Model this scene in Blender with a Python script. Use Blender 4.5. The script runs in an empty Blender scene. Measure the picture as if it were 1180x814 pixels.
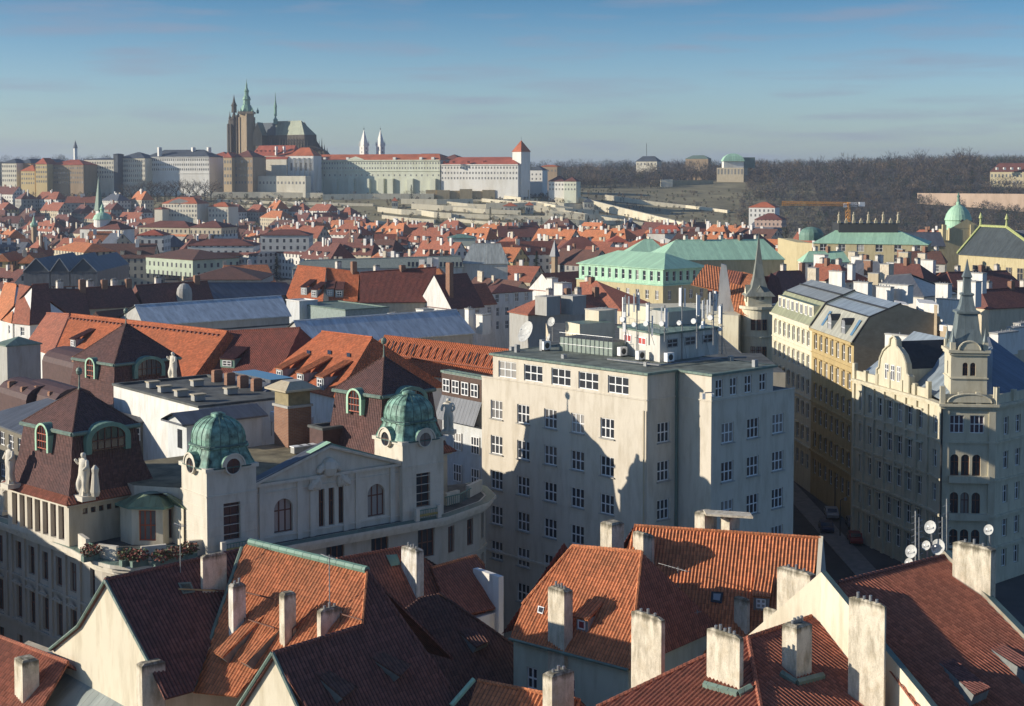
import bpy, math, random
from mathutils import Vector, Matrix
R = math.radians
scene = bpy.context.scene
COL = scene.collection
rng = random.Random(7)

# ---------------------------------------------------------------- camera
F_PX = 1700.0; H = 50.0; PITCH = R(3.0); PY0 = 289.0 - 0.0
cam_d = bpy.data.cameras.new('camera'); cam = bpy.data.objects.new('camera', cam_d); COL.objects.link(cam)
cam.location = (0, 0, H); cam.rotation_euler = (R(90) - PITCH, 0, 0)
cam_d.sensor_width = 36; cam_d.lens = 36 * F_PX / 1180; cam_d.shift_y = -(407 - PY0) / 1180
cam_d.clip_start = 1; cam_d.clip_end = 30000
scene.camera = cam
# ---------------------------------------------------------------- sky, sun, exposure
SUN_EL = R(17.5); SUN_AZ_V = Vector((-0.994, -0.11, 0)).normalized()
sv = Vector((SUN_AZ_V.x * math.cos(SUN_EL), SUN_AZ_V.y * math.cos(SUN_EL), math.sin(SUN_EL)))
w = bpy.data.worlds.new('World'); scene.world = w; w.use_nodes = True
nt = w.node_tree; nt.nodes.clear()
o_ = nt.nodes.new('ShaderNodeOutputWorld'); bg = nt.nodes.new('ShaderNodeBackground')
sky = nt.nodes.new('ShaderNodeTexSky'); sky.sky_type = 'NISHITA'; sky.sun_disc = False
sky.sun_elevation = SUN_EL; sky.sun_rotation = math.atan2(sv.x, sv.y); sky.air_density = 1.0; sky.dust_density = 0.7; sky.ozone_density = 1.5
tc = nt.nodes.new('ShaderNodeTexCoord'); mp = nt.nodes.new('ShaderNodeMapping'); mp.inputs['Scale'].default_value = (6.0, 6.0, 60)
nz = nt.nodes.new('ShaderNodeTexNoise'); nz.inputs['Scale'].default_value = 1.7; nz.inputs['Detail'].default_value = 5; nz.inputs['Roughness'].default_value = 0.5
rp = nt.nodes.new('ShaderNodeValToRGB'); rp.color_ramp.elements[0].position = 0.49; rp.color_ramp.elements[1].position = 0.7
rp.color_ramp.elements[0].color = (0, 0, 0, 1); rp.color_ramp.elements[1].color = (.5, .5, .5, 1)
mx = nt.nodes.new('ShaderNodeMixRGB'); mx.inputs[2].default_value = (1.75, 1.95, 2.6, 1)
nt.links.new(tc.outputs['Generated'], mp.inputs['Vector']); nt.links.new(mp.outputs[0], nz.inputs['Vector'])
nt.links.new(nz.outputs[0], rp.inputs[0]); nt.links.new(rp.outputs[0], mx.inputs[0])
sx_ = nt.nodes.new('ShaderNodeSeparateXYZ'); nt.links.new(tc.outputs['Generated'], sx_.inputs[0])
gr = nt.nodes.new('ShaderNodeValToRGB'); ge = gr.color_ramp.elements; ge.new(.06); ge.new(.12)       # clear winter air: a colder, deeper blue above the horizon
for e_, (p_, c_) in zip(ge, ((0, (.62, .77, 1.08)), (.06, (.46, .64, .93)), (.12, (.19, .40, .64)), (1, (.36, .53, .76)))): e_.position = p_; e_.color = (*c_, 1)
nt.links.new(sx_.outputs[2], gr.inputs[0]); tn_ = nt.nodes.new('ShaderNodeMixRGB'); tn_.blend_type = 'MULTIPLY'; tn_.inputs[0].default_value = 1; nt.links.new(sky.outputs[0], tn_.inputs[1]); nt.links.new(gr.outputs[0], tn_.inputs[2])
nt.links.new(tn_.outputs[0], mx.inputs[1]); nt.links.new(mx.outputs[0], bg.inputs[0])
bg.inputs[1].default_value = 0.13
nt.links.new(bg.outputs[0], o_.inputs[0])
sd = bpy.data.lights.new('sun', 'SUN'); sd.energy = 4.6; sd.angle = R(0.5); sd.color = (1, .9, .75)
sun = bpy.data.objects.new('sun', sd); COL.objects.link(sun); sun.rotation_euler = sv.to_track_quat('Z', 'Y').to_euler()
sun.location = (0, 0, 300)
scene.view_settings.view_transform = 'Standard'; scene.view_settings.look = 'None'
scene.view_settings.exposure = 0.4; scene.view_settings.gamma = 1

# ---------------------------------------------------------------- picture ray -> point on a known surface
cP, sP = math.cos(PITCH), math.sin(PITCH)
def ray(px, py):
    u = (px - 590) / F_PX; v = (PY0 - py) / F_PX
    return Vector((u, cP + v * sP, -sP + v * cP))
def at(px, py, z):
    r = ray(px, py); t = (z - H) / r.z
    return Vector((r.x * t, r.y * t, z))
def atd(px, py, d):
    r = ray(px, py); t = d / r.y
    return Vector((r.x * t, d, H + r.z * t))
def onp(px, py, plane):
    p, n = plane; r = ray(px, py); t = (p - Vector((0, 0, H))).dot(n) / r.dot(n)
    return Vector((0, 0, H)) + r * t
def proj(p):
    q = Vector(p) - Vector((0, 0, H)); y = q.y * cP - q.z * sP; z = q.y * sP + q.z * cP
    return (590 + q.x / y * F_PX, PY0 - z / y * F_PX)
def plane3(a, b, c):
    n = (b - a).cross(c - a).normalized()
    return (a, n if n.z > 0 else -n)
def slope_plane(a, b, deg, toward):      # contains the horizontal-ish line a-b and drops at deg towards the 2-D side 'toward'
    d = (b - a).normalized(); s = Vector((d.y, -d.x, 0)).normalized()
    if s.dot(Vector((toward[0], toward[1], 0))) < 0: s = -s
    down = s * math.cos(R(deg)) - Vector((0, 0, 1)) * math.sin(R(deg))
    n = d.cross(down).normalized()
    return (a, n if n.z > 0 else -n)
def V(*a): return Vector(a)
# the old town's street grid runs diagonally to the view
E1 = V(.775, .632, 0).normalized(); E2 = V(-.632, .775, 0).normalized()
NL = -E1; NR = -E2
# ---------------------------------------------------------------- materials
MATS = {}
def _base(name, rough=.8, metal=0.0, spec=.3):
    m = bpy.data.materials.new(name); m.use_nodes = True; nt = m.node_tree
    b = nt.nodes['Principled BSDF']; b.inputs['Roughness'].default_value = rough; b.inputs['Metallic'].default_value = metal
    b.inputs['Specular IOR Level'].default_value = spec
    return m, nt, b
def N(nt, t, **kw):
    n = nt.nodes.new(t)
    for k, v in kw.items():
        if hasattr(n, k): setattr(n, k, v)
        else: n.inputs[k.replace('_', ' ')].default_value = v
    return n
def noise(nt, vec, scale, detail=4, rough=.55):
    n = nt.nodes.new('ShaderNodeTexNoise'); n.inputs['Scale'].default_value = scale; n.inputs['Detail'].default_value = detail
    n.inputs['Roughness'].default_value = rough
    if vec is not None: nt.links.new(vec, n.inputs['Vector'])
    return n.outputs[0]
def math_(nt, op, a, b=None):
    n = nt.nodes.new('ShaderNodeMath'); n.operation = op
    for i, x in enumerate((a, b)):
        if x is None: continue
        if isinstance(x, (int, float)): n.inputs[i].default_value = x
        else: nt.links.new(x, n.inputs[i])
    return n.outputs[0]
def mixc(nt, fac, a, b, blend='MIX'):
    n = nt.nodes.new('ShaderNodeMixRGB'); n.blend_type = blend
    for i, x in ((0, fac), (1, a), (2, b)):
        if isinstance(x, (int, float)): n.inputs[i].default_value = x
        elif isinstance(x, (tuple, list)): n.inputs[i].default_value = (*x[:3], 1)
        else: nt.links.new(x, n.inputs[i])
    return n.outputs[0]
def ramp(nt, fac, stops):
    n = nt.nodes.new('ShaderNodeValToRGB'); e = n.color_ramp.elements
    while len(e) < len(stops): e.new(.5)
    for i, (p, c) in enumerate(stops):
        e[i].position = p; e[i].color = (c, c, c, 1) if isinstance(c, (int, float)) else (*c, 1)
    nt.links.new(fac, n.inputs[0]); return n.outputs[0]
def bump(nt, b, h, strength=.5, dist=.05):
    n = nt.nodes.new('ShaderNodeBump'); n.inputs['Strength'].default_value = strength; n.inputs['Distance'].default_value = dist
    nt.links.new(h, n.inputs['Height']); nt.links.new(n.outputs[0], b.inputs['Normal'])
def uvsep(nt):
    u = nt.nodes.new('ShaderNodeUVMap'); s = nt.nodes.new('ShaderNodeSeparateXYZ'); nt.links.new(u.outputs[0], s.inputs[0])
    return u.outputs[0], s.outputs[0], s.outputs[1]
def scaled(c, k): return tuple(min(1, x * k) for x in c)
def tile(name, col, wave=False, row=.34, pitch=.24, var=.28, moss=.18, gut=0.0):
    if name in MATS: return MATS[name]
    m, nt, b = _base(name, .82)
    uv, u, v = uvsep(nt)
    cu = math_(nt, 'FLOOR', math_(nt, 'DIVIDE', u, pitch)); cv = math_(nt, 'FLOOR', math_(nt, 'DIVIDE', v, row))
    cb = nt.nodes.new('ShaderNodeCombineXYZ'); nt.links.new(cu, cb.inputs[0]); nt.links.new(cv, cb.inputs[1])
    wn = nt.nodes.new('ShaderNodeTexWhiteNoise'); nt.links.new(cb.outputs[0], wn.inputs[0])
    big = noise(nt, uv, .35, 5, .6); fine = noise(nt, uv, 3.0, 3)
    c = mixc(nt, wn.outputs[0], scaled(col, 1 - var), scaled(col, 1 + var))
    c = mixc(nt, ramp(nt, big, [(.35, 0.0), (.75, .6)]), c, scaled((col[0] * .55, col[1] * .75, col[2] * .9), 1))
    c = mixc(nt, math_(nt, 'MULTIPLY', ramp(nt, fine, [(.55, 0.0), (.75, 1.0)]), moss), c, (.09, .085, .06))
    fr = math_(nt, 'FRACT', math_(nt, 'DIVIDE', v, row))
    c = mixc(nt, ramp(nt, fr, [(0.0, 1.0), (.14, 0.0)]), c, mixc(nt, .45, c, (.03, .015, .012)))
    nt.links.new(c, b.inputs['Base Color'])
    h = math_(nt, 'MULTIPLY', fr, -.6)
    if gut:      # hollows between the tile rolls: their shade painted in, with dirt and moss
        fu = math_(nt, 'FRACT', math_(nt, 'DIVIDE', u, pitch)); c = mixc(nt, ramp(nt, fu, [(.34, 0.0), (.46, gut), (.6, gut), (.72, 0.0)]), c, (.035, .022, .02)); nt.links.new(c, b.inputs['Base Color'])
    if wave:
        s = math_(nt, 'SINE', math_(nt, 'MULTIPLY', u, 2 * math.pi / pitch)); h = math_(nt, 'ADD', h, math_(nt, 'MULTIPLY', s, .9))
    h = math_(nt, 'ADD', h, math_(nt, 'MULTIPLY', wn.outputs[0], .35))
    bump(nt, b, h, .8, .05)
    MATS[name] = m; return m
def plaster(name, col, stain=.35, rough=.9, scale=1.0):
    if name in MATS: return MATS[name]
    m, nt, b = _base(name, rough, spec=.2)
    t = nt.nodes.new('ShaderNodeTexCoord'); p = t.outputs['Object']
    mpn = nt.nodes.new('ShaderNodeMapping'); mpn.inputs['Scale'].default_value = (1, 1, .22); nt.links.new(p, mpn.inputs[0])
    st = noise(nt, mpn.outputs[0], 1.3 * scale, 6, .65); big = noise(nt, p, .25 * scale, 4); fi = noise(nt, p, 9, 4)
    c = mixc(nt, ramp(nt, st, [(.45, 0.0), (.8, 1.0)]), col, scaled((col[0] * .72, col[1] * .68, col[2] * .6), 1 - stain * .3))
    c = mixc(nt, ramp(nt, big, [(.3, 0.0), (.7, .35)]), c, scaled(col, .8))
    c = mixc(nt, math_(nt, 'MULTIPLY', fi, .15), c, scaled(col, .6))
    nt.links.new(c, b.inputs['Base Color']); bump(nt, b, fi, .25, .02)
    MATS[name] = m; return m
def chimney_mat(name, col):
    if name in MATS: return MATS[name]
    m, nt, b = _base(name, .95, spec=.1)
    t = nt.nodes.new('ShaderNodeTexCoord'); p = t.outputs['Object']
    mpn = nt.nodes.new('ShaderNodeMapping'); mpn.inputs['Scale'].default_value = (1, 1, .3); nt.links.new(p, mpn.inputs[0])
    a = noise(nt, mpn.outputs[0], 2.2, 7, .7); bb = noise(nt, p, 1.1, 5, .6); fi = noise(nt, p, 14, 5, .7)
    c = mixc(nt, ramp(nt, a, [(.42, 0.0), (.68, .8)]), col, (.3, .26, .19))
    c = mixc(nt, ramp(nt, bb, [(.5, 0.0), (.72, .5)]), c, (.42, .33, .2))
    uv, u, v = uvsep(nt)                                   # soot and lichen under the rim (v = metres below the top)
    rim = math_(nt, 'ADD', math_(nt, 'DIVIDE', v, -1.0), math_(nt, 'MULTIPLY', a, .9))
    c = mixc(nt, ramp(nt, rim, [(.12, 0.0), (.42, .85)]), c, (.085, .078, .055))
    c = mixc(nt, ramp(nt, fi, [(.5, 0.0), (.8, .5)]), c, (.12, .1, .08))
    nt.links.new(c, b.inputs['Base Color']); bump(nt, b, fi, .6, .03)
    MATS[name] = m; return m
def metal(name, col, seam=.55, rough=.5, met=.15, patina=None):
    if name in MATS: return MATS[name]
    m, nt, b = _base(name, rough, met, .45)
    uv, u, v = uvsep(nt)
    f = math_(nt, 'FRACT', math_(nt, 'DIVIDE', u, seam)); s = ramp(nt, f, [(0.0, 1.0), (.06, 1.0), (.09, 0.0)])
    f2 = math_(nt, 'FLOOR', math_(nt, 'DIVIDE', u, seam)); cb = nt.nodes.new('ShaderNodeCombineXYZ'); nt.links.new(f2, cb.inputs[0])
    wn = nt.nodes.new('ShaderNodeTexWhiteNoise'); nt.links.new(cb.outputs[0], wn.inputs[0])
    mpn = nt.nodes.new('ShaderNodeMapping'); mpn.inputs['Scale'].default_value = (1, .25, 1); nt.links.new(uv, mpn.inputs[0])
    big = noise(nt, mpn.outputs[0], 1.2, 6, .65)
    c = mixc(nt, wn.outputs[0], scaled(col, .88), scaled(col, 1.1))
    dirt = patina or scaled(col, .45)
    c = mixc(nt, ramp(nt, big, [(.42, 0.0), (.72, .75)]), c, dirt)
    nt.links.new(c, b.inputs['Base Color']); bump(nt, b, s, .9, .05)
    MATS[name] = m; return m
def plain(name, col, rough=.7, met=0.0, var=.25, scale=2.0, spec=.3):
    if name in MATS: return MATS[name]
    m, nt, b = _base(name, rough, met, spec)
    t = nt.nodes.new('ShaderNodeTexCoord'); n = noise(nt, t.outputs['Object'], scale, 5, .6)
    c = mixc(nt, ramp(nt, n, [(.35, 0.0), (.7, 1.0)]), scaled(col, 1 + var * .4), scaled(col, 1 - var))
    nt.links.new(c, b.inputs['Base Color']); bump(nt, b, n, .3, .03)
    MATS[name] = m; return m
def brick(name, c1, c2, mortar, scale=1.0, bw=.5, bh=.16):
    if name in MATS: return MATS[name]
    m, nt, b = _base(name, .9, spec=.2)
    uv, u, v = uvsep(nt); t = nt.nodes.new('ShaderNodeTexBrick'); nt.links.new(uv, t.inputs[0])
    t.inputs['Color1'].default_value = (*c1, 1); t.inputs['Color2'].default_value = (*c2, 1); t.inputs['Mortar'].default_value = (*mortar, 1)
    t.inputs['Scale'].default_value = scale; t.inputs['Brick Width'].default_value = bw; t.inputs['Row Height'].default_value = bh; t.inputs['Mortar Size'].default_value = .012
    n = noise(nt, uv, .8, 6, .65)
    c = mixc(nt, ramp(nt, n, [(.4, 0.0), (.75, .6)]), t.outputs[0], scaled(c1, .6))
    nt.links.new(c, b.inputs['Base Color']); bump(nt, b, t.outputs[1], -.3, .02)
    MATS[name] = m; return m
def glass(name, col, rough=.08):
    if name in MATS: return MATS[name]
    m, nt, b = _base(name, rough, 0, .6)
    oi = nt.nodes.new('ShaderNodeObjectInfo')
    c = mixc(nt, ramp(nt, oi.outputs['Random'], [(.0, 0.0), (.6, .06), (.85, .25), (1.0, 1.0)]), col, (.38, .36, .33))
    nt.links.new(c, b.inputs['Base Color'])
    MATS[name] = m; return m
# wall of a far house: rows of small dark windows are the wall's own surface pattern at that size
def farwall(name, col, wx=2.6, wz=3.1, dark=(.09, .09, .1), ww=.36, wh=.5):
    if name in MATS: return MATS[name]
    m, nt, b = _base(name, .9, spec=.1)
    uv, u, v = uvsep(nt)
    fu = math_(nt, 'FRACT', math_(nt, 'DIVIDE', u, wx)); fv = math_(nt, 'FRACT', math_(nt, 'DIVIDE', v, wz))
    a = math_(nt, 'LESS_THAN', math_(nt, 'ABSOLUTE', math_(nt, 'SUBTRACT', fu, .5)), ww / 2)
    c_ = math_(nt, 'LESS_THAN', math_(nt, 'ABSOLUTE', math_(nt, 'SUBTRACT', fv, .55)), wh / 2)
    t = nt.nodes.new('ShaderNodeTexCoord'); n = noise(nt, t.outputs['Object'], .3, 5, .6)
    base = mixc(nt, ramp(nt, n, [(.35, 0.0), (.7, 1.0)]), col, scaled(col, .78))
    c = mixc(nt, math_(nt, 'MULTIPLY', a, c_), base, dark)
    nt.links.new(c, b.inputs['Base Color'])
    MATS[name] = m; return m

GL = glass('window_glass', (.025, .03, .04)); GL2 = glass('window_glass_purple', (.035, .025, .055))
WHITE = plain('white_paint', (.78, .78, .77), .5, var=.08); BROWNW = plain('brown_wood', (.14, .06, .04), .6)
DARKM = plain('dark_metal', (.05, .052, .055), .5, .3); GREYM = plain('grey_metal', (.3, .31, .32), .45, .5)
COPPER = metal('green_copper', (.15, .27, .21), .75, .6, .0, (.1, .17, .14))
COPPER_L = metal('pale_green_copper', (.38, .6, .42), 1.2, .6, .0, (.25, .43, .31))
LEADG = plain('lead_grey', (.2, .21, .2), .6)
COPDULL = metal('dull_copper', (.15, .22, .18), .7, .6, .0, (.1, .11, .09))
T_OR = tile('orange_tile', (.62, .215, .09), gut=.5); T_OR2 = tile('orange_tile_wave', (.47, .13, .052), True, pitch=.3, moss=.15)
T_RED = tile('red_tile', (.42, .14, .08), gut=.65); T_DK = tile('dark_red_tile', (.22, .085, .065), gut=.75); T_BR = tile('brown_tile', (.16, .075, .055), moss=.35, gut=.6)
T_MAN = tile('mansard_tile', (.125, .06, .052), True, .25, .25)
T_DKW = tile('dark_red_tile_wave', (.2, .06, .042), True, pitch=.3)
SLATE = metal('slate_sheet', (.12, .13, .15), .6, .5, .1); BLUEM = metal('blue_grey_sheet', (.52, .57, .6), 1.0, .45, .0)
GREYSH = metal('grey_sheet', (.3, .33, .34), .7, .5, .2); FLATR = plain('flat_roof_felt', (.11, .115, .11), .9, var=.5, scale=.6)
CREAM = plaster('cream_plaster', (.66, .57, .42)); CREAM2 = plaster('pale_cream_plaster', (.7, .63, .49)); OFFW = plaster('offwhite_plaster', (.7, .66, .58))
BEIGE = plaster('beige_render', (.66, .6, .5), .3); OCHRE = plaster('ochre_plaster', (.47, .36, .18)); GREYP = plaster('grey_plaster', (.42, .41, .38))
STONE = plaster('sandstone', (.5, .43, .31)); WHITEP = plaster('white_plaster', (.76, .74, .7)); YELP = plaster('yellow_plaster', (.62, .5, .25)); PINKP = plaster('pink_plaster', (.58, .4, .33))
CHIM = chimney_mat('old_render', (.68, .61, .49)); CHIMW = chimney_mat('white_render', (.72, .68, .62))
BRK = brick('brown_brick', (.3, .15, .09), (.24, .12, .08), (.3, .27, .22)); BRKT = brick('tan_brick', (.42, .33, .22), (.36, .28, .18), (.45, .4, .32), 1, .4, .14)
# ---------------------------------------------------------------- mesh building
class M:
    def __init__(s): s.v = []; s.f = []; s.m = []; s.uv = []; s.mats = []; s.sm = []
    def mi(s, mat):
        if mat not in s.mats: s.mats.append(mat)
        return s.mats.index(mat)
    def poly(s, pts, mat, uv=None, smooth=False):
        pts = [Vector(p) for p in pts]; i = len(s.v); s.v += pts; s.f.append(list(range(i, i + len(pts)))); s.m.append(s.mi(mat)); s.sm.append(smooth)
        if uv is None:
            n = Vector((0, 0, 0))
            for k in range(len(pts)): n += (pts[k] - pts[0]).cross(pts[(k + 1) % len(pts)] - pts[0])
            n = n.normalized() if n.length > 1e-9 else Vector((0, 0, 1))
            if abs(n.z) > .995: a, b = V(1, 0, 0), V(0, 1, 0)
            else: a = V(-n.y, n.x, 0).normalized(); b = n.cross(a) * (1 if n.z >= -1e-6 else 1)
            if b.z < 0: b = -b
            uv = [(p.dot(a), p.dot(b)) for p in pts]
        s.uv += uv
    def box(s, c, dx, dy, h, mat, ax=None, top=None, bottom=True):   # c: centre of the base, ax: 2-D axis of dx
        a = (ax or V(1, 0, 0)).normalized(); b = V(-a.y, a.x, 0); c = Vector(c)
        k = [c + a * (sx * dx / 2) + b * (sy * dy / 2) for sx, sy in ((-1, -1), (1, -1), (1, 1), (-1, 1))]
        s.prism(k, c.z, c.z + h, mat, top, bottom)
    def prism(s, pts, z0, z1, mat, top=None, bottom=False):
        lo = [V(p.x, p.y, z0) for p in pts]; hi = [V(p.x, p.y, z1) for p in pts]; n = len(pts)
        ar = sum(pts[i].x * pts[(i + 1) % n].y - pts[(i + 1) % n].x * pts[i].y for i in range(n))
        if ar < 0: lo.reverse(); hi.reverse()
        for i in range(n): j = (i + 1) % n; s.poly([lo[i], lo[j], hi[j], hi[i]], mat)
        s.poly(hi, top or mat)
        if bottom: s.poly(lo[::-1], mat)
    def frustum(s, p0, p1, mat, cap=None, smooth=False, base=False):            # two rings of points
        n = len(p0)
        for i in range(n):
            j = (i + 1) % n
            if (p1[i] - p1[j]).length < 1e-5: s.poly([p0[i], p0[j], p1[i]], mat, None, smooth)
            else: s.poly([p0[i], p0[j], p1[j], p1[i]], mat, None, smooth)
        if cap: s.poly(p1, cap)
        if base: s.poly(p0[::-1], mat)
    def lathe(s, c, prof, mat, n=12, rot=0, smooth=True, sq=None):  # prof: (radius, z)
        c = Vector(c); rings = []
        for r, z in prof:
            rings.append([c + V(r * math.cos(rot + 2 * math.pi * k / n), r * math.sin(rot + 2 * math.pi * k / n), z) for k in range(n)])
        for i in range(len(rings) - 1): s.frustum(rings[i], rings[i + 1], mat, None, smooth)
        if prof[-1][0] > 1e-4: s.poly(rings[-1], mat)
        if prof[0][0] > 1e-4: s.poly(rings[0][::-1], mat)
    def tube(s, a, b, r, mat, n=6, r2=None):
        a = Vector(a); b = Vector(b); d = (b - a)
        if d.length < 1e-6: return
        d.normalize(); u = d.orthogonal().normalized(); w_ = d.cross(u); r2 = r if r2 is None else r2
        p0 = [a + (u * math.cos(2 * math.pi * k / n) + w_ * math.sin(2 * math.pi * k / n)) * r for k in range(n)]
        p1 = [b + (u * math.cos(2 * math.pi * k / n) + w_ * math.sin(2 * math.pi * k / n)) * r2 for k in range(n)]
        s.frustum(p0, p1, mat, mat, n > 4); s.poly(p0[::-1], mat)
    def corr(s, pts, mat, pitch=.24, amp=.055, sub=6, thick=.0):    # ridged roof tiles as real relief
        pts = [Vector(p) for p in pts]; n = Vector((0, 0, 0))
        for k in range(1, len(pts) - 1): n += (pts[k] - pts[0]).cross(pts[k + 1] - pts[0])
        n.normalize()
        if n.z < 0: n = -n; pts.reverse()
        a = V(-n.y, n.x, 0).normalized(); b = n.cross(a)
        if b.z < 0: b = -b
        q = [(p.dot(a), p.dot(b)) for p in pts]; d0 = pts[0].dot(n)
        u0 = min(x[0] for x in q); u1 = max(x[0] for x in q); st = pitch / sub
        def clip(poly, u, keep):
            out = []
            for i in range(len(poly)):
                p, r = poly[i], poly[(i + 1) % len(poly)]; ip = (p[0] - u) * keep >= 0; ir = (r[0] - u) * keep >= 0
                if ip: out.append(p)
                if ip != ir: t = (u - p[0]) / (r[0] - p[0]); out.append((u, p[1] + t * (r[1] - p[1])))
            return out
        k0 = int(math.floor(u0 / st)); k1 = int(math.ceil(u1 / st))
        hh = lambda k: amp * (.5 + .5 * math.cos(2 * math.pi * (k % sub) / sub)) ** 1.3
        for k in range(k0, k1):
            pl = clip(clip(q, k * st, 1), (k + 1) * st, -1)
            if len(pl) < 3: continue
            out = []
            for (uu, vv) in pl:
                t = (uu - k * st) / st; h = hh(k) * (1 - t) + hh(k + 1) * t
                out.append(a * uu + b * vv + n * (d0 + h))
            s.poly(out, mat, [(x[0] * .24 / pitch, x[1]) for x in pl])
        # underside, so the roof has a thickness
        s.poly([p - n * .12 for p in pts][::-1], mat)
        for i in range(len(pts)):
            j = (i + 1) % len(pts); s.poly([pts[i] - n * .12, pts[j] - n * .12, pts[j], pts[i]], mat)
    def ledge(s, path, z, h, pr, mat, closed=False, back=0.0):            # moulding along a wall path; outside is on the right of the path
        path = [Vector(p) for p in path]; n = len(path); outs = []
        for i in range(n):
            ds = []
            if i > 0 or closed: d = path[i] - path[i - 1]; ds.append(V(d.y, -d.x, 0).normalized())
            if i < n - 1 or closed: d = path[(i + 1) % n] - path[i]; ds.append(V(d.y, -d.x, 0).normalized())
            m_ = sum(ds, Vector((0, 0, 0))); m_.normalize(); k = 1 / max(.4, m_.dot(ds[0])); outs.append(m_ * k)
        rng_ = range(n) if closed else range(n - 1)
        P = lambda i, o, zz: V(path[i].x + outs[i].x * o, path[i].y + outs[i].y * o, zz)
        for i in rng_:
            j = (i + 1) % n; b0 = -.05 - back
            s.poly([P(i, b0, z), P(j, b0, z), P(j, pr, z), P(i, pr, z)][::-1], mat)
            s.poly([P(i, pr, z), P(j, pr, z), P(j, pr, z + h), P(i, pr, z + h)], mat)
            s.poly([P(i, pr, z + h), P(j, pr, z + h), P(j, b0, z + h + .02), P(i, b0, z + h + .02)], mat)
            if back: s.poly([P(i, b0, z), P(i, b0, z + h + .02), P(j, b0, z + h + .02), P(j, b0, z)], mat)
        if not closed:
            for i in (0, n - 1): s.poly([P(i, -.05 - back, z), P(i, pr, z), P(i, pr, z + h), P(i, -.05 - back, z + h)], mat)
    def mesh(s, name, off):
        me = bpy.data.meshes.new(name); me.from_pydata([v - off for v in s.v], [], s.f)
        for m in s.mats: me.materials.append(m)
        me.polygons.foreach_set('material_index', s.m); me.polygons.foreach_set('use_smooth', s.sm)
        ul = me.uv_layers.new(name='UVMap'); ul.data.foreach_set('uv', [c for p in s.uv for c in p])
        me.update(); return me
class Thing:
    def __init__(s, name, label, cat, loc=(0, 0, 0), group=None, kind=None):
        s.o = bpy.data.objects.new(name, None); COL.objects.link(s.o); s.loc = Vector(loc); s.o.location = s.loc; s.o.empty_display_size = .5
        s.o['label'] = label; s.o['category'] = cat
        if group: s.o['group'] = group
    def part(s, name, m, parent=None, label=None):
        if not m.f: return None
        ob = bpy.data.objects.new(name, m.mesh(name, s.loc)); COL.objects.link(ob); ob.parent = parent or s.o
        if label: ob['label'] = label
        return ob
    def inst(s, name, me, loc, rz=0, parent=None, scale=None):
        ob = bpy.data.objects.new(name, me); COL.objects.link(ob); ob.parent = parent or s.o
        ob.location = Vector(loc) - s.loc if parent is None else loc
        ob.rotation_euler = (0, 0, rz)
        if scale: ob.scale = scale
        return ob
def single(name, m, label, cat, group=None, loc=None, kind=None):
    off = Vector(loc) if loc is not None else Vector((0, 0, 0))
    ob = bpy.data.objects.new(name, m.mesh(name, off)); COL.objects.link(ob); ob.location = off
    if kind: ob['kind'] = kind
    if label: ob['label'] = label
    if cat: ob['category'] = cat
    if group: ob['group'] = group
    return ob
def struct(name, m): return single(name, m, None, None, kind='structure')
def copy_thing(src, loc, label, group=None, rz=0, sc=1):
    r = src.copy(); COL.objects.link(r); r.location = loc; r.rotation_euler = (0, 0, rz); r.scale = (sc, sc, sc); r['label'] = label
    if group: r['group'] = group
    for ch in list(src.children):
        c = ch.copy(); COL.objects.link(c); c.parent = r
        for g in list(ch.children):
            d = g.copy(); COL.objects.link(d); d.parent = c
    return r
# ---------------------------------------------------------------- windows
WC = {}
def win_mesh(w, h, style, fmat, gmat, wall=None, rev=.16):
    key = (round(w, 2), round(h, 2), style, fmat.name, gmat.name, wall.name if wall else '', rev)
    if key in WC: return WC[key]
    f = M(); g = M(); t = .1 if w > .8 else .07; y = rev - .06; bx = lambda x0, x1, z0, z1, yy=y, d=.07, m=fmat: f_box(f, x0, x1, yy, yy + d, z0, z1, m)
    x0, x1, z0, z1 = -w / 2, w / 2, -h / 2, h / 2
    bx(x0, x1, z0, z0 + t); bx(x0, x1, z1 - t, z1); bx(x0, x0 + t, z0 + t, z1 - t); bx(x1 - t, x1, z0 + t, z1 - t)
    cols, rows = {'g32': (3, 2), 'g22': (2, 2), 'g21': (2, 1), 'g23': (2, 3), 'g12': (1, 2), 'cross': (2, 2), 'arch': (2, 2), 'arch3': (3, 2), 'g33': (3, 3), 'g11': (1, 1)}[style]
    for c in range(1, cols): xx = x0 + w * c / cols; bx(xx - .06, xx + .06, z0 + t, z1 - t, y + .003, .064)
    hz = [z0 + h * .64] if rows == 2 and style in ('cross', 'arch', 'arch3') else [z0 + h * r / rows for r in range(1, rows)]
    for zz in hz: bx(x0 + t, x1 - t, zz - .055, zz + .055, y + .006, .058)
    g.poly([V(x0, y + .05, z0), V(x1, y + .05, z0), V(x1, y + .05, z1), V(x0, y + .05, z1)], gmat)
    if style.startswith('arch') and wall:
        r = w / 2; n = 7
        for sgn in (-1, 1):
            pts = [V(sgn * r, .004, z1 - r)]
            arc = [V(sgn * r * math.cos(a), .004, z1 - r + r * math.sin(a)) for a in [math.pi / 2 * k / n for k in range(n + 1)]]
            for k in range(n):
                q = [V(sgn * r, .004, z1), arc[k], arc[k + 1]]
                f.poly(q if sgn > 0 else q[::-1], wall)
                q = [arc[k], arc[k + 1], arc[k + 1] + V(0, rev, 0), arc[k] + V(0, rev, 0)]; f.poly(q if sgn < 0 else q[::-1], wall)
    WC[key] = (f.mesh('window', Vector((0, 0, 0))), g.mesh('pane', Vector((0, 0, 0)))); return WC[key]
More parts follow.
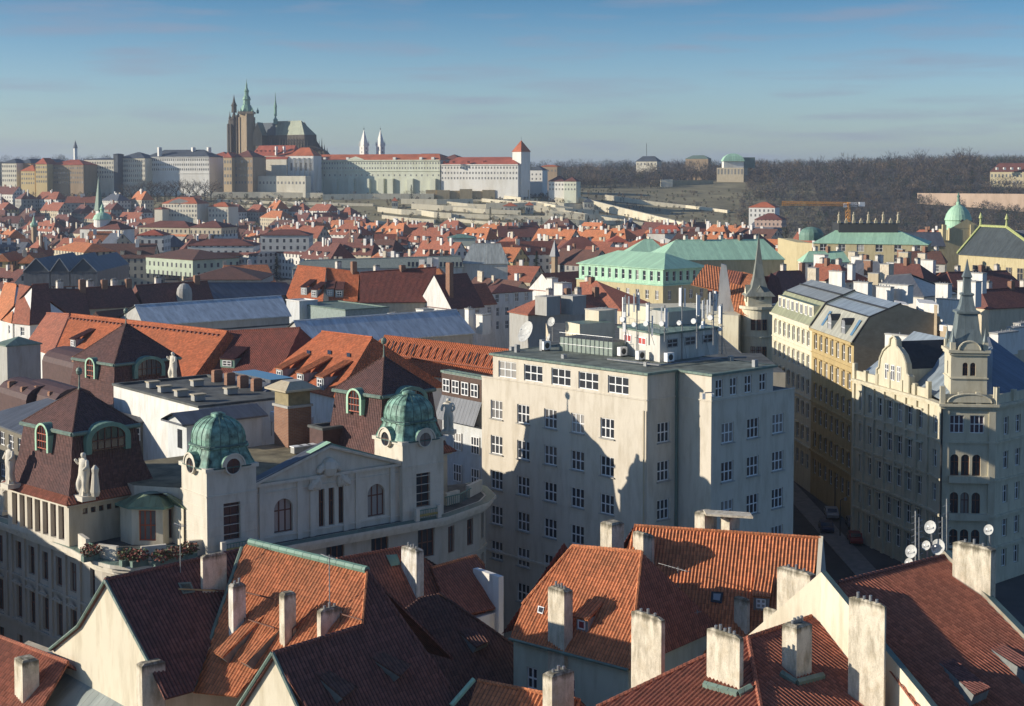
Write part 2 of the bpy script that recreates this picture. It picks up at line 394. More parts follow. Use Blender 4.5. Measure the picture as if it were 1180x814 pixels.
def f_box(m, x0, x1, y0, y1, z0, z1, mat):
    m.poly([V(x0, y0, z0), V(x1, y0, z0), V(x1, y0, z1), V(x0, y0, z1)], mat)
    m.poly([V(x0, y0, z0), V(x0, y0, z1), V(x0, y1, z1), V(x0, y1, z0)], mat)
    m.poly([V(x1, y0, z0), V(x1, y1, z0), V(x1, y1, z1), V(x1, y0, z1)], mat)
    m.poly([V(x0, y0, z1), V(x1, y0, z1), V(x1, y1, z1), V(x0, y1, z1)], mat)
    m.poly([V(x0, y0, z0), V(x0, y1, z0), V(x1, y1, z0), V(x1, y0, z0)], mat)
def wall_run(T, m, P0, P1, z0, z1, wins, mat, rev=.16, sill=None):
    """wall from P0 to P1 (outside on the right) with real openings; wins: (u, zc, w, h, style, framemat, glassmat)"""
    P0 = Vector(P0); P1 = Vector(P1); d = V(P1.x - P0.x, P1.y - P0.y, 0); L = d.length; d.normalize(); nn = V(d.y, -d.x, 0)
    rects = [(u - w / 2, u + w / 2, zc - h / 2, zc + h / 2) for (u, zc, w, h, *_r) in wins]
    us = sorted(set([0, L] + [round(x, 4) for r in rects for x in r[:2] if 0 < x < L]))
    Q = lambda u, z, dep=0: V(P0.x, P0.y, 0) + d * u - nn * dep + V(0, 0, z)
    for a, b in zip(us, us[1:]):
        if b - a < 1e-4: continue
        mid = (a + b) / 2; sp = sorted([(r[2], r[3]) for r in rects if r[0] < mid < r[1]]); z = z0
        for (s0, s1) in sp:
            if s0 > z + 1e-4: m.poly([Q(a, z), Q(b, z), Q(b, s0), Q(a, s0)], mat)
            z = max(z, s1)
        if z < z1 - 1e-4: m.poly([Q(a, z), Q(b, z), Q(b, z1), Q(a, z1)], mat)
    rz = math.atan2(d.y, d.x)
    for (u, zc, w, h, style, fm, gm) in wins:
        a, b, c, e = u - w / 2, u + w / 2, zc - h / 2, zc + h / 2
        m.poly([Q(a, c), Q(b, c), Q(b, c, rev), Q(a, c, rev)], mat); m.poly([Q(a, e), Q(a, e, rev), Q(b, e, rev), Q(b, e)], mat)
        m.poly([Q(a, c), Q(a, c, rev), Q(a, e, rev), Q(a, e)], mat); m.poly([Q(b, c), Q(b, e), Q(b, e, rev), Q(b, c, rev)], mat)
        if sill: m.box(Q(u, c - .1, -.06), w + .2, .22, .1, sill, d)
        fme, gme = win_mesh(w, h, style, fm, gm, mat, rev)
        o = T.inst('window', fme, Q(u, zc), rz); T.inst('pane', gme, (0, 0, 0), 0, o)
def grid_wins(us, zs, w, h, style='g22', fm=None, gm=None, skip=()):
    return [(u, z, w, h, style, fm or WHITE, gm or GL) for i, u in enumerate(us) for j, z in enumerate(zs) if (i, j) not in skip]
def spread(L, n, m=1.0): return [m + (L - 2 * m) * (i + .5) / n for i in range(n)]
def rows(z0, z1, fl=3.5, off=.5): n = max(1, int((z1 - z0) / fl)); st = (z1 - z0) / n; return [z0 + st * (i + off) for i in range(n)]
# ---------------------------------------------------------------- chimney on a roof plane
def pots(T, par, c, ax, L, n, mat=None, z=0):
    m = M()
    for i in range(n):
        p = c + ax * (L * ((i + .5) / n - .5)); m.tube(p + V(0, 0, z), p + V(0, 0, z + .2 + .12 * (i % 2)), .085, mat or GREYM, 8)
    T.part('chimney_pot', m, par)
def chimney(T, roofobj, base, ztop, wl, wr, mat=None, npots=3, a1=None, a2=None, cap=True, name='chimney', flash=True, sink=3.0):
    a1 = a1 or E2; a2 = a2 or E1; mat = mat or CHIM; m = M(); b = Vector(base)
    k = [b, b + a2 * wr, b + a2 * wr + a1 * wl, b + a1 * wl]
    c = (k[0] + k[2]) / 2; z0 = b.z - sink
    lo = [V(p.x, p.y, z0) for p in k]; hi = [V(p.x, p.y, ztop) for p in k]
    for i in range(4):
        j = (i + 1) % 4; Lw = (k[j] - k[i]).length
        m.poly([lo[i], lo[j], hi[j], hi[i]], mat, [(0, ztop - z0), (Lw, ztop - z0), (Lw, 0), (0, 0)])
    r = .12
    ins = [c.xy.to_3d() + (V(p.x, p.y, 0) - c.xy.to_3d()) * .72 + V(0, 0, ztop + r) for p in k]
    for i in range(4): j = (i + 1) % 4; m.poly([hi[i], hi[j], ins[j], ins[i]], mat, [(0, .1)] * 4)
    m.poly(ins, mat, [(0, .1)] * 4)
    o = T.part(name, m, roofobj)
    if npots:
        ax, L = (a1, wl) if wl > wr else (a2, wr)
        pots(T, o, V(c.x, c.y, ztop + r - .03), ax, L * .7, npots)
    return o
def chim_px(T, roof, plane, xl, xf, xr, yt, yb, mat=None, npots=3, **k):
    """front vertical edge at xf from yt down to yb, left face out to xl, right face out to xr"""
    b = onp(xf, yb, plane); d = b.y; zt = atd(xf, yt, d).z
    s = (F_PX / d)
    # left corner: b + E2*wl seen at xl
    f = lambda A, x: abs((b.x - (x - 590) / F_PX * b.y) / (A.x - (x - 590) / F_PX * A.y))
    wl = f(E2, xl); wr = f(E1, xr)
    return chimney(T, roof, b, zt, wl, wr, mat, npots, **k)
def poles(m, a, h, mat=None, r=.03): m.tube(a, Vector(a) + V(0, 0, h), r, mat or GREYM, 5)
def person_mesh(): pass
# a roof over a convex quad: pts CCW, ridge along the axis between mid of edge 0-1 and mid of 2-3
def gable_roof(m, pts, z, rise, mat, hip=0.0, over=.3, gmat=None, cor=False, base_thick=.18):
    pts = [V(p.x, p.y, z) for p in pts]; c = sum(pts, Vector()) / 4
    q = [c + (p - c) * (1 + over / max(1, (p - c).length)) for p in pts]
    q = [V(p.x, p.y, z - .05) for p in q]
    a = (q[0] + q[1]) / 2; b = (q[2] + q[3]) / 2; d = b - a; L = d.length; d = d.normalized(); w2 = (q[1] - q[0]).length / 2
    i = min(hip * w2, L / 2 - .05); ra = a + d * i + V(0, 0, rise); rb = b - d * i + V(0, 0, rise)
    add = m.corr if cor else m.poly
    add([q[1], q[2], rb, ra], mat); add([q[3], q[0], ra, rb], mat)
    if i > .05: add([q[0], q[1], ra], mat); add([q[2], q[3], rb], mat)
    elif gmat: m.poly([pts[0], pts[1], (pts[0] + pts[1]) / 2 + V(0, 0, rise - .1)], gmat); m.poly([pts[2], pts[3], (pts[2] + pts[3]) / 2 + V(0, 0, rise - .1)], gmat)
    t = V(0, 0, base_thick)
    m.poly([p - t for p in q][::-1], mat)
    for k in range(4): j = (k + 1) % 4; m.poly([q[k] - t, q[j] - t, q[j], q[k]], mat)
    return ra, rb
# ================================================================= ground
# terrain: flat old town and Lesser Town, then the castle hill; a slightly rolling plateau to the horizon
def terr(x, y):
    d = y
    s = max(0.0, min(1.0, (d - 1080) / 260)); base = 30 * s * s * (3 - 2 * s) + (6 * min(1, (d - 1340) / 120) if d > 1340 else 0)
    lx = x / max(d, 1)
    r = max(0.0, min(1.0, (lx - .03) / .08))        # the right-hand hill rises more slowly
    s2 = max(0.0, min(1.0, (d - 1090) / 540)); b2 = 43 * s2 * s2 * (3 - 2 * s2)
    if lx > .2: b2 += 6 * min(1, (lx - .2) / .08) * s2
    z = base * (1 - r) + b2 * r
    if d > 1700: z += min(1, (d - 1700) / 1500) * (28 + 7 * math.sin(x / 700.0) - 12 * r + (18 if lx < -.1 else 0) * min(1, (-lx - .1) / .15 if lx < -.1 else 0))
    return z
m = M()
GRASS = plain('dry_grass', (.24, .21, .12), .95, var=.5, scale=.03)
EARTH = plain('town_ground', (.09, .085, .08), .95, var=.4, scale=.1)
HILLM = plain('wooded_hill_ground', (.075, .068, .05), .95, var=.4, scale=.05)
ys = [-200, 0, 100, 200, 300, 500, 700, 900, 1000] + list(range(1050, 1700, 25)) + [1700, 1800, 2000, 2300, 2700, 3200, 4000, 6000, 12000, 24000]
fr = [i / 24 * 1.6 - .8 for i in range(25)]
# lateral grid: lines fan outwards so the sheet always covers the view
grid = [[V(f * (y * 1.2 + 500), y, terr(f * (y * 1.2 + 500), y)) for f in fr] for y in ys]
for i in range(len(ys) - 1):
    for j in range(len(fr) - 1):
        mt = EARTH if ys[i] < 1050 else (GRASS if ys[i] < 1700 and fr[j] * 1.2 < .13 else HILLM)
        m.poly([grid[i][j], grid[i][j + 1], grid[i + 1][j + 1], grid[i + 1][j]], mt, None, True)
struct('ground', m)
# street canyon on the right: asphalt, pavements with kerbs
m = M(); ASPH = plain('asphalt', (.05, .05, .052), .85, scale=.5)
A_, B_ = V(35, 125, .01), V(34, 330, .01); wr_ = V(8, 0, 0)
m.poly([A_, A_ + wr_, B_ + wr_, B_], ASPH)
struct('road', m)
m = M(); PAVE = plain('pavement_stone', (.2, .19, .18), .85, scale=1)
for a, b, w in ((A_ - V(3, 0, 0), B_ - V(3, 0, 0), 3), (A_ + wr_, B_ + wr_, 3.2)):
    m.prism([a, a + V(w, 0, 0), b + V(w, 0, 0), b], 0, .14, PAVE)
struct('pavement', m)
# ================================================================= foreground roofs
def body(T, pts, z0, z1, mat=CREAM, name='wall'):
    m = M(); m.prism(pts, z0, z1, mat); return T.part(name, m)
def rooffaces(T, faces, pitch=.26, amp=.075, name='roof'):
    """faces: (list of 3-D points, material)"""
    m = M()
    for pts, mat in faces: m.corr(pts, mat, pitch, amp)
    return T.part(name, m)
def ridge_cap(T, par, a, b, mat=None, r=.14, name='ridge_cap', lift=.05):
    m = M(); d = (b - a); n = max(1, int(d.length / .4)); d = d / n
    if mat in (COPPER, COPDULL):
        m.tube(a + V(0, 0, lift), b + V(0, 0, lift), r * 1.5, mat, 8)
    else:
        for i in range(n): m.tube(a + d * i + V(0, 0, lift), a + d * (i + 1.05) + V(0, 0, lift), r, mat or T_RED, 6, r * .8)
    return T.part(name, m, par)
def P2(p): return V(p.x, p.y, 0)
def aerial(name, base, h, label, arms=4, L=1.2, ax=None, group='television aerials on the foreground roofs', tilt=0):
    m = M(); b = Vector(base); ax = ax or E1; t = b + V(tilt, 0, h); m.tube(b - V(0, 0, .6), t, .035, GREYM, 5)
    bx = V(-ax.y, ax.x, 0); c = t - V(0, 0, .15); m.tube(c - bx * L * .5, c + bx * L * .8, .022, GREYM, 4)
    for i in range(arms): q = c + bx * (L * (i / arms - .4)); m.tube(q - ax * .3, q + ax * .3, .014, GREYM, 4)
    return single(name, m, label, 'aerial', group)
DISHM = plain('dish_paint', (.5, .5, .48), .6, var=.3, scale=3)
def dish(c, r, face, label, pole=1.0, group='satellite dishes'):
    """face: direction it looks"""
    f = Vector(face).normalized(); u = f.orthogonal().normalized(); w_ = f.cross(u); T = Thing('satellite_dish', label, 'satellite dish', Vector(c) - V(0, 0, pole), group); m = M(); rings = []
    for k in range(5):
        q = r * k / 4 if k else 1e-3; rings.append([Vector(c) + f * (.28 * r * (k / 4) ** 2) + (u * math.cos(2 * math.pi * i / 18) + w_ * math.sin(2 * math.pi * i / 18)) * q for i in range(18)])
    for k in range(4): m.frustum(rings[k], rings[k + 1], DISHM, None, True)
    rb = [[p - f * .03 for p in rg] for rg in rings]
    for k in range(4): m.frustum(rb[k + 1], rb[k], DISHM, None, True)
    m.frustum(rings[4], rb[4], WHITE)
    T.part('reflector', m); m = M(); m.tube(Vector(c) - f * .05, Vector(c) - V(0, 0, pole) - f * .1, .05, GREYM, 6); T.part('mast', m)
    m = M(); m.tube(Vector(c) - w_ * r * .9 * (1 if w_.z > 0 else -1), Vector(c) + f * r * .8, .02, GREYM, 4); m.tube(Vector(c) + f * r * .72, Vector(c) + f * r * .86, .06, WHITE, 6); T.part('receiver_arm', m); return T

# ---- F2/F3: orange roof with green ridge, hipped end and front gable
T = Thing('house', 'old house with sunlit orange roof under a pale green ridge strip and shaded hip', 'house', at(330, 700, 0))
a, b = at(288, 625.5, 26), at(423, 658, 26); pF2 = slope_plane(a, b, 46, (-.7, -.72))
kb = onp(417, 722, pF2); ka = at(314, 754, kb.z); pF3 = plane3(ka, kb, b)
f2 = [onp(x, y, pF2) for x, y in ((279, 632), (288, 625.5), (423, 658), (417, 722), (314, 754), (272, 803), (222, 798))]
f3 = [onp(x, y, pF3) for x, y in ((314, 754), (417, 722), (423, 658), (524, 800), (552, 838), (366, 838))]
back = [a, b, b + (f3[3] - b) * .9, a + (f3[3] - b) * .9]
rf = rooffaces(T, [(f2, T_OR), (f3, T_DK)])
m = M()   # hidden far slope and far side
far = [V(p.x, p.y, p.z) for p in (a, b)]; off = E2 * 0 + V(.72, .7, 0) * 7 - V(0, 0, 7)
m.corr([far[0], far[1], far[1] + off, far[0] + off], T_DK); T.part('rear_roof', m, rf)
dF = (kb - ka); dF.z = 0; dF.normalize(); sF = V(-dF.y, dF.x, 0)     # sF points up-left of the front gable ridge
gl = ka - sF * 6.2 + V(0, 0, (pF3[0] - ka).z * 0)
def zpl(p, pl): q, n = pl; return q.z - ((p.x - q.x) * n.x + (p.y - q.y) * n.y) / n.z
g0 = ka + dF * .25; gr = g0 - sF * 6.5; gr.z = zpl(gr, pF3); glf = g0 + sF * 6.5; glf.z = gr.z
gm = M(); gm.poly([g0 - V(0, 0, .15), glf - V(0, 0, .15), V(glf.x, glf.y, 0), V(gr.x, gr.y, 0), gr - V(0, 0, .15)][::-1], CREAM2)
inner = dF * 14
for p in (gr, glf): gm.poly([p, V(p.x, p.y, 0), V(p.x, p.y, 0) + inner, p + inner], CREAM2)
T.part('front_gable_wall', gm)
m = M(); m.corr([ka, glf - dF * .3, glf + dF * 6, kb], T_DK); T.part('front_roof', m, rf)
m = M(); m.tube(ka + V(0, 0, .08), gr - dF * .25 + V(0, 0, .1), .12, COPDULL, 6); m.tube(ka + V(0, 0, .08), glf - dF * .25 + V(0, 0, .1), .12, COPDULL, 6); T.part('verge_flashing', m, rf)
ridge_cap(T, rf, a, b, COPPER, .16); ridge_cap(T, rf, ka, kb, T_DK); ridge_cap(T, rf, b, f3[3], T_DK); ridge_cap(T, rf, kb + (b - kb) * .02, b, T_OR, .1)
gutter = M(); gutter.tube(f2[0] + V(0, 0, .05), f2[6] + V(0, 0, .05), .14, COPDULL, 6); T.part('valley_flashing', gutter, rf)
for (xl, xf, xr, yt, yb, mt, n) in ((258.7, 269, 279, 677, 737, CHIMW, 2), (318, 328, 337.6, 687, 747, CHIM, 0), (362, 369.7, 391.4, 706, 741, CHIM, 3)):
    chim_px(T, rf, pF2 if xf < 360 else pF2, xl, xf, xr, yt, yb, mt, n)
# eyebrow-like shed dormers on the lit slope
def shed(T, rf, plane, pts, mat, side):
    """pts: back-left, back-right, front-right, front-left on the roof plane; the front is lifted"""
    q = [onp(x, y, plane) for x, y in pts]; up = plane[1]; h = .75
    fr_, fl_ = q[2] + up * h, q[3] + up * h
    m = M(); m.corr([q[0], q[1], fr_, fl_], mat); o = T.part('dormer', m, rf)
    m = M(); m.poly([q[3], q[2], fr_, fl_], side); m.poly([q[0], q[3], fl_], side); m.poly([q[1], fr_, q[2]], side); T.part('dormer_side', m, o); return o
shed(T, rf, pF2, ((296, 704), (306, 709), (264, 765), (254, 759)), T_OR, LEADG)
shed(T, rf, pF2, ((320, 714), (329, 719), (292, 772), (282, 767)), T_OR, LEADG)
shed(T, rf, pF3, ((361, 774), (377, 771), (404, 798), (388, 811)), T_BR, LEADG)
shed(T, rf, pF3, ((424, 755), (439, 750), (466, 772), (454, 786)), T_BR, LEADG)
# ladder boards and hooks across the lit slope
m = M()
for (x0, y0, x1, y1) in ((219, 686, 258, 690), (280, 691, 318, 700), (282, 722, 316, 733), (337, 735, 366, 707), (392, 717, 417, 724)):
    p, q = onp(x0, y0, pF2), onp(x1, y1, pF2); m.tube(p + V(0, 0, .5), q + V(0, 0, .5), .05, BROWNW, 4); m.tube(p, p + V(0, 0, .5), .03, DARKM, 4); m.tube(q, q + V(0, 0, .5), .03, DARKM, 4)
T.part('catwalk', m, rf)
aerial('roof_aerial', onp(380, 712, pF2) + V(0, 0, 1.5), 2.3, 'thin aerial standing on the squat chimney below the green ridge strip', ax=E1)

# ---- F1: dark roof with cream gable on the left
T = Thing('house', 'steep dark-roofed house with a sunlit cream triangular gable, lower left', 'house', at(150, 720, 0))
a = at(121, 669, 25); b = at(281.5, 633.5, 25); pF1 = slope_plane(a, b, 42, (.7, -.72))
f1 = [onp(x, y, pF1) for x, y in ((121, 669), (281.5, 633.5), (222.5, 797), (190, 806), (172, 765))]
rf = rooffaces(T, [(f1, T_DK)]); d = (b - a); d.z = 0; d.normalize(); s = V(-d.y, d.x, 0)
R0 = f1[4]; L0 = at(59, 748, a.z - 5.7); L0 = a + s * 7.0 - V(0, 0, 5.9)
m = M(); lm = a + s * 3.4 - V(0, 0, 3.6); g0 = a + d * .2
R1 = R0 + d * .2; lm += d * .2; L1 = L0 + d * .2
m.poly([g0, lm, L1, V(L1.x, L1.y, 0), V(R1.x, R1.y, 0), R1][::-1], CREAM2); m.poly([L1, V(L1.x, L1.y, 0), V(L1.x, L1.y, 0) + d * 12, L1 + d * 12], CREAM2)
m.poly([R1, V(R1.x, R1.y, 0), V(R1.x, R1.y, 0) + d * 12, R1 + d * 12], CREAM2); T.part('gable_wall', m)
m = M(); m.corr([a, lm - d * .2, lm + d * 12, b], T_DK); m.corr([lm - d * .2, L0, L0 + d * 12, lm + d * 12], T_DK); T.part('rear_roof', m, rf)
m = M(); m.tube(a, R0, .13, COPDULL, 6); m.tube(a, lm - d * .2, .11, COPDULL, 6); m.tube(lm - d * .2, L0, .11, COPDULL, 6); T.part('verge_flashing', m, rf)
ridge_cap(T, rf, a, b, T_DK)
chim_px(T, rf, pF1, 226.5, 234, 257, 643, 684, CHIM, 0)
m = M(); q = [onp(x, y, pF1) + pF1[1] * .12 for x, y in ((204, 673), (219, 672), (224, 684), (210, 686))]; m.prism(q, q[0].z - .02, q[0].z, COPDULL) if 0 else m.poly(q, COPDULL); m.poly([q[0] * .85 + q[2] * .15, q[1] * .85 + q[3] * .15, q[2] * .85 + q[0] * .15, q[3] * .85 + q[1] * .15][::1], GL)
T.part('skylight', m, rf)
m = M(); p, q = onp(172, 659, pF1), onp(236, 691, pF1)
m.tube(onp(206, 688, pF1) + V(0, 0, .5), onp(262, 690, pF1) + V(0, 0, .5), .06, OCHRE, 4); T.part('ladder_rail', m, rf)
aerial('roof_aerial', onp(208, 660, pF1), 3.2, 'tall thin aerial on the dark roof left of the wide chimney', 5, 1.0)

# ---- F9, F10: bottom left
T = Thing('house', 'low red pantile roof with one round-holed chimney in the bottom left corner', 'house', at(30, 780, 0))
a, b = at(-60, 712, 19), at(78, 764, 19); pl = slope_plane(a, b, 40, (-.7, -.72))
f = [onp(x, y, pl) for x, y in ((-60, 712), (78, 764), (40, 830), (-80, 830))]
rf = rooffaces(T, [(f, T_RED)], .28, .075); ridge_cap(T, rf, a, b, T_RED)
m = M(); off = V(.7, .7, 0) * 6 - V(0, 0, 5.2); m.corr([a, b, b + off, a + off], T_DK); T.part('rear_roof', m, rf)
dd = b - a; dd.z = 0; dd.normalize(); q0 = P2(f[3]); body(T, [q0, P2(f[2]), P2(b + off), P2(a + off)], 0, f[2].z - .4, CREAM)
ch = chim_px(T, rf, pl, 7, 26.5, 36, 765, 812, CHIM, 0)
m = M(); c = onp(16, 800, pl) ; 
T2b = T
T = Thing('house', 'grey-green standing seam metal roof between the cream gable and a blocky chimney', 'house', at(110, 790, 0))
a, b = at(81, 767, 18.2), at(152, 793, 18.2); pl = slope_plane(a, b, 36, (-.7, -.72))
f = [onp(x, y, pl) for x, y in ((81, 767), (152, 793), (138, 838), (32, 838))]
m = M(); m.poly(f, metal('pale_seam_sheet', (.34, .37, .34), .62, .5, .2, (.2, .24, .22))); m.poly([p - V(0, 0, .15) for p in f][::-1], GREYSH); rf = T.part('roof', m)
ridge_cap(T, rf, a, b, COPPER, .14); off = V(.7, .7, 0) * 5 - V(0, 0, 3)
m = M(); m.poly([b, a, a + off, b + off], GREYSH); T.part('rear_roof', m, rf); body(T, [P2(f[3]), P2(f[2]), P2(b + off), P2(a + off)], 0, f[2].z - .3, CREAM)
chim_px(T, rf, pl, 150, 164.5, 184, 769, 850, CHIM, 0)

# ---- F4: dark roofs in shadow in the middle
T = Thing('house', 'dark roof whose top tile rows and tall white chimney catch the sun', 'house', at(430, 690, 0))
a, b = at(388, 645, 19.5), at(469, 630.5, 19.5); pl4 = slope_plane(a, b, 44, (.7, -.72))
c = onp(514.5, 666, pl4); f = [a, b, c] + [onp(x, y, pl4) for x, y in ((540, 692), (500, 720), (440, 700))]
f = [a, b, c, onp(560, 705, pl4), onp(455, 735, pl4), onp(400, 700, pl4)]
rf = rooffaces(T, [(f, T_RED)], .26, .07); ridge_cap(T, rf, a, b, T_RED); ridge_cap(T, rf, b, c, T_RED)
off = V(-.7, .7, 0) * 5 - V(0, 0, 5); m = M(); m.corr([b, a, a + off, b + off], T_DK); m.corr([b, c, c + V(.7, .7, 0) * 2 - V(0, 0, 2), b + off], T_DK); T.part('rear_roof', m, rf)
body(T, [P2(a + off), P2(f[4]), P2(f[3]), P2(b + off)], 0, f[3].z - .2)
chim_px(T, rf, pl4, 461, 480, 487, 636, 690, CHIMW, 4)
m = M(); q = [onp(x, y, pl4) + pl4[1] * .15 for x, y in ((444, 641), (457, 640), (461, 652), (450, 654))]; m.poly(q, COPPER); T.part('skylight', m, rf)
T = Thing('house', 'small roof with orange ridge tiles and a whitewashed gable stub lit on its right end', 'house', at(540, 690, 0))
a, b = at(521, 643, 18), at(552, 650, 18); pl = slope_plane(a, b, 30, (-.5, -.85))
a2, b2 = at(497, 655, 18), at(548, 641, 18); pl = slope_plane(a2, b2, 38, (.7, -.72))
f = [a2, b2, onp(558, 652, pl), onp(578, 700, pl), onp(520, 712, pl)]
rf = rooffaces(T, [(f, T_RED)], .26, .07); ridge_cap(T, rf, a2, b2, T_OR); ridge_cap(T, rf, b2, f[2], T_OR)
m = M(); gp = [f[2] + V(0, 0, .25), f[2] + V(0, 0, -3)]; e = E1 * .4
q = [onp(545, 660, pl), onp(560, 655, pl), onp(566, 690, pl), onp(548, 676, pl)]
m.prism([P2(q[0]), P2(q[0]) + E1 * .5, P2(q[0]) + E1 * .5 - E2 * 3.4, P2(q[0]) - E2 * 3.4], q[0].z - 6, q[0].z + .35, WHITEP); T.part('gable_stub', m)
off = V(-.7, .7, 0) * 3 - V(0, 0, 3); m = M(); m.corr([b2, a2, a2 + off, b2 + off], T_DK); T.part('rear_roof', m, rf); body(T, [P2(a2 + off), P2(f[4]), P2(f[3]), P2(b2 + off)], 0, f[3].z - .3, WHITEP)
T = Thing('house', 'broad dark brown hipped roof lying fully in shade in the centre foreground', 'house', at(560, 770, 0))
a, b = at(484, 688, 20), at(505, 684, 20); plb = slope_plane(a, b, 40, (.7, -.72))
f = [a, b] + [onp(x, y, plb) for x, y in ((600, 750), (650, 790), (600, 850), (520, 850), (440, 720))]
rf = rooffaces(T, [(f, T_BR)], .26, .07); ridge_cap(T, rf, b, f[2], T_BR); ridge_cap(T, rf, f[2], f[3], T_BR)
shed(T, rf, plb, ((526, 725), (541, 722), (560, 746), (545, 753)), T_BR, LEADG)
m = M(); off = V(.7, .7, 0) * 5 - V(0, 0, 5); m.corr([b, f[3], f[3] + off, b + off], T_BR); off2 = V(-.7, -.7, 0) * 5 - V(0, 0, 5); m.corr([a, f[6], f[6] + off2, a + off2], T_BR); T.part('rear_roof', m, rf)
body(T, [P2(f[6]), P2(f[4]), P2(f[3]), P2(b + off)], 0, min(p.z for p in f) - .2, WHITEP)
T = Thing('house', 'corner of an orange roof with pale green verge strip at the bottom picture edge', 'house', at(580, 800, 0))
a, b = at(551, 785, 20), at(640, 803, 20); pl = slope_plane(a, b, 34, (-.6, -.8)); f = [onp(x, y, pl) for x, y in ((551, 785), (668, 808), (668, 850), (525, 850))]
rf = rooffaces(T, [(f, T_OR)], .28, .08); ridge_cap(T, rf, a, f[1], T_OR)
m = M(); m.tube(a + V(-.25, 0, .1), onp(524, 815, pl) + V(-.2, 0, .1), .16, COPPER_L, 6); T.part('verge_flashing', m, rf)
off = V(.6, .8, 0) * 4 - V(0, 0, 3); m = M(); m.corr([f[1], a, a + off, f[1] + off], T_DK); T.part('rear_roof', m, rf); body(T, [P2(f[3]), P2(f[2]), P2(f[1] + off), P2(a + off)], 0, f[3].z - .2)
chim_px(T, rf, pl, 626, 636, 662.7, 781, 850, CHIM, 3)

# ---- F5/F6: two orange roofs centre right
T = Thing('house', 'sunlit orange hipped roof over a pale greenish wall, with tiny square dormer', 'house', at(660, 760, 0))
ea, eb = at(588, 736, 18.5), at(725, 772, 18.5); pl5 = slope_plane(ea, eb, 46, (-.6, -.8)) ; pl5 = (pl5[0], pl5[1])
dd = (eb - ea); dd.z = 0; dd.normalize(); up = V(-dd.y, dd.x, 0)
n5 = dd.cross(up * math.cos(R(47)) + V(0, 0, 1) * math.sin(R(47))).normalized(); n5 = n5 if n5.z > 0 else -n5; pl5 = (ea, n5)
r0, r1 = onp(660, 630, pl5), onp(739.5, 637, pl5); f = [ea, eb, r1, r0, onp(602, 697, pl5)]
hd = V(dd.y, -dd.x, 0)
off = V(up.x, up.y, 0) * 6 + dd * 3 - V(0, 0, 6); hipn = [r1, eb, eb + up * 12 + V(0, 0, 0), r1 + up * 2]
rf = rooffaces(T, [(f, T_OR2 if 0 else T_OR)], .25, .075)
m = M(); e2 = eb + up * (2 * (r1 - eb).dot(up)); m.corr([r1, eb, V(e2.x, e2.y, eb.z)], T_RED); T.part('hip_side', m, rf)
el = V(f[4].x, f[4].y, f[4].z); b3 = ea + up * (2 * (r0 - ea).dot(up)); b3.z = ea.z
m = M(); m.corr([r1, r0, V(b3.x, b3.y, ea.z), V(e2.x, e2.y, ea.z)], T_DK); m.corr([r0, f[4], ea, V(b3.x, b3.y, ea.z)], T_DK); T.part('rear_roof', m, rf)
ridge_cap(T, rf, r0, r1, T_OR, .15); ridge_cap(T, rf, r1, eb, T_OR, .13); ridge_cap(T, rf, r0, f[4], T_OR, .13)
Wm = plaster('mint_white_plaster', (.55, .6, .5), .2)
m = M(); k = [ea + up * .35, eb + up * .35 - dd * .3, V(e2.x, e2.y, 0) - up * .3 - dd * .3, V(b3.x, b3.y, 0) - up * .3]
wall_run(T, m, k[0], k[1], 0, 18.35, [(4.8, 16.0, .9, 1.5, 'g22', WHITE, GL), (1.6, 16.0, .9, 1.5, 'g22', WHITE, GL), (7.6, 12.8, .9, 1.5, 'g22', WHITE, GL), (4.8, 12.8, .9, 1.5, 'g22', WHITE, GL)], Wm)
for i in (1, 2, 3): wall_run(T, m, k[i], k[(i + 1) % 4], 0, 18.35, [], Wm)
T.part('wall', m)
m = M(); m.tube(ea - up * .12, eb - up * .12, .12, COPDULL, 6); T.part('gutter', m, rf)
chim_px(T, rf, pl5, 632, 650, 661, 683, 752, CHIM, 4)
def boxdormer(T, rf, px, py, plane, w, h, depth, mat, wm=WHITE, face=None, cheek=None, gm=None, lab=None):
    """small dormer with a square window; (px,py) is the foot of its front"""
    p = onp(px, py, plane); n = plane[1]; f = V(n.x, n.y, 0).normalized() if face is None else face; s = V(-f.y, f.x, 0)
    sl = math.hypot(n.x, n.y) / n.z; m = M(); a0, a1 = p - s * w / 2, p + s * w / 2; t = V(0, 0, h); dep = h / sl * 1.7
    bk = -f * dep; roofback = V(0, 0, dep * sl)
    m.poly([a0, a0 + t, a0 + V(0, 0, h) - f * (h / sl)], cheek or GREYSH); m.poly([a1, a1 + t, a1 + V(0, 0, h) - f * (h / sl)], cheek or GREYSH)
    m.poly([a0, a1, a1 + t, a0 + t], cheek or GREYSH); o = T.part('dormer', m, rf, lab)
    m = M(); q0, q1 = a0 + t + f * .2 - s * .12, a1 + t + f * .2 + s * .12; x = dep * 1.0; rise = .25 * x
    sl2 = min(sl * .5, .45); L = h / (sl - sl2); m.corr([q0, q1, q1 - f * (L + .2) + V(0, 0, sl2 * (L + .2)), q0 - f * (L + .2) + V(0, 0, sl2 * (L + .2))], mat, .25, .07); T.part('dormer_roof', m, o)
    fme, gme = win_mesh(w * .62, h * .62, 'g11' if w < 1 else 'g22', wm, gm or GL, None, 0.02)
    ob = T.inst('dormer_window', fme, (p + V(0, 0, h * .5) + f * .08) - T.loc, math.atan2(s.y, s.x), o); T.inst('pane', gme, (p + V(0, 0, h * .5) + f * .07) - T.loc, math.atan2(s.y, s.x), o)
    return o
boxdormer(T, rf, 671, 728, pl5, .95, .95, 2, T_OR, gm=plain('dark_red_paint', (.25, .03, .04)))
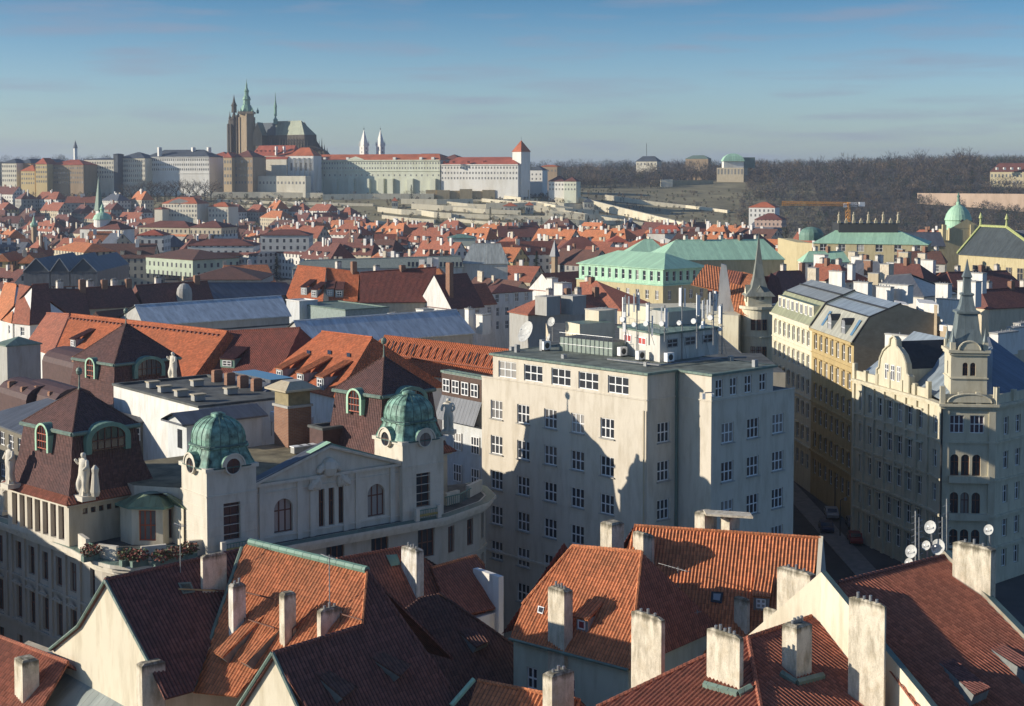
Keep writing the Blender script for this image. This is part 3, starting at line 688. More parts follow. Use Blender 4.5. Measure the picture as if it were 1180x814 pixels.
m = M(); q = [onp(x, y, pl5) + n5 * .12 for x, y in ((621, 699), (628, 701), (626, 709), (620, 707))]; m.poly(q, WHITE); q = [onp(x, y, pl5) + n5 * .15 for x, y in ((622.3, 700.7), (627, 702), (625.3, 707.5), (621.3, 706))]; m.poly(q, GL); T.part('skylight', m, rf)

T = Thing('house', 'widest sunlit orange pantile roof, with a blue skylight and small square dormer', 'house', at(850, 700, 0))
a, b = at(731, 606.5, 24), at(946, 621, 24); pl6 = slope_plane(a, b, 46, (-.2, -1))
f = [a, b, onp(932, 690, pl6), onp(925, 752, pl6), onp(770, 762, pl6), onp(700, 700, pl6)]
rf = rooffaces(T, [(f, T_OR)], .25, .075); ridge_cap(T, rf, a, b, T_OR, .15)
dd = (b - a).normalized(); up = V(-dd.y, dd.x, 0); off = up * 7 - V(0, 0, 7)
m = M(); m.corr([b, a, a + off, b + off], T_DK); m.corr([a, a + off, f[5] - dd * 1.5, f[5]], T_DK); T.part('rear_roof', m, rf)
gw = onp(937, 662, pl6)
m = M(); g1 = b - dd * .15; fr_ = f[3] - dd * .15; g3 = b + off - dd * .15; m.prism([P2(g1) - up * 8, P2(g1) - up * 8 + dd * .5, P2(g3) + dd * .5, P2(g3)], 0, 16, GREYP)
m.poly([g1 + dd * .3 + V(0, 0, .2), g1 - up * 8 + dd * .3 - V(0, 0, 8), g3 + dd * .3], GREYP); m.poly([g1 + V(0, 0, .2), g1 - up * 8 - V(0, 0, 8), g3], GREYP); m.poly([g1 + V(0, 0, .2), g1 + dd * .3 + V(0, 0, .2), g1 + dd * .3 - up * 8 - V(0, 0, 8), g1 - up * 8 - V(0, 0, 8)], CREAM2)
T.part('gable_wall', m); body(T, [P2(f[5]) + up * 1, P2(f[4]), P2(f[3]), P2(b + off), P2(a + off)], 0, 15.5, CREAM)
chim_px(T, rf, pl6, 731, 751, 756, 619, 655, CHIM, 0); chim_px(T, rf, pl6, 849.5, 860.5, 868, 693, 733, CHIM, 0)
p = at(706, 634, 23.5); chimney(T, rf, p + V(0, 1, 0), 25.0, 1.2, 1.2, CHIM, 0)
p = a + dd * 5.2; chimney(T, rf, p, 25.2, 1.0, 1.3, CHIM, 0); chimney(T, rf, p + dd * 1.8 + V(0, 0, 0), 25.2, .9, 1.1, CHIM, 0)
m = M(); m.prism([p - V(0, .6, 0), p + dd * 3.4 - V(0, .6, 0), p + dd * 3.4 + V(0, .8, 0), p + V(0, .8, 0)], 25.25, 25.4, CHIM); T.part('chimney_slab', m, rf)
q = [onp(x, y, pl6) + pl6[1] * .16 for x, y in ((820, 683), (834, 684), (832, 697), (819, 695))]; m = M(); m.poly(q, DARKM); q = [q[0] * .8 + q[2] * .2, q[1] * .8 + q[3] * .2, q[2] * .8 + q[0] * .2, q[3] * .8 + q[1] * .2]; m.poly([x + V(0, 0, .03) for x in q], glass('sky_blue_glass', (.1, .2, .3), .05)); T.part('skylight', m, rf)
boxdormer(T, rf, 877, 704, pl6, 1.05, 1.05, 2, T_OR)
aerial('roof_aerial', onp(781, 715, pl6), 3.8, 'aerial mast with ragged grey bundle before the wide orange roof', 6, 2.4, E1)
aerial('roof_aerial', onp(803, 756, pl6), 3.2, 'slender dotted rod standing right of the ragged aerial mast', 2, .3)

# ---- F7: front ridge with three chimneys
T = Thing('house', 'brown-red pantile roof whose ridge climbs past three big rendered chimneys, front right', 'house', at(860, 790, 0))
a, b = at(862, 736, 24), at(954, 705, 24); pr = slope_plane(a, b, 21, (.7, -.72)); l = at(804, 761, 23.0)
lo = at(688, 814, 20.5)
hp = onp(880, 838, pr); pl_ = plane3(a, l, hp)
fr7 = [a, b] + [onp(x, y, pr) for x, y in ((994, 762), (1044, 822), (1060, 845), (882, 845))]
fl7 = [a, onp(882, 845, pl_)] + [onp(x, y, pl_) for x, y in ((640, 845), (688, 816))] + [l]
rf = rooffaces(T, [(fr7, T_RED), (fl7, T_RED)], .27, .095)
ridge_cap(T, rf, a, b, T_RED, .15); ridge_cap(T, rf, l, a, T_RED, .15); ridge_cap(T, rf, fl7[3], l, T_RED, .15); ridge_cap(T, rf, a, fr7[5], T_RED, .15)
m = M(); off = V(-.7, .72, 0) * 5 - V(0, 0, 4.5)
off2 = V(.25, .97, 0) * 4 - V(0, 0, 3.2); m.corr([fl7[3], l, l + off2, fl7[3] + off2], T_RED); m.corr([l, a, a + off2, l + off2], T_RED); m.corr([b, a, a + off, b + off], T_DK); T.part('rear_roof', m, rf)
body(T, [P2(fl7[2]), P2(fr7[4]), P2(fr7[1]) + E2 * 3, P2(l + off2), P2(fl7[3] + off2)], 0, 15.5, CREAM)
chim_px(T, rf, pl_, 818, 852, 861, 737, 795, CHIM, 5); chim_px(T, rf, pr, 906, 917.6, 941, 725, 782, CHIM, 6)
pz = (V(0, 0, 20.5), V(0, 0, 1)); chim_px(T, rf, pz, 729.6, 761.7, 769, 716, 792, CHIM, 3, sink=9)
pz = (V(0, 0, 21.5), V(0, 0, 1)); chim_px(T, rf, pz, 899.5, 933, 944.7, 664, 716, CHIM, 3, sink=9)
chim_px(T, rf, (V(0, 0, 22), V(0, 0, 1)), 884, 903, 909, 708, 730, CHIM, 0, sink=6)
for (xl, xf, xr, y, pln) in ((812, 851, 866, 799, pl_), (900, 917.6, 948, 786, pr)):
    q = [onp(xl, y - 8, pln), onp(xf, y + 3, pln), onp(xr, y - 5, pln)]; m = M()
    for i in range(2): m.tube(q[i] + V(0, 0, .1), q[i + 1] + V(0, 0, .1), .22, COPDULL, 6)
    T.part('chimney_flashing', m, rf)
# ---- F8: big roof on the right with fire walls
T = Thing('house', 'house with a large dark red pantile roof between cream fire walls, lower right corner', 'house', at(1080, 730, 0))
a, b = at(955, 675, 26), at(1088, 641.5, 26); pr8 = slope_plane(a, b, 20, (.7, -.72))
f8 = [a, b] + [onp(x, y, pr8) for x, y in ((1140, 697), (1230, 790), (1290, 860), (1090, 860))]
rf = rooffaces(T, [(f8, T_RED)], .27, .1); ridge_cap(T, rf, a, b, T_DK, .15)
off = E2 * 6 - V(0, 0, 5.5); m = M(); m.corr([b, a, a + off, b + off], T_DK); T.part('rear_roof', m, rf)
def firewall(pa, pb, pc, top=.55, th=.45, mat=CREAM2):
    m = M(); t = (E1 * th); n = len(pa)
    for p, q in zip(pa, pa[1:]):
        m.poly([V(p.x, p.y, p.z + top), V(q.x, q.y, q.z + top), V(q.x, q.y, 0), V(p.x, p.y, 0)], mat); m.poly([V(p.x, p.y, p.z + top) + t, V(q.x, q.y, q.z + top) + t, V(q.x, q.y, 0) + t, V(p.x, p.y, 0) + t], mat)
        m.poly([V(p.x, p.y, p.z + top), V(q.x, q.y, q.z + top), V(q.x, q.y, q.z + top) + t, V(p.x, p.y, p.z + top) + t], COPDULL)
    return T.part('fire_wall', m)
w0 = onp(946, 674, pr8); w1 = onp(1063, 818, pr8); w2 = onp(1095, 860, pr8)
firewall([w0 + off, w0, w1, w2], 0, 0, .75); firewall([b + off, b + V(0, 0, 0), f8[2], f8[3]], 0, 0, .35, .55, plaster('weathered_grey_plaster', (.33, .3, .24)))
body(T, [P2(w0 + off), P2(w2), P2(f8[4]), P2(b + off)], 0, 14, CREAM)
pz = onp(1018.5, 783, pr8); chim_px(T, rf, pr8, 983.7, 1018.5, 1027.5, 700, 783, CHIM, 4, sink=6)
chim_px(T, rf, pr8, 1104, 1141, 1154.6, 635, 694, CHIM, 3, sink=6)
def longshed(pts, mat=T_DK): return shed(T, rf, pr8, pts, mat, LEADG)
longshed(((1079, 760), (1096, 757), (1136, 806), (1117, 815))); longshed(((1137, 745), (1154, 741), (1190, 779), (1180, 790)))
# dish cluster behind that ridge
for (x, y, r, l) in ((1051, 636, .62, 'leftmost white dish of the cluster behind the dark red roof ridge'), (1082, 631, .75, 'largest white dish of the cluster behind the dark red roof ridge'), (1073, 608, .62, 'upper white dish on the lattice mast above the dark red roof'), (1068, 629, .45, 'small dish half hidden between two bigger ones by the lattice mast'), (1140, 611, .5, 'small white dish above the big chimney on the far right roof'), (1127, 641, .5, 'round dish fixed on the lit side of the far right chimney'), (1048, 649, .45, 'low dish sitting directly behind the roof ridge')):
    p = atd(x, y, 92); dish(p, r * .68, (-.75, -.6, .35), l, 1.2)
m = M()
for (x, y0, y1) in ((1055, 589, 640), (1059, 596, 640), (1086, 596, 640), (1091, 575, 640)):
    p = atd(x, y0, 93); q = atd(x, y1 + 8, 93); m.tube(q, p, .05, GREYM, 5)
    for k in range(8): z = p * (k / 8) + q * (1 - k / 8); m.tube(z - V(.25, 0, 0), z + V(.25, 0, .2), .03, GREYM, 4)
single('antenna_mast', m, 'thin lattice masts rising from the dish cluster behind the dark roof ridge', 'antenna')
# unseen house added left of the frame to shade the palace's lower floors
T = Thing('house', 'unseen hipped house left of the view, added to shade the palace flank', 'house', (-66, 130, 0))
m = M(); k = [V(-74, 104, 0), V(-58, 104, 0), V(-62, 160, 0), V(-80, 160, 0)]; m.prism(k, 0, 21.5, CREAM); T.part('wall', m); m = M(); gable_roof(m, [k[0], k[1], k[2], k[3]], 21.5, 4.5, T_RED, 1, .4); T.part('roof', m)
# ================================================================= the plain modern block
T = Thing('office_block', 'plain beige functionalist block with rows of white-barred windows and antennas on its flat roof', 'building', (10, 155, 0))
zr, zc = 30.6, 27.95; K_ = (50 - zr) / 19
BL, C1_, N1, C2_, R1 = at(568, 408, zr), at(746, 431, zr), at(781, 426.5, zr), at(820, 432, zr), at(891, 422, zr)
for p in (BL, C1_, N1, C2_, R1): p.z = 0
bR = R1 + V(-.66, .75, 0) * 20; bL = BL + V(.68, .73, 0) * 17
LBL, LR1 = at(555, 438, zc), at(918, 449, zc); LBL.z = LR1.z = 0
lb = LBL + V(.68, .73, 0) * 19; lr = LR1 + V(-.66, .75, 0) * 24
# snap lower corner points to the same facade lines
d1 = (C1_ - BL).normalized(); d2 = (R1 - C2_).normalized()
def along(P0, P1, px):   # distance along a wall line of the point seen at px
    k = (px - 590) / F_PX; d = (P1 - P0).normalized(); return -(P0.x - k * P0.y) / (d.x - k * d.y)
LBL = BL + d1 * along(BL, C1_, 555); LR1 = C2_ + d2 * along(C2_, R1, 917.6); lb = LBL + V(.68, .73, 0) * 19; lr = LR1 + V(-.66, .75, 0) * 22
cols = [along(LBL, C1_, x) for x in (572, 603, 634.4, 666, 700.5)]
rowz = [atd(700.5, y, 144 * K_).z for y in (491.5, 535, 577)]; fl = rowz[0] - rowz[1]; zs = [rowz[0] - fl * k for k in range(7)]
m = M()
wall_run(T, m, LBL, C1_, 0, zc, grid_wins(cols, zs, 1.85, 2.0, 'g32'), BEIGE, .18, sill=GREYP)
top = [along(BL, C1_, x) for x in (584.5, 614.5, 646.6, 678.4, 713)]
m2 = M(); wall_run(T, m2, BL, C1_, zc, zr - .15, grid_wins(top, [zc + 1.15], 2.75, 1.75, 'g32'), BEIGE, .18)
wall_run(T, m, C1_, N1, 0, zc, grid_wins([along(C1_, N1, 766)], zs, 1.7, 2.0, 'g32'), BEIGE, .18, sill=GREYP); wall_run(T, m2, C1_, N1, zc, zr - .15, [], BEIGE)
wall_run(T, m, N1, C2_, 0, zc, [], BEIGE); wall_run(T, m2, N1, C2_, zc, zr - .15, [], BEIGE)
cols = [along(C2_, LR1, x) for x in (840.5, 870, 899)]
wall_run(T, m, C2_, LR1, 0, zc, grid_wins(cols, [z + .05 for z in zs], 1.85, 2.0, 'g32'), BEIGE, .18, sill=GREYP)
cols = [along(C2_, R1, x) for x in (830.5, 847, 864, 881)]
wall_run(T, m2, C2_, R1, zc, zr - .15, grid_wins(cols, [zc + 1.2], 1.1, 1.75, 'g22'), BEIGE, .18)
wall_run(T, m, LR1, lr, 0, zc, [], BEIGE); wall_run(T, m, lr, lb, 0, zc, [], BEIGE); wall_run(T, m, lb, LBL, 0, zc, [], BEIGE)
wall_run(T, m2, R1, bR, zc, zr - .15, [], BEIGE); wall_run(T, m2, bR, bL, zc, zr - .15, [], BEIGE); wall_run(T, m2, bL, BL, zc, zr - .15, [], BEIGE)
m.poly([V(p.x, p.y, zc - .01) for p in (LBL, C1_, N1, C2_, LR1, lr, lb)], FLATR)
T.part('wall', m); T.part('attic_wall', m2)
m = M(); m.ledge([LBL, C1_], zc, .12, .1, BEIGE); T.part('cornice', m); m = M(); m.ledge([C1_, N1, C2_, LR1], zc, .12, .1, BEIGE); m.ledge([LBL, C1_, N1, C2_, LR1], 9, .25, .12, BEIGE); T.part('cornice', m)
m = M(); rp_ = [V(p.x, p.y, zr) for p in (BL, C1_, N1, C2_, R1, bR, bL)]; m.poly([p + V(0, 0, .08) for p in rp_], plain('weathered_roof', (.17, .19, .16), .85, var=.6, scale=.7))
m.ledge([BL, C1_, N1, C2_, R1, bR, bL], zr - .12, .22, .32, COPDULL, True); rfB = T.part('roof', m)
m = M(); p = N1 + V(-.12, -.2, 0); m.tube(p + V(0, 0, 0), p + V(0, 0, zr - .2), .16, COPDULL, 6); p = C1_ + V(-.25, .0, 0) + d1 * -.1; m.tube(V(p.x, p.y - .1, 0), V(p.x, p.y - .1, 27), .09, STONE, 5)
T.part('drainpipe', m)
# penthouse
PF = at(760.3, 418.6, zr); PL = at(713.7, 408, zr); PR = at(828, 409, zr)
m = M(); PB = PL + (PR - PF)
SPAN = plaster('stained_white_render', (.6, .58, .53), .6)
m.prism([PF, PR, PB, PL], zr + .08, zr + 2.9, SPAN, COPDULL); ph = T.part('penthouse', m)
m = M(); m.poly([V(p.x, p.y, zr + 3.05) for p in (PF + (PR - PF) * -.02 + (PF - PL) * .03, PR + (PF - PL) * .03, PB, PL)], metal('pale_green_sheet', (.28, .38, .3), .9)); m.ledge([PF, PR, PB, PL], zr + 2.85, .15, .2, COPDULL, True); T.part('penthouse_roof', m, ph)
RED_ = plain('red_blind', (.45, .08, .07), .6)
for i, t in enumerate((.12, .48)):
    fme, gme = win_mesh(1.6, .8, 'g31' if 0 else 'g21', WHITE, RED_, None, -.01); q = PL + (PF - PL) * (t + .1) + V(0, 0, 1.9); o = T.inst('window', fme, q, math.atan2((PF - PL).y, (PF - PL).x), ph and None); T.inst('pane', gme, (0, 0, 0), 0, o)
for t in (.2, .5, .8):
    fme, gme = win_mesh(1.7, .9, 'g22', GREYM, GL, None, -.01); q = PF + (PR - PF) * t + V(0, 0, 1.9); o = T.inst('window', fme, q, math.atan2((PR - PF).y, (PR - PF).x)); T.inst('pane', gme, (0, 0, 0), 0, o)
m = M(); uF = at(745, 396, zr + 3.1); m.prism([PF * .55 + PB * .45, PR * .6 + PB * .4, PB * .8 + PR * .2, PL * .55 + PB * .45], zr + 3.1, zr + 4.6, GREYP, COPDULL); T.part('plant_room', m, ph)
# railings on the penthouse
m = M()
for (a, b) in ((PL, PF), (PF, PR)):
    for k in range(9):
        q = a + (b - a) * k / 8; q = V(q.x, q.y, zr + 3.05); m.tube(q, q + V(0, 0, 1), .02, GREYM, 4)
    for h in (.5, 1): m.tube(V(a.x, a.y, zr + 3.05 + h), V(b.x, b.y, zr + 3.05 + h), .02, GREYM, 4)
T.part('railing', m, ph)
m = M()      # edge rail pipes on the roof
for (x0, y0, x1, y1) in ((700, 414, 760, 421), (760, 421, 830, 413), (806, 413.5, 860, 412)):
    m.tube(at(x0, y0, zr + .35), at(x1, y1, zr + .35), .1, GREYM, 6)
T.part('pipe_run', m, rfB)
# louvred cooling enclosure
g = M(); a, b = at(645, 405, zr), at(706, 412, zr); dd = (b - a).normalized(); up = V(-dd.y, dd.x, 0)
g.prism([a, b, b + up * 3, a + up * 3], zr + .1, zr + 1.6, plain('mesh_panel', (.25, .3, .26), .7), FLATR)
for k in range(13):
    q = a + (b - a) * k / 12 - up * .05; g.tube(V(q.x, q.y, zr), V(q.x, q.y, zr + 2.1), .035, GREYM, 4)
for h in (.9, 2.1): g.tube(V(a.x, a.y, zr + h) - up * .05, V(b.x, b.y, zr + h) - up * .05, .03, GREYM, 4)
T.part('cooling_enclosure', g, rfB)
def cabinet(px, py, z, w, d, h, label, fan=True, mat=None, group='air conditioning units'):
    c = at(px, py, z) if not isinstance(px, Vector) else px; T_ = Thing('air_conditioner', label, 'air conditioner', c, group); m = M(); m.box(c + V(0, 0, .12), w, d, h, mat or WHITE, E1); T_.part('casing', m)
    m = M(); f = c - E2 * (d / 2 + .01) + V(0, 0, .12 + h / 2)
    ring = [f + E1 * (math.cos(a) * h * .36) + V(0, 0, math.sin(a) * h * .36) for a in [2 * math.pi * k / 12 for k in range(12)]]; m.poly(ring, DARKM); T_.part('fan_grille', m)
    m = M(); m.box(c - E1 * w * .35, .1, d, .12, DARKM, E1); m.box(c + E1 * w * .35, .1, d, .12, DARKM, E1); T_.part('feet', m)
for i, (x, y, l) in enumerate(((717, 411, 'leftmost of the two white units against the lit penthouse wall'), (738, 415.5, 'white unit at the foot of the penthouse wall, under the mast'), (771, 418, 'white unit on the shaded penthouse side nearest its corner'), (629, 404, 'small white unit left of the big dish on the flat roof'))):
    cabinet(x, y, zr + .1, 1.0, .5, .9, l)
# masts with panel antennas
masts = [(721, 396, 340, 'mast at the left end of the penthouse with stubby panels'), (734, 412, 336, 'tall mast before the lit penthouse wall, two long white panels'), (748, 398, 348, 'dark slim mast on the penthouse roof behind the lit wall'), (766, 394, 352, 'mast above the middle of the penthouse'), (786, 414, 330, 'tallest white panel mast standing right of the penthouse corner'), (803, 402, 338, 'mast with three panels over the shaded penthouse side'), (812, 410, 344, 'mast carrying a small drum dish over the penthouse'), (822, 398, 334, 'rearmost right mast with slim panels'), (832, 408, 350, 'short mast at the right end of the penthouse')]
for i, (x, yb, yt, l) in enumerate(masts):
    b = at(x, yb, zr + .1) if yb > 404 else at(x, yb, zr + 3.1); t = atd(x, yt, b.y); T_ = Thing('antenna_mast', l, 'antenna', b, 'antenna masts on the office block roof'); m = M(); m.tube(b, t, .07, GREYM, 6)
    for k in range(3): q = b + (t - b) * (.3 + .25 * k); m.tube(q - V(.25, .1, 0), q + V(.25, .1, 0), .035, GREYM, 4)
    m.tube(b + V(.5, 0, 0), b + (t - b) * .4, .03, GREYM, 4); T_.part('pole', m)
    for k in range(rng.choice((2, 3))):
        an = 2.1 * k + i; o = V(math.cos(an), math.sin(an), 0) * .3; zz = t - V(0, 0, 1.1 + .1 * k) if k < 2 else b + (t - b) * .45; m = M(); m.box(zz + o - V(0, 0, .95), .3, .14, 1.9, WHITE, V(-o.y, o.x, 0)); T_.part('panel_antenna', m)
    m = M(); c = b + (t - b) * .5 + V(-.25, -.2, 0); m.tube(c, c + V(-.12, -.2, .02), .26, WHITE, 12); T_.part('drum_antenna', m)
dish(at(608, 400, zr) + V(0, 0, 1.6), 1.25, (-.8, -.5, .45), 'biggest white dish, at the left end of the flat roof', 1.5)
dish(at(636, 393, zr) + V(0, 0, 2.2), .55, (-.7, -.7, .3), 'small white dish on a pole beside the big one', 2.2)
dish(at(633, 398, zr) + V(0, 0, .8), .5, (-.9, -.2, .3), 'low bluish dish just behind the cooling enclosure end', .8)
m = M(); c = at(668, 396, zr); m.prism([c, c + V(4, 2.4, 0), c + V(2.5, 5.5, 0), c + V(-1.5, 3, 0)], zr + .1, zr + 2.2, CREAM2, COPDULL); c2 = at(690, 392, zr); m.prism([c2, c2 + V(2, 1.5, 0), c2 + V(.5, 3, 0), c2 + V(-1.5, 1.5, 0)], zr + .1, zr + 3.4, CREAM2); T.part('stair_head', m, rfB)
# ladders, cables and clutter on the roof
m = M()
for (x, y, h) in ((590, 405, .5), (596, 407, .9), (625, 405, 1.3), (650, 420 - 6, .5), (745, 423, .5), (870, 424, .8), (842, 417, .6)): c = at(x, y, zr); m.box(c, .5, .4, h, GREYM, E1)
T.part('roof_vent', m, rfB)
m = M(); q0 = C2_ + d2 * 0 + V(-.5, -.1, 0); m.tube(V(q0.x - .2, q0.y - .3, 28.9), V(q0.x + .7, q0.y + .1, 28.9), .06, GREYM, 5); m.box(V(q0.x - .3, q0.y - .35, 28.3), .3, .25, .55, WHITE); m.box(V(q0.x + .6, q0.y - .1, 28.5), .25, .2, .35, WHITE); T.part('wall_camera', m)
# ================================================================= the domed art nouveau block (left)
e1 = V(.78, .626, 0).normalized(); e2 = V(-e1.y, e1.x, 0)
T1 = at(238, 542, 25); T1.z = 0
def L(u, v, z=0): return T1 + e1 * u + e2 * v + V(0, 0, z)
T = Thing('bank_palace', 'ornate pale palace with two green copper domes, pediment and curved balcony', 'building', L(12, 6))
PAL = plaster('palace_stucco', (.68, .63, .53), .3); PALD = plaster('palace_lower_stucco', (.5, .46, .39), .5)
zb = 17.6
# ---- lower body with the great curved cornice
edge_px = [(-40, 590), (0, 601), (84, 633), (106, 645.5), (128, 651), (151, 653), (195, 651), (240, 641)]
edge = [at(x, y, zb) for x, y in edge_px]
right_edge = [L(0, -.9), L(24.8, -.9)]
c_r = at(540, 587, zb); c_r2 = at(562, 579, zb); c_r3 = at(570, 571, zb); c_r4 = at(560, 561, zb); c_r5 = at(545, 556, zb)
full = [V(p.x, p.y, 0) for p in edge[:7]] + [L(-.5, -.9), L(24.5, -.9), V(c_r.x, c_r.y, 0), V(c_r2.x, c_r2.y, 0), V(c_r3.x, c_r3.y, 0), V(c_r4.x, c_r4.y, 0), V(c_r5.x, c_r5.y, 0)]
def inset(path, k):
    out = []
    for i, p in enumerate(path):
        a = path[max(0, i - 1)]; b = path[min(len(path) - 1, i + 1)]; d = (b - a).normalized(); out.append(p - V(d.y, -d.x, 0) * k)
    return out
wl = inset(full, .9)
m = M()
tall = lambda u, z=15.4, w=1.25, h=2.9: (u, z, w, h, 'cross', BROWNW, GL)
for i in range(len(wl) - 1):
    a, b = wl[i], wl[i + 1]; Lw = (b - a).length; ws = []
    if Lw > 20: ws = [(along(a, b, x), z, 1.9, h, 'g32', BROWNW, GL) for x in (330, 384, 436, 490) for z, h in ((15.2, 2.7), (10.6, 3), (6, 3))]
    elif i in (0, 1): n = max(1, int(Lw / 2.6)); ws = [(u, z, 1.15, h, 'cross', BROWNW, GL) for u in spread(Lw, n, .5) for z, h in ((14.6, 2.6), (10.2, 3.0), (5.8, 2.6))]
    elif Lw > 2.0: ws = [(Lw / 2, z, 1.1, h, 'cross', BROWNW, GL) for z, h in ((14.9, 2.6), (10.6, 3), (6, 3))]
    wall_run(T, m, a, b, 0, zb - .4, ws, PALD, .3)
# back of the lower body
bk = [wl[-1], L(24, 12), L(22, 36), L(-20, 36), V(wl[0].x, wl[0].y, 0) + e2 * 3]
for a, b in zip(bk, bk[1:]): m.poly([V(a.x, a.y, 0), V(b.x, b.y, 0), V(b.x, b.y, zb), V(a.x, a.y, zb)], PALD)
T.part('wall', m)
m = M(); m.poly([V(p.x, p.y, zb - .02) for p in full] + [V(p.x, p.y, zb - .02) for p in bk[1:]], FLATR); T.part('terrace', m)
m = M(); m.ledge(full, zb - .9, .25, -.3, PAL, back=.6); m.ledge(full, zb - .65, .35, -.1, PAL, back=.9); m.ledge(full, zb - .3, .3, .15, PAL, back=.95); m.ledge(inset(full, .05), zb - .02, .06, .12, COPDULL, back=.7)
m.ledge(wl, 12.6, .22, .16, PALD); m.ledge(wl, 8.2, .3, .22, PALD); T.part('cornice', m)
pl_m = M()    # pilaster strips on the left flank
for i in (0, 1):
    a, b = wl[i], wl[i + 1]; Lw = (b - a).length; n = max(1, int(Lw / 2.6)); st = (Lw - 1) / n; d = (b - a).normalized(); nn = V(d.y, -d.x, 0)
    for k in range(n + 1): q = a + d * (.5 + st * k) + nn * .07; pl_m.prism([q - d * .28 - nn * .1, q + d * .28 - nn * .1, q + d * .28 + nn * .12, q - d * .28 + nn * .12], 8.5, 16.6, PALD)
    for u in spread(Lw, n, .5):
        q = a + d * u + nn * .1; pl_m.prism([q - d * .85 - nn * .1, q + d * .85 - nn * .1, q + d * .85 + nn * .22, q - d * .85 + nn * .22], 11.95, 12.15, PALD); pl_m.poly([q - d * .8 + nn * .15 + V(0, 0, 12.15), q + d * .8 + nn * .15 + V(0, 0, 12.15), q + nn * .15 + V(0, 0, 12.55)], PALD)
T.part('pilaster', pl_m)
# ---- towers with copper domes
def dome_tower(u0, lab):
    s = 4.7; k = [L(u0, 0), L(u0 + s, 0), L(u0 + s, s), L(u0, s)]; c = L(u0 + s / 2, s / 2); m = M(); zt = 25.0
    tw = [(s / 2, 20.2, 1.5, 3.0, 'cross', BROWNW, GL)]
    wall_run(T, m, k[0], k[1], zb, zt, [(s / 2, 20.3, 1.6, 3.2, 'cross', BROWNW, GL)], PAL, .35); wall_run(T, m, k[3], k[0], zb, zt, [], PAL)
    wall_run(T, m, k[1], k[2], zb, zt, [], PAL); wall_run(T, m, k[2], k[3], zb, zt, [], PAL); tw_o = T.part('tower', m, None, lab)
    m = M(); m.ledge(k, 22.6, .12, .08, PAL, True); m.ledge(k, zt - .25, .33, .18, PAL, True)
    for h in (18.4, 19.2, 20, 20.8, 21.6): m.ledge(k, h, .03, .03, PAL, True)
    T.part('tower_cornice', m, tw_o)
    # four-sided bell-shaped dome, corners rounded
    prof = [(1.1, 0), (1.06, .25), (.98, .65), (.9, 1.1), (.84, 1.5), (.92, 1.6), (.92, 1.75), (.87, 1.8), (.88, 2.3), (.84, 2.8), (.75, 3.25), (.6, 3.65), (.4, 3.95), (.24, 4.05), (.24, 4.3), (.14, 4.4), (0.01, 4.45)]
    m = M(); n = 32; rings = []
    for f, z in prof:
        ring = []
        for i in range(n):
            a = 2 * math.pi * i / n; ca, sa = math.cos(a), math.sin(a); pw = 5 if z < 1.7 else 3.4
            r = 1 / (abs(ca) ** pw + abs(sa) ** pw) ** (1 / pw); ring.append(c + (e1 * ca + e2 * sa) * (r * f * s / 2) + V(0, 0, zt + z))
        rings.append(ring)
    for a, b in zip(rings, rings[1:]): m.frustum(a, b, COPD, None, True)
    m.poly(rings[0][::-1], COPD); dm = T.part('dome', m, tw_o)
    m = M()
    for i in range(0, n, 2):
        for a, b in zip(rings[:14], rings[1:14]): m.tube(a[i], b[i], .045 if i % 8 != 4 else .1, COPDK if i % 8 != 4 else COPD, 4)
    for i in range(n): m.tube(rings[6][i], rings[6][(i + 1) % n], .1, COPDK, 5); m.tube(rings[0][i], rings[0][(i + 1) % n], .08, COPDK, 5)
    T.part('dome_rib', m, dm)
    # oculus with hood on each visible face
    for (fc, ax) in ((L(u0 + s / 2, -.02), e1), (L(u0 - .02, s / 2), -e2)):
        out = V(ax.y, -ax.x, 0); m = M(); cz = zt + .1; C = V(fc.x, fc.y, cz) + out * .2; segs = 18
        ro, ri = 1.0, .66
        for k_ in range(segs):
            a0, a1 = 2 * math.pi * k_ / segs, 2 * math.pi * (k_ + 1) / segs
            P = lambda r, a, o: C + ax * (r * math.cos(a)) + V(0, 0, r * math.sin(a)) + out * o
            ro = 1.0 if math.sin((a0 + a1) / 2) > -.1 else .76
            m.poly([P(ri, a0, .16), P(ro, a0, .16), P(ro, a1, .16), P(ri, a1, .16)][::-1], PAL); m.poly([P(ro, a0, .16), P(ro, a0, -.8), P(ro, a1, -.8), P(ro, a1, .16)], PAL); m.poly([P(ri, a0, .16), P(ri, a1, .16), P(ri, a1, -.1), P(ri, a0, -.1)], PAL)
            if 0 <= math.sin((a0 + a1) / 2): m.poly([P(ro + .14, a0, .24), P(ro + .14, a0, -1.1), P(ro + .14, a1, -1.1), P(ro + .14, a1, .24)], COPD); m.poly([P(ro, a0, .24), P(ro + .14, a0, .24), P(ro + .14, a1, .24), P(ro, a1, .24)], PAL)
        o = T.part('oculus', m, tw_o); g = M(); g.poly([C + ax * (.68 * math.cos(a)) + V(0, 0, .68 * math.sin(a)) + out * .04 for a in [2 * math.pi * i / 18 for i in range(18)]], GL)
        for w_ in ((ax, .66), (V(0, 0, 1), .66)): g.tube(C + out * .06 - w_[0] * w_[1], C + out * .06 + w_[0] * w_[1], .035, BROWNW, 4)
        T.part('oculus_pane', g, tw_o)
    # small balcony under the front window
    m = M(); a, b = L(u0 + 1.1, -.75, zb), L(u0 + 3.6, -.75, zb); ORN = COPPER
    for q in (a, b): m.prism([q - e1 * .2 - e2 * .15, q + e1 * .2 - e2 * .15, q + e1 * .2 + e2 * .2, q - e1 * .2 + e2 * .2], zb, zb + 1.25, PAL)
    for k_ in range(9): q = a + (b - a) * (k_ + .5) / 9; m.tube(q, q + V(0, 0, 1), .03, ORN, 4)
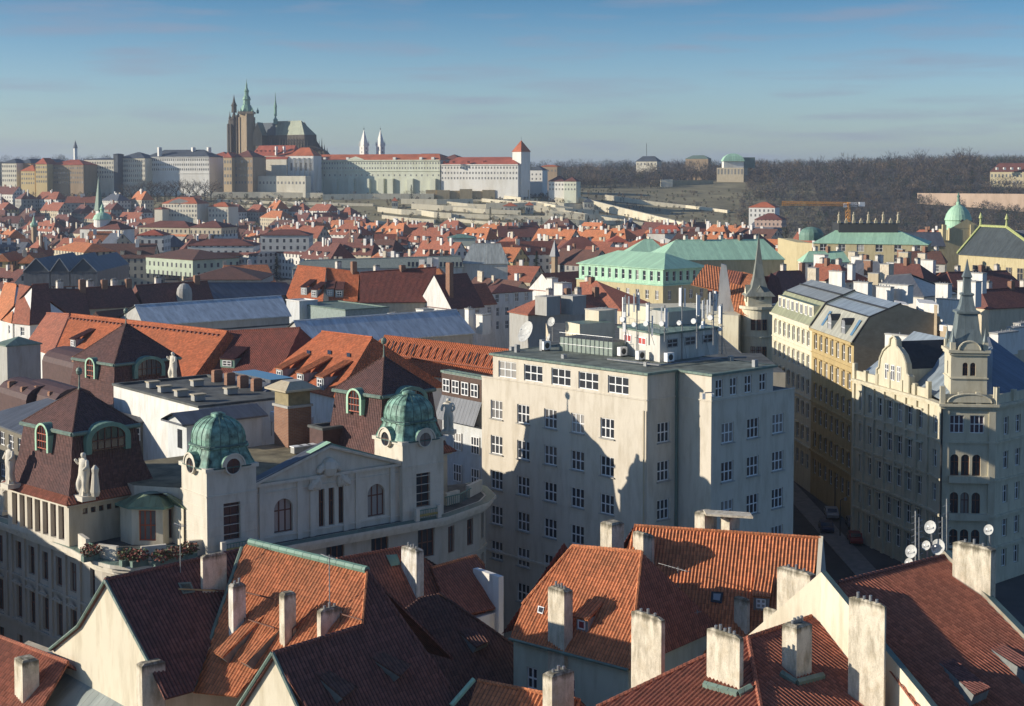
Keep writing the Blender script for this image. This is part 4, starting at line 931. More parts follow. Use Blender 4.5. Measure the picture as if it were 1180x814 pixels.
    m.tube(a + V(0, 0, 1), b + V(0, 0, 1), .05, ORN, 5); m.tube(a + V(0, 0, .5), b + V(0, 0, .5), .12, plain('gilt_ornament', (.4, .3, .1), .5), 6); T.part('balcony', m, tw_o)
COPD = plain('dome_copper', (.19, .33, .26), .55, 0, .9, 1.3); COPDK = plain('dome_copper_dark', (.09, .15, .13), .6)
dome_tower(0, 'left domed tower, half in sun'); dome_tower(20, 'right domed tower')
# ---- facade between the towers with its pediment
m = M(); zf = 23.1; P0, P1 = L(4.7, .6), L(20, .6)
ws = [(along(P0, P1, 324), 19.9, 1.9, 3.0, 'arch3', BROWNW, GL), (along(P0, P1, 432), 19.9, 1.9, 3.0, 'arch3', BROWNW, GL)] + [(along(P0, P1, x), 20.0, .62, 3.4, 'cross', BROWNW, GL) for x in (368.5, 380, 391.5)]
wall_run(T, m, P0, P1, zb, zf, ws, PAL, .35); fa = T.part('facade_wall', m)
m = M(); A = L(12.35, .6, 25.5); p0 = L(4.7, .6, zf); p1 = L(20, .6, zf); m.poly([p0, p1, A], PAL); m.poly([p0 + e2 * .9, A + e2 * .9, p1 + e2 * .9], PAL); m.prism([L(4.7, .6), L(20, .6), L(20, 1.2), L(4.7, 1.2)], zf - .01, zf + .02, PAL)
for (a, b) in ((p0, A), (p1, A)): m.tube(a - e2 * .25 + V(0, 0, .0), b - e2 * .25 + V(0, 0, .05), .2, PAL, 6)
T.part('pediment', m, fa)
m = M(); m.ledge([L(4.7, .6), L(20, .6)], zf - .3, .25, .3, PAL); m.ledge([L(4.7, .6), L(20, .6)], zf - 1.0, .1, .1, PAL); m.ledge([L(4.7, .6), L(20, .6)], zb + .5, .12, .12, PAL)
for x in (5.5, 9.3, 10.6, 14.1, 15.4, 19.2): m.prism([L(x - .25, .6), L(x + .25, .6), L(x + .25, .45), L(x - .25, .45)], zb, zf - .3, PAL)
T.part('moulding', m, fa)
# cartouche with seated figures in relief
m = M(); c = L(12.35, .45, 23.6); m.lathe(c - V(0, 0, .9), [(.1, 0), (.55, .25), (.75, .9), (.6, 1.5), (.2, 1.8)], PAL, 10)
rr = random.Random(3)
for sgn in (-1, 1):
    for k in range(9): q = c + e1 * sgn * (.7 + .16 * k) - V(0, 0, .9 + .12 * k - (.9 if k < 3 else .2)) ; m.lathe(q + V(0, 0, -.25), [(.05, 0), (.3, .2), (.26, .5), (.05, .75)], PAL, 7)
    for k in range(4): q = c + e1 * sgn * (1 + .25 * k) - V(0, 0, 1.9); m.lathe(q, [(.08, 0), (.2, .3), (.22, .8), (.05, 1.1)], PAL, 7)
T.part('cartouche', m, fa)
m = M(); t = V(0, 0, .12)   # slate/copper roof of the pediment, running back
for (a, b, s_) in ((L(4.2, .2, 22.95), L(12.35, .2, 25.72), 1), (L(12.35, .2, 25.72), L(20.4, .2, 22.95), -1)):
    m.poly([a, b, b + e2 * 1.3, a + e2 * 1.3], SLATE); m.poly([a, a + V(0, 0, .14), b + V(0, 0, .14), b], COPPER if s_ < 0 else SLATE); m.poly([a + V(0, 0, .14), b + V(0, 0, .14), b + e2 * 1.3 + V(0, 0, .14), a + e2 * 1.3 + V(0, 0, .14)], SLATE)
g0, g1 = L(10.2, .15, 25.03), L(12.35, .15, 25.78); m.poly([g0 + V(0, 0, .15), g1 + V(0, 0, .15), g1 + e2 * .8 + V(0, 0, .15), g0 + e2 * .8 + V(0, 0, .15)], COPPER_L)
T.part('pediment_roof', m, fa)
# ---- upper floor main body with flat roof
m = M(); zt = 22.3; ub = [L(4.7, 1.3), L(20, 1.3), L(22, 6), L(22, 20), L(-2, 20), L(-2, 10)]
for i in range(len(ub)): a, b = ub[i], ub[(i + 1) % len(ub)]; wall_run(T, m, a, b, zb, zt, [], PAL)
T.part('upper_wall', m); m = M(); m.poly([V(p.x, p.y, zt) for p in ub], plain('yellowish_felt', (.22, .19, .12), .9, var=.6, scale=.5)); T.part('flat_roof', m)
# ---- corner pavilion with mansard (left) and its twin (right)
def pavilion(bf, br_, bl_, brk_in, zb0, z0, z1, apexz, lab, front_wins=True):
    """bf front corner, br_ right corner, bl_ left corner of the eaves (z0); break at z1; pointed top at apexz"""
    bb = br_ + (bl_ - bf); base = [bf, br_, bb, bl_]; c = sum(base, Vector()) / 4
    r = (br_ - bf).normalized(); l = (bl_ - bf).normalized()
    brk = [bf + r * brk_in + l * brk_in, br_ - r * brk_in + l * brk_in, bb - r * brk_in - l * brk_in, bl_ + r * brk_in - l * brk_in]
    B0 = [V(p.x, p.y, z0) for p in base]; B1 = [V(p.x, p.y, z1) for p in brk]; mid = [(a * .55 + b * .45) - (c - a) * 0 for a, b in zip(B0, B1)]
    mid = [V(a.x + (b.x - a.x) * .62, a.y + (b.y - a.y) * .62, z0 + (z1 - z0) * .4) for a, b in zip(B0, B1)]
    m = M(); m.frustum(B0, mid, T_MAN); m.frustum(mid, B1, T_MAN); 
    E = [p + (V(p.x, p.y, 0) - V(c.x, c.y, 0)).normalized() * .35 for p in B1]; ap = V((B1[0].x + B1[2].x) / 2, (B1[0].y + B1[2].y) / 2, apexz); A4 = [ap] * 4
    rf = T.part('mansard_roof', m, None, lab); m = M(); m.frustum(E, A4, T_MAN); m.poly(E[::-1], COPDULL); T.part('pyramid_roof', m, rf)
    m = M()
    for i in range(4): j = (i + 1) % 4; m.tube(E[i] - V(0, 0, .1), E[j] - V(0, 0, .1), .2, COPDULL, 6); m.tube(E[i], ap, .08, T_BR, 5)
    T.part('eaves_band', m, rf)
    m = M(); m.lathe(ap - V(0, 0, .2), [(.16, 0), (.08, .4), (.05, 1.4), (.24, 1.5), (.3, 1.8), (.2, 2.05), (.03, 2.1), (.015, 2.3)], COPDULL, 10); T.part('finial', m, rf)
    # arched dormers, one on each visible slope
    for (a, b, wd, red) in ((3, 0, 1.7, True), (0, 1, 3.4, False)):
        e = (B0[b] - B0[a]); e.z = 0; e.normalize(); o = V(e.y, -e.x, 0); cc = (B1[a] + B1[b]) / 2 + o * .55; cc.z = z1 - (1.9 if red else 1.8) ; hw = wd / 2; hh = 1.35 if red else 1.0
        m = M(); g = M(); n = 12; P = lambda x, z, d: cc + e * x + V(0, 0, z) + o * d
        arc = [(hw * math.cos(math.pi * k / n), hh + hw * (1 if red else .62) * math.sin(math.pi * k / n)) for k in range(n + 1)]
        out = [(hw * 1.32 * math.cos(math.pi * k / n), hh + (hw * (1 if red else .62) + hw * .22) * math.sin(math.pi * k / n)) for k in range(n + 1)]
        for k in range(n):
            m.poly([P(*arc[k], .12), P(*out[k], .12), P(*out[k + 1], .12), P(*arc[k + 1], .12)], COPPER_L if red else COPPER)
            m.poly([P(*out[k], .12), P(*out[k], -2.6), P(*out[k + 1], -2.6), P(*out[k + 1], .12)], COPPER, None, True)
        for s_ in (-1, 1): m.prism([P(s_ * hw, 0, .12), P(s_ * hw * 1.32, 0, .12), P(s_ * hw * 1.32, 0, -1.6), P(s_ * hw, 0, -1.6)], cc.z - .2, cc.z + hh, COPPER_L if red else COPPER)
        do = T.part('arched_dormer', m, rf); g.poly([P(-hw, 0, -.05), P(hw, 0, -.05)] + [P(x, z, -.05) for x, z in arc], GL)
        fm = plain('red_frame', (.42, .1, .05), .5) if red else BROWNW
        for k in range(5 if red else 6): x = -hw + wd * (k + .0) / (4 if red else 5); zz = hh + (math.sqrt(max(0, 1 - (x / hw) ** 2)) * hw * (1 if red else .62)); g.tube(P(x, 0, 0), P(x, zz, 0), .055, fm, 4)
        for zz in ((.1, .75, 1.4) if red else (.1, .9)): g.tube(P(-hw, zz, 0), P(hw, zz, 0), .055, fm, 4)
        for k in range(n): g.tube(P(*arc[k], .02), P(*arc[k + 1], .02), .07, fm, 4)
        T.part('dormer_window', g, rf)
    # red pantile eaves band
    m = M(); ox = [p + (V(p.x, p.y, 0) - V(c.x, c.y, 0)).normalized() * .95 for p in B0]
    for i in range(4): j = (i + 1) % 4; m.corr([V(ox[i].x, ox[i].y, z0 - .55), V(ox[j].x, ox[j].y, z0 - .55), B0[j] + V(0, 0, .05), B0[i] + V(0, 0, .05)], T_OR if 0 else T_RED, .3, .08)
    T.part('tile_eaves', m, rf)
    # wall below
    W = [V(p.x, p.y, 0) for p in base]; m = M(); h = z0 - .5
    Lw = (W[0] - W[3]).length; us = spread(Lw, 7, .6)
    wall_run(T, m, W[3], W[0], zb0, h, [(u, zb0 + (h - zb0) * .52, .95, 3.2, 'cross', BROWNW, GL) for u in us] if front_wins else [], PAL, .45)
    Lr = (W[1] - W[0]).length
    wall_run(T, m, W[0], W[1], zb0, h, [(u, h - 1.0, .5, .5, 'g11', BROWNW, GL) for u in (1.6, 2.4, 3.2, 4.0, 4.8)] if front_wins else [], CREAM, .2); wall_run(T, m, W[1], W[2], zb0, h, [], PAL); wall_run(T, m, W[2], W[3], zb0, h, [], PAL)
    w_ = T.part('pavilion_wall', m, rf if 0 else None); m = M(); m.ledge(W, h - .35, .35, .35, PAL, True); T.part('pavilion_cornice', m, w_)
    return rf
zA = 22.0
bf = at(79, 573, zA); bl = at(8, 553, zA); brr = at(187, 556.5, zA); l_ = (bl - bf).normalized(); r_ = V(-l_.y, l_.x, 0); r_ = r_ if r_.x > 0 else -r_
bf.z = 0; pavilion(bf, bf + r_ * 8.7, bf + l_ * 10.6, 1.15, zb, zA, 27.3, 30.5, 'larger mansard on the left corner')
c2 = at(445, 413, 31.2); c2 = V(c2.x, c2.y, 0); c2 = V(-12.9, 147.8, 0)
s = 9.0; pavilion(c2 - r_ * s / 2 - l_ * s / 2, c2 + r_ * s / 2 - l_ * s / 2, c2 - r_ * s / 2 + l_ * s / 2, 1.1, zb, zA + .5, 28.3, 31.6, 'mansard behind the right dome', False)
# ---- polygonal bay with copper lid between left pavilion and left tower
m = M(); bay = [at(139, 621, zb + .2), at(152, 628, zb), at(188, 628.5, zb), at(209, 622, zb), L(-.2, 4), V(brr.x, brr.y, 0) + r_ * -1]
bay = [V(p.x, p.y, 0) for p in bay]; zt2 = 21.0
for i in range(len(bay)):
    a, b = bay[i], bay[(i + 1) % len(bay)]; Lw = (b - a).length
    ws = [(Lw / 2, 19.3, 1.5, 2.7, 'g32', plain('red_frame', (.42, .1, .05), .5), GL)] if i == 1 else ([(Lw / 2, 19.3, .8, 2.6, 'cross', BROWNW, GL)] if i == 2 else [])
    wall_run(T, m, a, b, zb, zt2, ws, CREAM2, .25)
bo = T.part('bay_wall', m); m = M(); cb_ = sum(bay, Vector()) / len(bay); lo_ = [V(p.x, p.y, zt2) + (p - cb_).normalized() * .4 for p in bay]; hi_ = [V(p.x + (cb_.x - p.x) * .55, p.y + (cb_.y - p.y) * .55, zt2 + .9) for p in bay]
m.frustum(lo_, hi_, metal('mossy_copper', (.2, .27, .17), .6, .7, 0, (.12, .12, .07)), COPDULL); m.ledge(bay, zt2 - .2, .2, .35, COPPER, True); T.part('bay_roof', m, bo)
# terrace balustrade blocks and planters
m = M(); g = M()
for (xa, xb, h) in ((90, 99, 1.3), (112, 134, 1.2), (163, 192, 1.2), (218, 238, 1.3)):
    yy = lambda x: 633 + (x - 84) * .72 if x < 106 else (648 + (x - 106) * .12 if x < 151 else 653 - (x - 151) * .1)
    a, b = at(xa, yy(xa) - 5, zb), at(xb, yy(xb) - 5, zb); d = (b - a).normalized(); n_ = V(-d.y, d.x, 0) * .35; m = M(); m.prism([a, b, b + n_, a + n_], zb - .2, zb + h, PAL); bo = T.part('balustrade', m)
for (xa, xb) in ((97, 113), (134, 163), (192, 219)):
    a, b = at(xa, yy(xa) - 6, zb), at(xb, yy(xb) - 6, zb)
    for k in range(9): q = a + (b - a) * k / 8; g.tube(q, q + V(0, 0, .95), .04, COPPER, 4)
    g.tube(a + V(0, 0, .95), b + V(0, 0, .95), .06, COPPER, 5); g.tube(a + V(0, 0, .4), b + V(0, 0, .4), .05, COPPER, 5)
T.part('balcony_railing', g, bo)
m = M(); q = [(515, 572), (540, 566), (556, 561)]
for (xa, ya, xb, yb_) in ((541, 574, 556, 566), (515, 583, 530, 579)):
    a, b = at(xa, ya, zb), at(xb, yb_, zb); d = (b - a).normalized(); n_ = V(-d.y, d.x, 0) * .4; m = M(); m.prism([a, b, b + n_, a + n_], zb, zb + 1.2, PAL); T.part('terrace_wall', m)
m2 = M(); cur = [at(513, 584, zb), at(530, 580, zb), at(543, 573, zb)]
for a, b in zip(cur, cur[1:]):
    for k in range(7): q = a + (b - a) * k / 7; m2.tube(q, q + V(0, 0, .9), .04, COPPER, 4)
    m2.tube(a + V(0, 0, .9), b + V(0, 0, .9), .06, COPPER, 5)
T.part('terrace_railing', m2)
# flowers and shrubs in planters
LEAF = plain('planter_leaf', (.08, .1, .04), .8, scale=4); BLOOM = plain('dry_bloom', (.2, .07, .05), .8, scale=4)
def leafclump(m, c, r, n, mats, rr, flat=1, s=.12):
    for i in range(n):
        while True:
            p = V(rr.uniform(-1, 1), rr.uniform(-1, 1), rr.uniform(-1, 1))
            if p.length < 1: break
        p = V(p.x * r, p.y * r, p.z * r * flat) + c; a = V(rr.gauss(0, 1), rr.gauss(0, 1), rr.gauss(0, 1)).normalized(); b = a.orthogonal().normalized(); k = s * rr.uniform(.6, 1.4)
        m.poly([p - a * k, p + b * k * .6, p + a * k, p - b * k * .6], rr.choice(mats))
rr = random.Random(5)
for i, (x, y, l) in enumerate(((104, 640, 'reddish shrub in the leftmost terrace planter'), (148, 645, 'green shrub left of the bay on the terrace'), (160, 646, 'wide reddish shrub before the bay window'), (186, 646, 'low green shrub right of the bay window'), (202, 643, 'tall twiggy shrub near the left domed tower'), (217, 638, 'reddish shrub against the left domed tower'))):
    c = at(x, y - 6, zb + .9); m = M(); leafclump(m, c, .9, 260, [LEAF, BLOOM] if i % 2 else [BLOOM, LEAF, BLOOM], rr, .6)
    T_ = Thing('planter_shrub', l, 'shrub', V(c.x, c.y, zb), 'shrubs on the palace terrace'); T_.part('foliage', m); m = M(); m.box(V(c.x, c.y, zb), 1.4, .6, .5, COPDULL, e1); T_.part('trough', m)
# ---- statues (robed stone figures): one skinned body each
def statue(base, h, face, label, pose=0, mat=None):
    mat = mat or PAL; f = Vector(face).normalized(); s = V(-f.y, f.x, 0); b = Vector(base); T_ = Thing('statue', label, 'statue', b, 'stone figures on the palace roof'); m = M(); m.box(b, h * .36, h * .3, h * .1, mat, s); T_.part('plinth', m)
    k = h * .9; z0 = h * .1; me = bpy.data.meshes.new('figure')
    J = [(0, 0, .5, .115), (0, 0, .62, .1), (0, 0, .74, .125), (0, .0, .83, .055), (0, .02, .9, .07), (0, .02, .965, .06),       # pelvis..head
         (.07, 0, .42, .1), (.085, .04, .25, .075), (.09, .0, .03, .07), (-.07, 0, .42, .1), (-.08, .09 if pose else 0, .26, .08), (-.09, .03, .03, .07),
         (.13, 0, .78, .05), (.19, .03, .66, .042), (.14, .13, .58, .035), (-.13, 0, .78, .05), (-.2, .02, .67, .042), (-.18 if not pose else -.24, .1, .57 if not pose else .8, .035)]
    Eg = [(0, 1), (1, 2), (2, 3), (3, 4), (4, 5), (0, 6), (6, 7), (7, 8), (0, 9), (9, 10), (10, 11), (2, 12), (12, 13), (13, 14), (2, 15), (15, 16), (16, 17)]
    me.from_pydata([(s * x + f * y) * k + V(0, 0, z0 + z * k) for x, y, z, r in J], Eg, []); o = bpy.data.objects.new('figure', me); COL.objects.link(o); o.parent = T_.o
    sk = o.modifiers.new('skin', 'SKIN'); sl = me.skin_vertices[0].data if me.skin_vertices else None
    if sl is None:
        import bmesh as _b; bm = _b.new(); bm.from_mesh(me); bm.verts.layers.skin.verify(); bm.to_mesh(me); bm.free(); sl = me.skin_vertices[0].data
    for i, (x, y, z, r) in enumerate(J): sl[i].radius = (r * k, r * k); sl[i].use_root = (i == 0)
    sk.use_smooth_shade = True; ss = o.modifiers.new('sub', 'SUBSURF'); ss.levels = 1; ss.render_levels = 1; me.materials.append(mat)
    m = M(); c = b + V(0, 0, z0); n = 14; rings = []       # hanging drapery with folds
    for zz, rr_ in ((0, .15), (.12, .12), (.3, .11), (.42, .125), (.52, .1), (.56, .05)):
        rings.append([c + (s * math.cos(2 * math.pi * i / n) * rr_ + f * math.sin(2 * math.pi * i / n) * rr_ * .75) * k * (1 + .14 * math.cos(i * math.pi)) + V(0, 0, zz * k) for i in range(n)])
    for a, b_ in zip(rings, rings[1:]): m.frustum(a, b_, mat, None, True)
    T_.part('drapery', m)
    if pose == 2: m = M(); m.lathe(c + s * .3 * k - f * .1 * k, [(.08 * k, 0), (.11 * k, .1 * k), (.07 * k, .5 * k), (.09 * k, .62 * k), (.02 * k, .7 * k)], mat, 8); m.lathe(c - s * .27 * k, [(.08 * k, 0), (.1 * k, .1 * k), (.06 * k, .25 * k), (.02 * k, .33 * k)], mat, 8); T_.part('attribute', m)
nl = V(-.7, -.7, 0)
statue(bf + r_ * 1.1 - l_ * .75 + V(0, 0, 21.7), 4.3, nl, 'pale broad figure group at the front corner of the larger mansard', 2)
statue(bf + l_ * 8.6 - r_ * .75 + V(0, 0, 21.7), 4.1, nl, 'slim pale figure at the left end of the larger mansard', 0)
statue(V(at(5, 590, 17.8).x, at(5, 590, 17.8).y, 17.6), 3.4, nl, 'figure at the far left edge beside the arcade windows', 1)
q = atd(517, 500, 141); statue(q, 3.6, V(-.2, -1, 0), 'slender figure standing right of the right green dome', 0)
q = atd(200, 442, 178); statue(q, 4.0, nl, 'pale figure beside the rear dark mansard with green dormers', 1)

RR_, LL_ = r_.copy(), l_.copy()
# ================================================================= houses along the street on the right
def xy(p): return V(p.x, p.y, 0)
T = Thing('corner_house', 'pale yellow corner palace with a slender grey spired turret and grey-blue sheet roof', 'building', (52, 185, 0))
TWR = plaster('pale_yellow_stucco', (.62, .57, .43), .35)
zc = 22.0
A0, A1, A2, A3 = xy(at(985, 437, zc)), xy(at(1070, 460, zc)), xy(at(1086, 466, zc)), xy(at(1148, 467, zc)); A4 = A3 + V(.75, .66, 0) * 16
m = M(); fz = [19.2, 15.0, 10.8, 6.6, 2.9]
Lw = (A1 - A0).length; n = 7; us = spread(Lw, n, .8); ws = grid_wins(us, fz, 1.3, 2.4, 'cross')
wall_run(T, m, A0, A1, 0, zc, ws, TWR, .28); wall_run(T, m, A1, A2, 0, zc, grid_wins([(A2 - A1).length / 2], fz, 1.2, 2.2, 'cross'), TWR, .28)
Lt = (A3 - A2).length; tw = []
for u in (along(A2, A3, 1106.5), along(A2, A3, 1130)): tw.append((u, 19.6, 1.7, 2.2, 'g32', WHITE, GL2))
for z, h in ((14.6, 2.6), (9.9, 2.7), (5.4, 2.6)):
    for x in (1104.5, 1117, 1130): tw.append((along(A2, A3, x), z, 1.0, h, 'arch', BROWNW, GL))
wall_run(T, m, A2, A3, 0, zc, tw, TWR, .25); wall_run(T, m, A3, A4, 0, zc, grid_wins(spread(16, 5, 1), fz, 1.2, 2.2, 'cross'), TWR, .28)
B4 = A4 + V(-.2, 1, 0) * 14; B0 = A0 + V(12, 6, 0)
wall_run(T, m, A4, B4, 0, zc, [], TWR); wall_run(T, m, B4, B0, 0, zc, [], TWR); wall_run(T, m, B0, A0, 0, zc, [], TWR); wa = T.part('wall', m)
path = [A0, A1, A2, A3, A4]; m = M()
m.ledge(path, zc - .5, .3, .35, TWR); m.ledge(path, zc - .2, .3, .6, TWR, back=.3); m.ledge(path, 17.3, .25, .22, TWR); m.ledge(path, 12.6, .25, .22, TWR); m.ledge(path, 8.2, .3, .3, TWR); m.ledge(path, 4.4, .3, .3, TWR)
T.part('cornice', m)
m = M()
for zz in fz[:4]:
    for u in us: q = A0 + (A1 - A0).normalized() * u; m.box(q - (A1 - A0).normalized().cross(V(0, 0, 1)) * -.12 + V(0, 0, zz + 1.25), 1.7, .3, .2, TWR, A1 - A0)
for k in range(n + 1):
    q = A0 + (A1 - A0) * (k / n); m.box(q, .5, .5, zc - .4, TWR, A1 - A0)
for q in (A2 + (A3 - A2) * .07, A2 + (A3 - A2) * .93): m.box(q, .8, .35, zc - .3, TWR, A3 - A2)
m.box((A2 + A3) / 2 + V(0, -.3, 12.5), Lt * .75, .7, .8, TWR, A3 - A2); m.box((A2 + A3) / 2 + V(0, -.3, 7.9), Lt * .75, .7, .8, TWR, A3 - A2)
T.part('pilaster_and_balcony', m)
# attic balustrade with piers
m = M()
for a, b, nn in ((A0, A1, 6), (A2, A3, 3), (A3, A4, 4)):
    for k in range(nn + 1): q = a + (b - a) * k / nn; m.box(V(q.x, q.y, zc + .1), .6, .5, 1.45 if k % 3 else 2.1, TWR, b - a)
    m.ledge([a, b], zc + .1, 1.1, -.05, TWR, back=.25)
T.part('parapet', m)
# curved Dutch gable on the street side
g0 = xy(at(1008, 443, zc)); dA = (A1 - A0).normalized(); nA = V(dA.y, -dA.x, 0); u0 = (along(A0, A1, 1014)); u1 = along(A0, A1, 1052); uc = (u0 + u1) / 2; hw = (u1 - u0) / 2; pr_ = [(-1, 0), (-1, 2.2), (-.86, 2.5), (-.8, 3.8), (-.62, 4.8), (-.35, 5.5), (-.22, 5.7), (-.18, 6.6), (0, 7.0)]
prof = pr_ + [(-x, z) for x, z in pr_[::-1][1:]]
m = M(); fr_ = [A0 + dA * (uc + x * hw) + nA * .1 + V(0, 0, zc + z) for x, z in prof]; bk_ = [p - nA * .7 for p in fr_]; m.poly(fr_, TWR); m.poly(bk_[::-1], TWR)
for i in range(len(fr_) - 1): m.poly([fr_[i], fr_[i + 1], bk_[i + 1], bk_[i]], TWR); m.tube(fr_[i] + nA * .1, fr_[i + 1] + nA * .1, .14, TWR, 5)
go = T.part('gable', m); m = M()
for k in (-1, 0, 1):
    fme, gme = win_mesh(.9, 2.0, 'cross', WHITE, GL, None, -.04); o = T.inst('window', fme, A0 + dA * (uc + k * 1.5) + nA * .1 + V(0, 0, zc + 2.2), math.atan2(dA.y, dA.x)); T.inst('pane', gme, (0, 0, 0), 0, o)
# roof sheets
LBR = metal('pale_blue_sheet', (.36, .42, .46), .65, .4, .25)
r0 = at(1033, 380, 28.5); r1 = at(1097, 399, 28.5); e0 = V(A0.x, A0.y, zc + .4) - nA * .6; e1_ = V(A1.x, A1.y, zc + .4) - nA * .6
m = M(); rA = V(A0.x, A0.y, 28.3) - nA * 9 ; rB = V(A2.x, A2.y, 28.3) - nA * 8 + V(0, 3, 0); m.poly([e0, e1_, rB, rA], LBR); rC = V(A4.x, A4.y, 28.3) + V(-7, 8, 0); e3 = V(A3.x, A3.y, zc + .4) + V(-.4, .5, 0); e4 = V(A4.x, A4.y, zc + .4) + V(-.4, .5, 0)
m.poly([e1_, V(A2.x, A2.y + .6, zc + .4), rB], LBR); m.poly([e3, e4, rC, rB], metal('dark_blue_sheet', (.1, .14, .19), .7, .4, .3)); m.poly([V(A2.x, A2.y + .6, zc + .4), e3, rB], LBR); m.poly([rA, rB, rC, V(B4.x, B4.y, zc), V(B0.x, B0.y, zc)], SLATE)
ro = T.part('roof', m); m = M(); gm_ = A0 + dA * uc + V(0, 0, zc); m.poly([gm_ + dA * -hw * .7 + V(0, 0, 3), gm_ + V(0, 0, 6.3), gm_ - nA * 8 + V(0, 0, 6.3), gm_ - nA * 6 - dA * hw * .7 + V(0, 0, 3)], DARKM); m.poly([gm_ + V(0, 0, 6.3), gm_ + dA * hw * .7 + V(0, 0, 3), gm_ + dA * hw * .7 - nA * 6 + V(0, 0, 3), gm_ - nA * 8 + V(0, 0, 6.3)], DARKM)
m.poly([gm_ + dA * hw * .7 + V(0, 0, 3), gm_ + dA * hw * .7 + V(0, 0, 0), gm_ + dA * hw * .7 - nA * 4.5 + V(0, 0, 3)], TWR); T.part('gable_roof', m, ro)
# belvedere turret and spire
m = M(); tc = (A2 + A3) / 2 + V(.4, 3.0, 0); s = 4.3; ax = (A3 - A2).normalized(); bx_ = V(-ax.y, ax.x, 0); k = [tc - ax * s / 2 - bx_ * s / 2, tc + ax * s / 2 - bx_ * s / 2, tc + ax * s / 2 + bx_ * s / 2, tc - ax * s / 2 + bx_ * s / 2]
zt = 28.4
wall_run(T, m, k[0], k[1], zc, zt, [(s / 2 - .45, 26.2, .65, 1.6, 'arch', BROWNW, GL), (s / 2 + .45, 26.2, .65, 1.6, 'arch', BROWNW, GL)], TWR, .2)
for i in (1, 2, 3): wall_run(T, m, k[i], k[(i + 1) % 4], zc, zt, [(s / 2, 26.2, .65, 1.6, 'arch', BROWNW, GL)] if i == 3 else [], TWR, .2)
tu = T.part('turret', m); m = M(); m.ledge(k, zt - .5, .2, .2, TWR, True); m.ledge(k, zt - .2, .35, .35, TWR, True, back=.5); m.ledge(k, 25, .15, .15, TWR, True)
for q in k: m.box(V(q.x, q.y, zt + .15) + (tc - q) * .1, .6, .6, .9, TWR, ax)
# arched pediments on the front
for (w_, zz, c_) in ((1.3, zt + .2, k[0] * .5 + k[1] * .5), (2.6, zc + .3, (A2 + A3) / 2)):
    pts = [c_ + ax * (w_ * math.cos(a)) + V(0, 0, zz + w_ * (.8 if w_ < 2 else .4) * math.sin(a)) - bx_ * .35 for a in [math.pi * i / 12 for i in range(13)]]; m.poly(pts[::-1], TWR)
    for a, b in zip(pts, pts[1:]): m.poly([a, b, b + bx_ * .8, a + bx_ * .8], TWR); m.tube(a, b, .12, TWR, 5)
T.part('turret_cornice', m, tu)
m = M(); SPI = metal('spire_sheet', (.2, .24, .24), .5, .5, .2); tz = zt + .2
sq = lambda h, z: [V(tc.x, tc.y, tz + z) + ax * (sx * h) + bx_ * (sy * h) for sx, sy in ((-1, -1), (1, -1), (1, 1), (-1, 1))]
P_ = [(2.1, 0), (1.75, .7), (1.35, 2.4), (1.15, 4.2), (1.4, 4.3), (1.4, 4.55), (1.0, 4.7), (.8, 5.3), (.62, 6.4), (.75, 6.5), (.75, 6.7), (.45, 6.8), (.4, 8.6), (.55, 8.7), (.5, 8.9), (.25, 9.6), (.03, 10.9)]
for (h0, z0), (h1, z1) in zip(P_, P_[1:]): m.frustum(sq(h0, z0), sq(h1, z1), SPI)
sp = T.part('spire', m, tu); m = M()
for sx, sy in ((-1, -1), (1, -1), (1, 1), (-1, 1)): c = V(tc.x, tc.y, tz) + ax * sx * 1.9 + bx_ * sy * 1.9; m.lathe(c, [(.35, 0), (.3, 1), (.1, 1.8), (.02, 2.6)], SPI, 6)
T.part('corner_pinnacle', m, sp)
m = M(); q = k[0] * .5 + k[1] * .5 - bx_ * .5; fme, gme = win_mesh(1.2, .8, 'arch3', WHITE, GL, TWR, -.03)
m = M(); m.tube(A2 + V(-.1, -.2, 0), A2 + V(-.1, -.2, zc - .5), .12, DARKM, 6); T.part('drainpipe', m)

# white chimney blocks behind the spire
def wblock(px, py, z, w, l, h, label, mat=None, group='whitewashed chimney blocks among the roofs right of centre', n=4, sink=1.6):
    c = at(px, py, z); T_ = Thing('chimney_stack', label, 'chimney', c - V(0, 0, 3), group); m = M(); k = [c, c + E1 * w, c + E1 * w + E2 * l, c + E2 * l]; m.prism([xy(p) for p in k], z - sink, z + h, mat or WHITEP); s_ = T_.part('stack', m)
    m = M(); cc = (k[0] + k[2]) / 2
    for i in range(4): kk = k[i] + (k[i] - cc).normalized() * .12; k[i] = kk
    m.prism([xy(p) for p in k], z + h, z + h + .2, GREYP); T_.part('cap', m); pots(T_, T_.o, V(cc.x, cc.y, z + h + .2), E2 if l > w else E1, max(l, w) * .8, n)

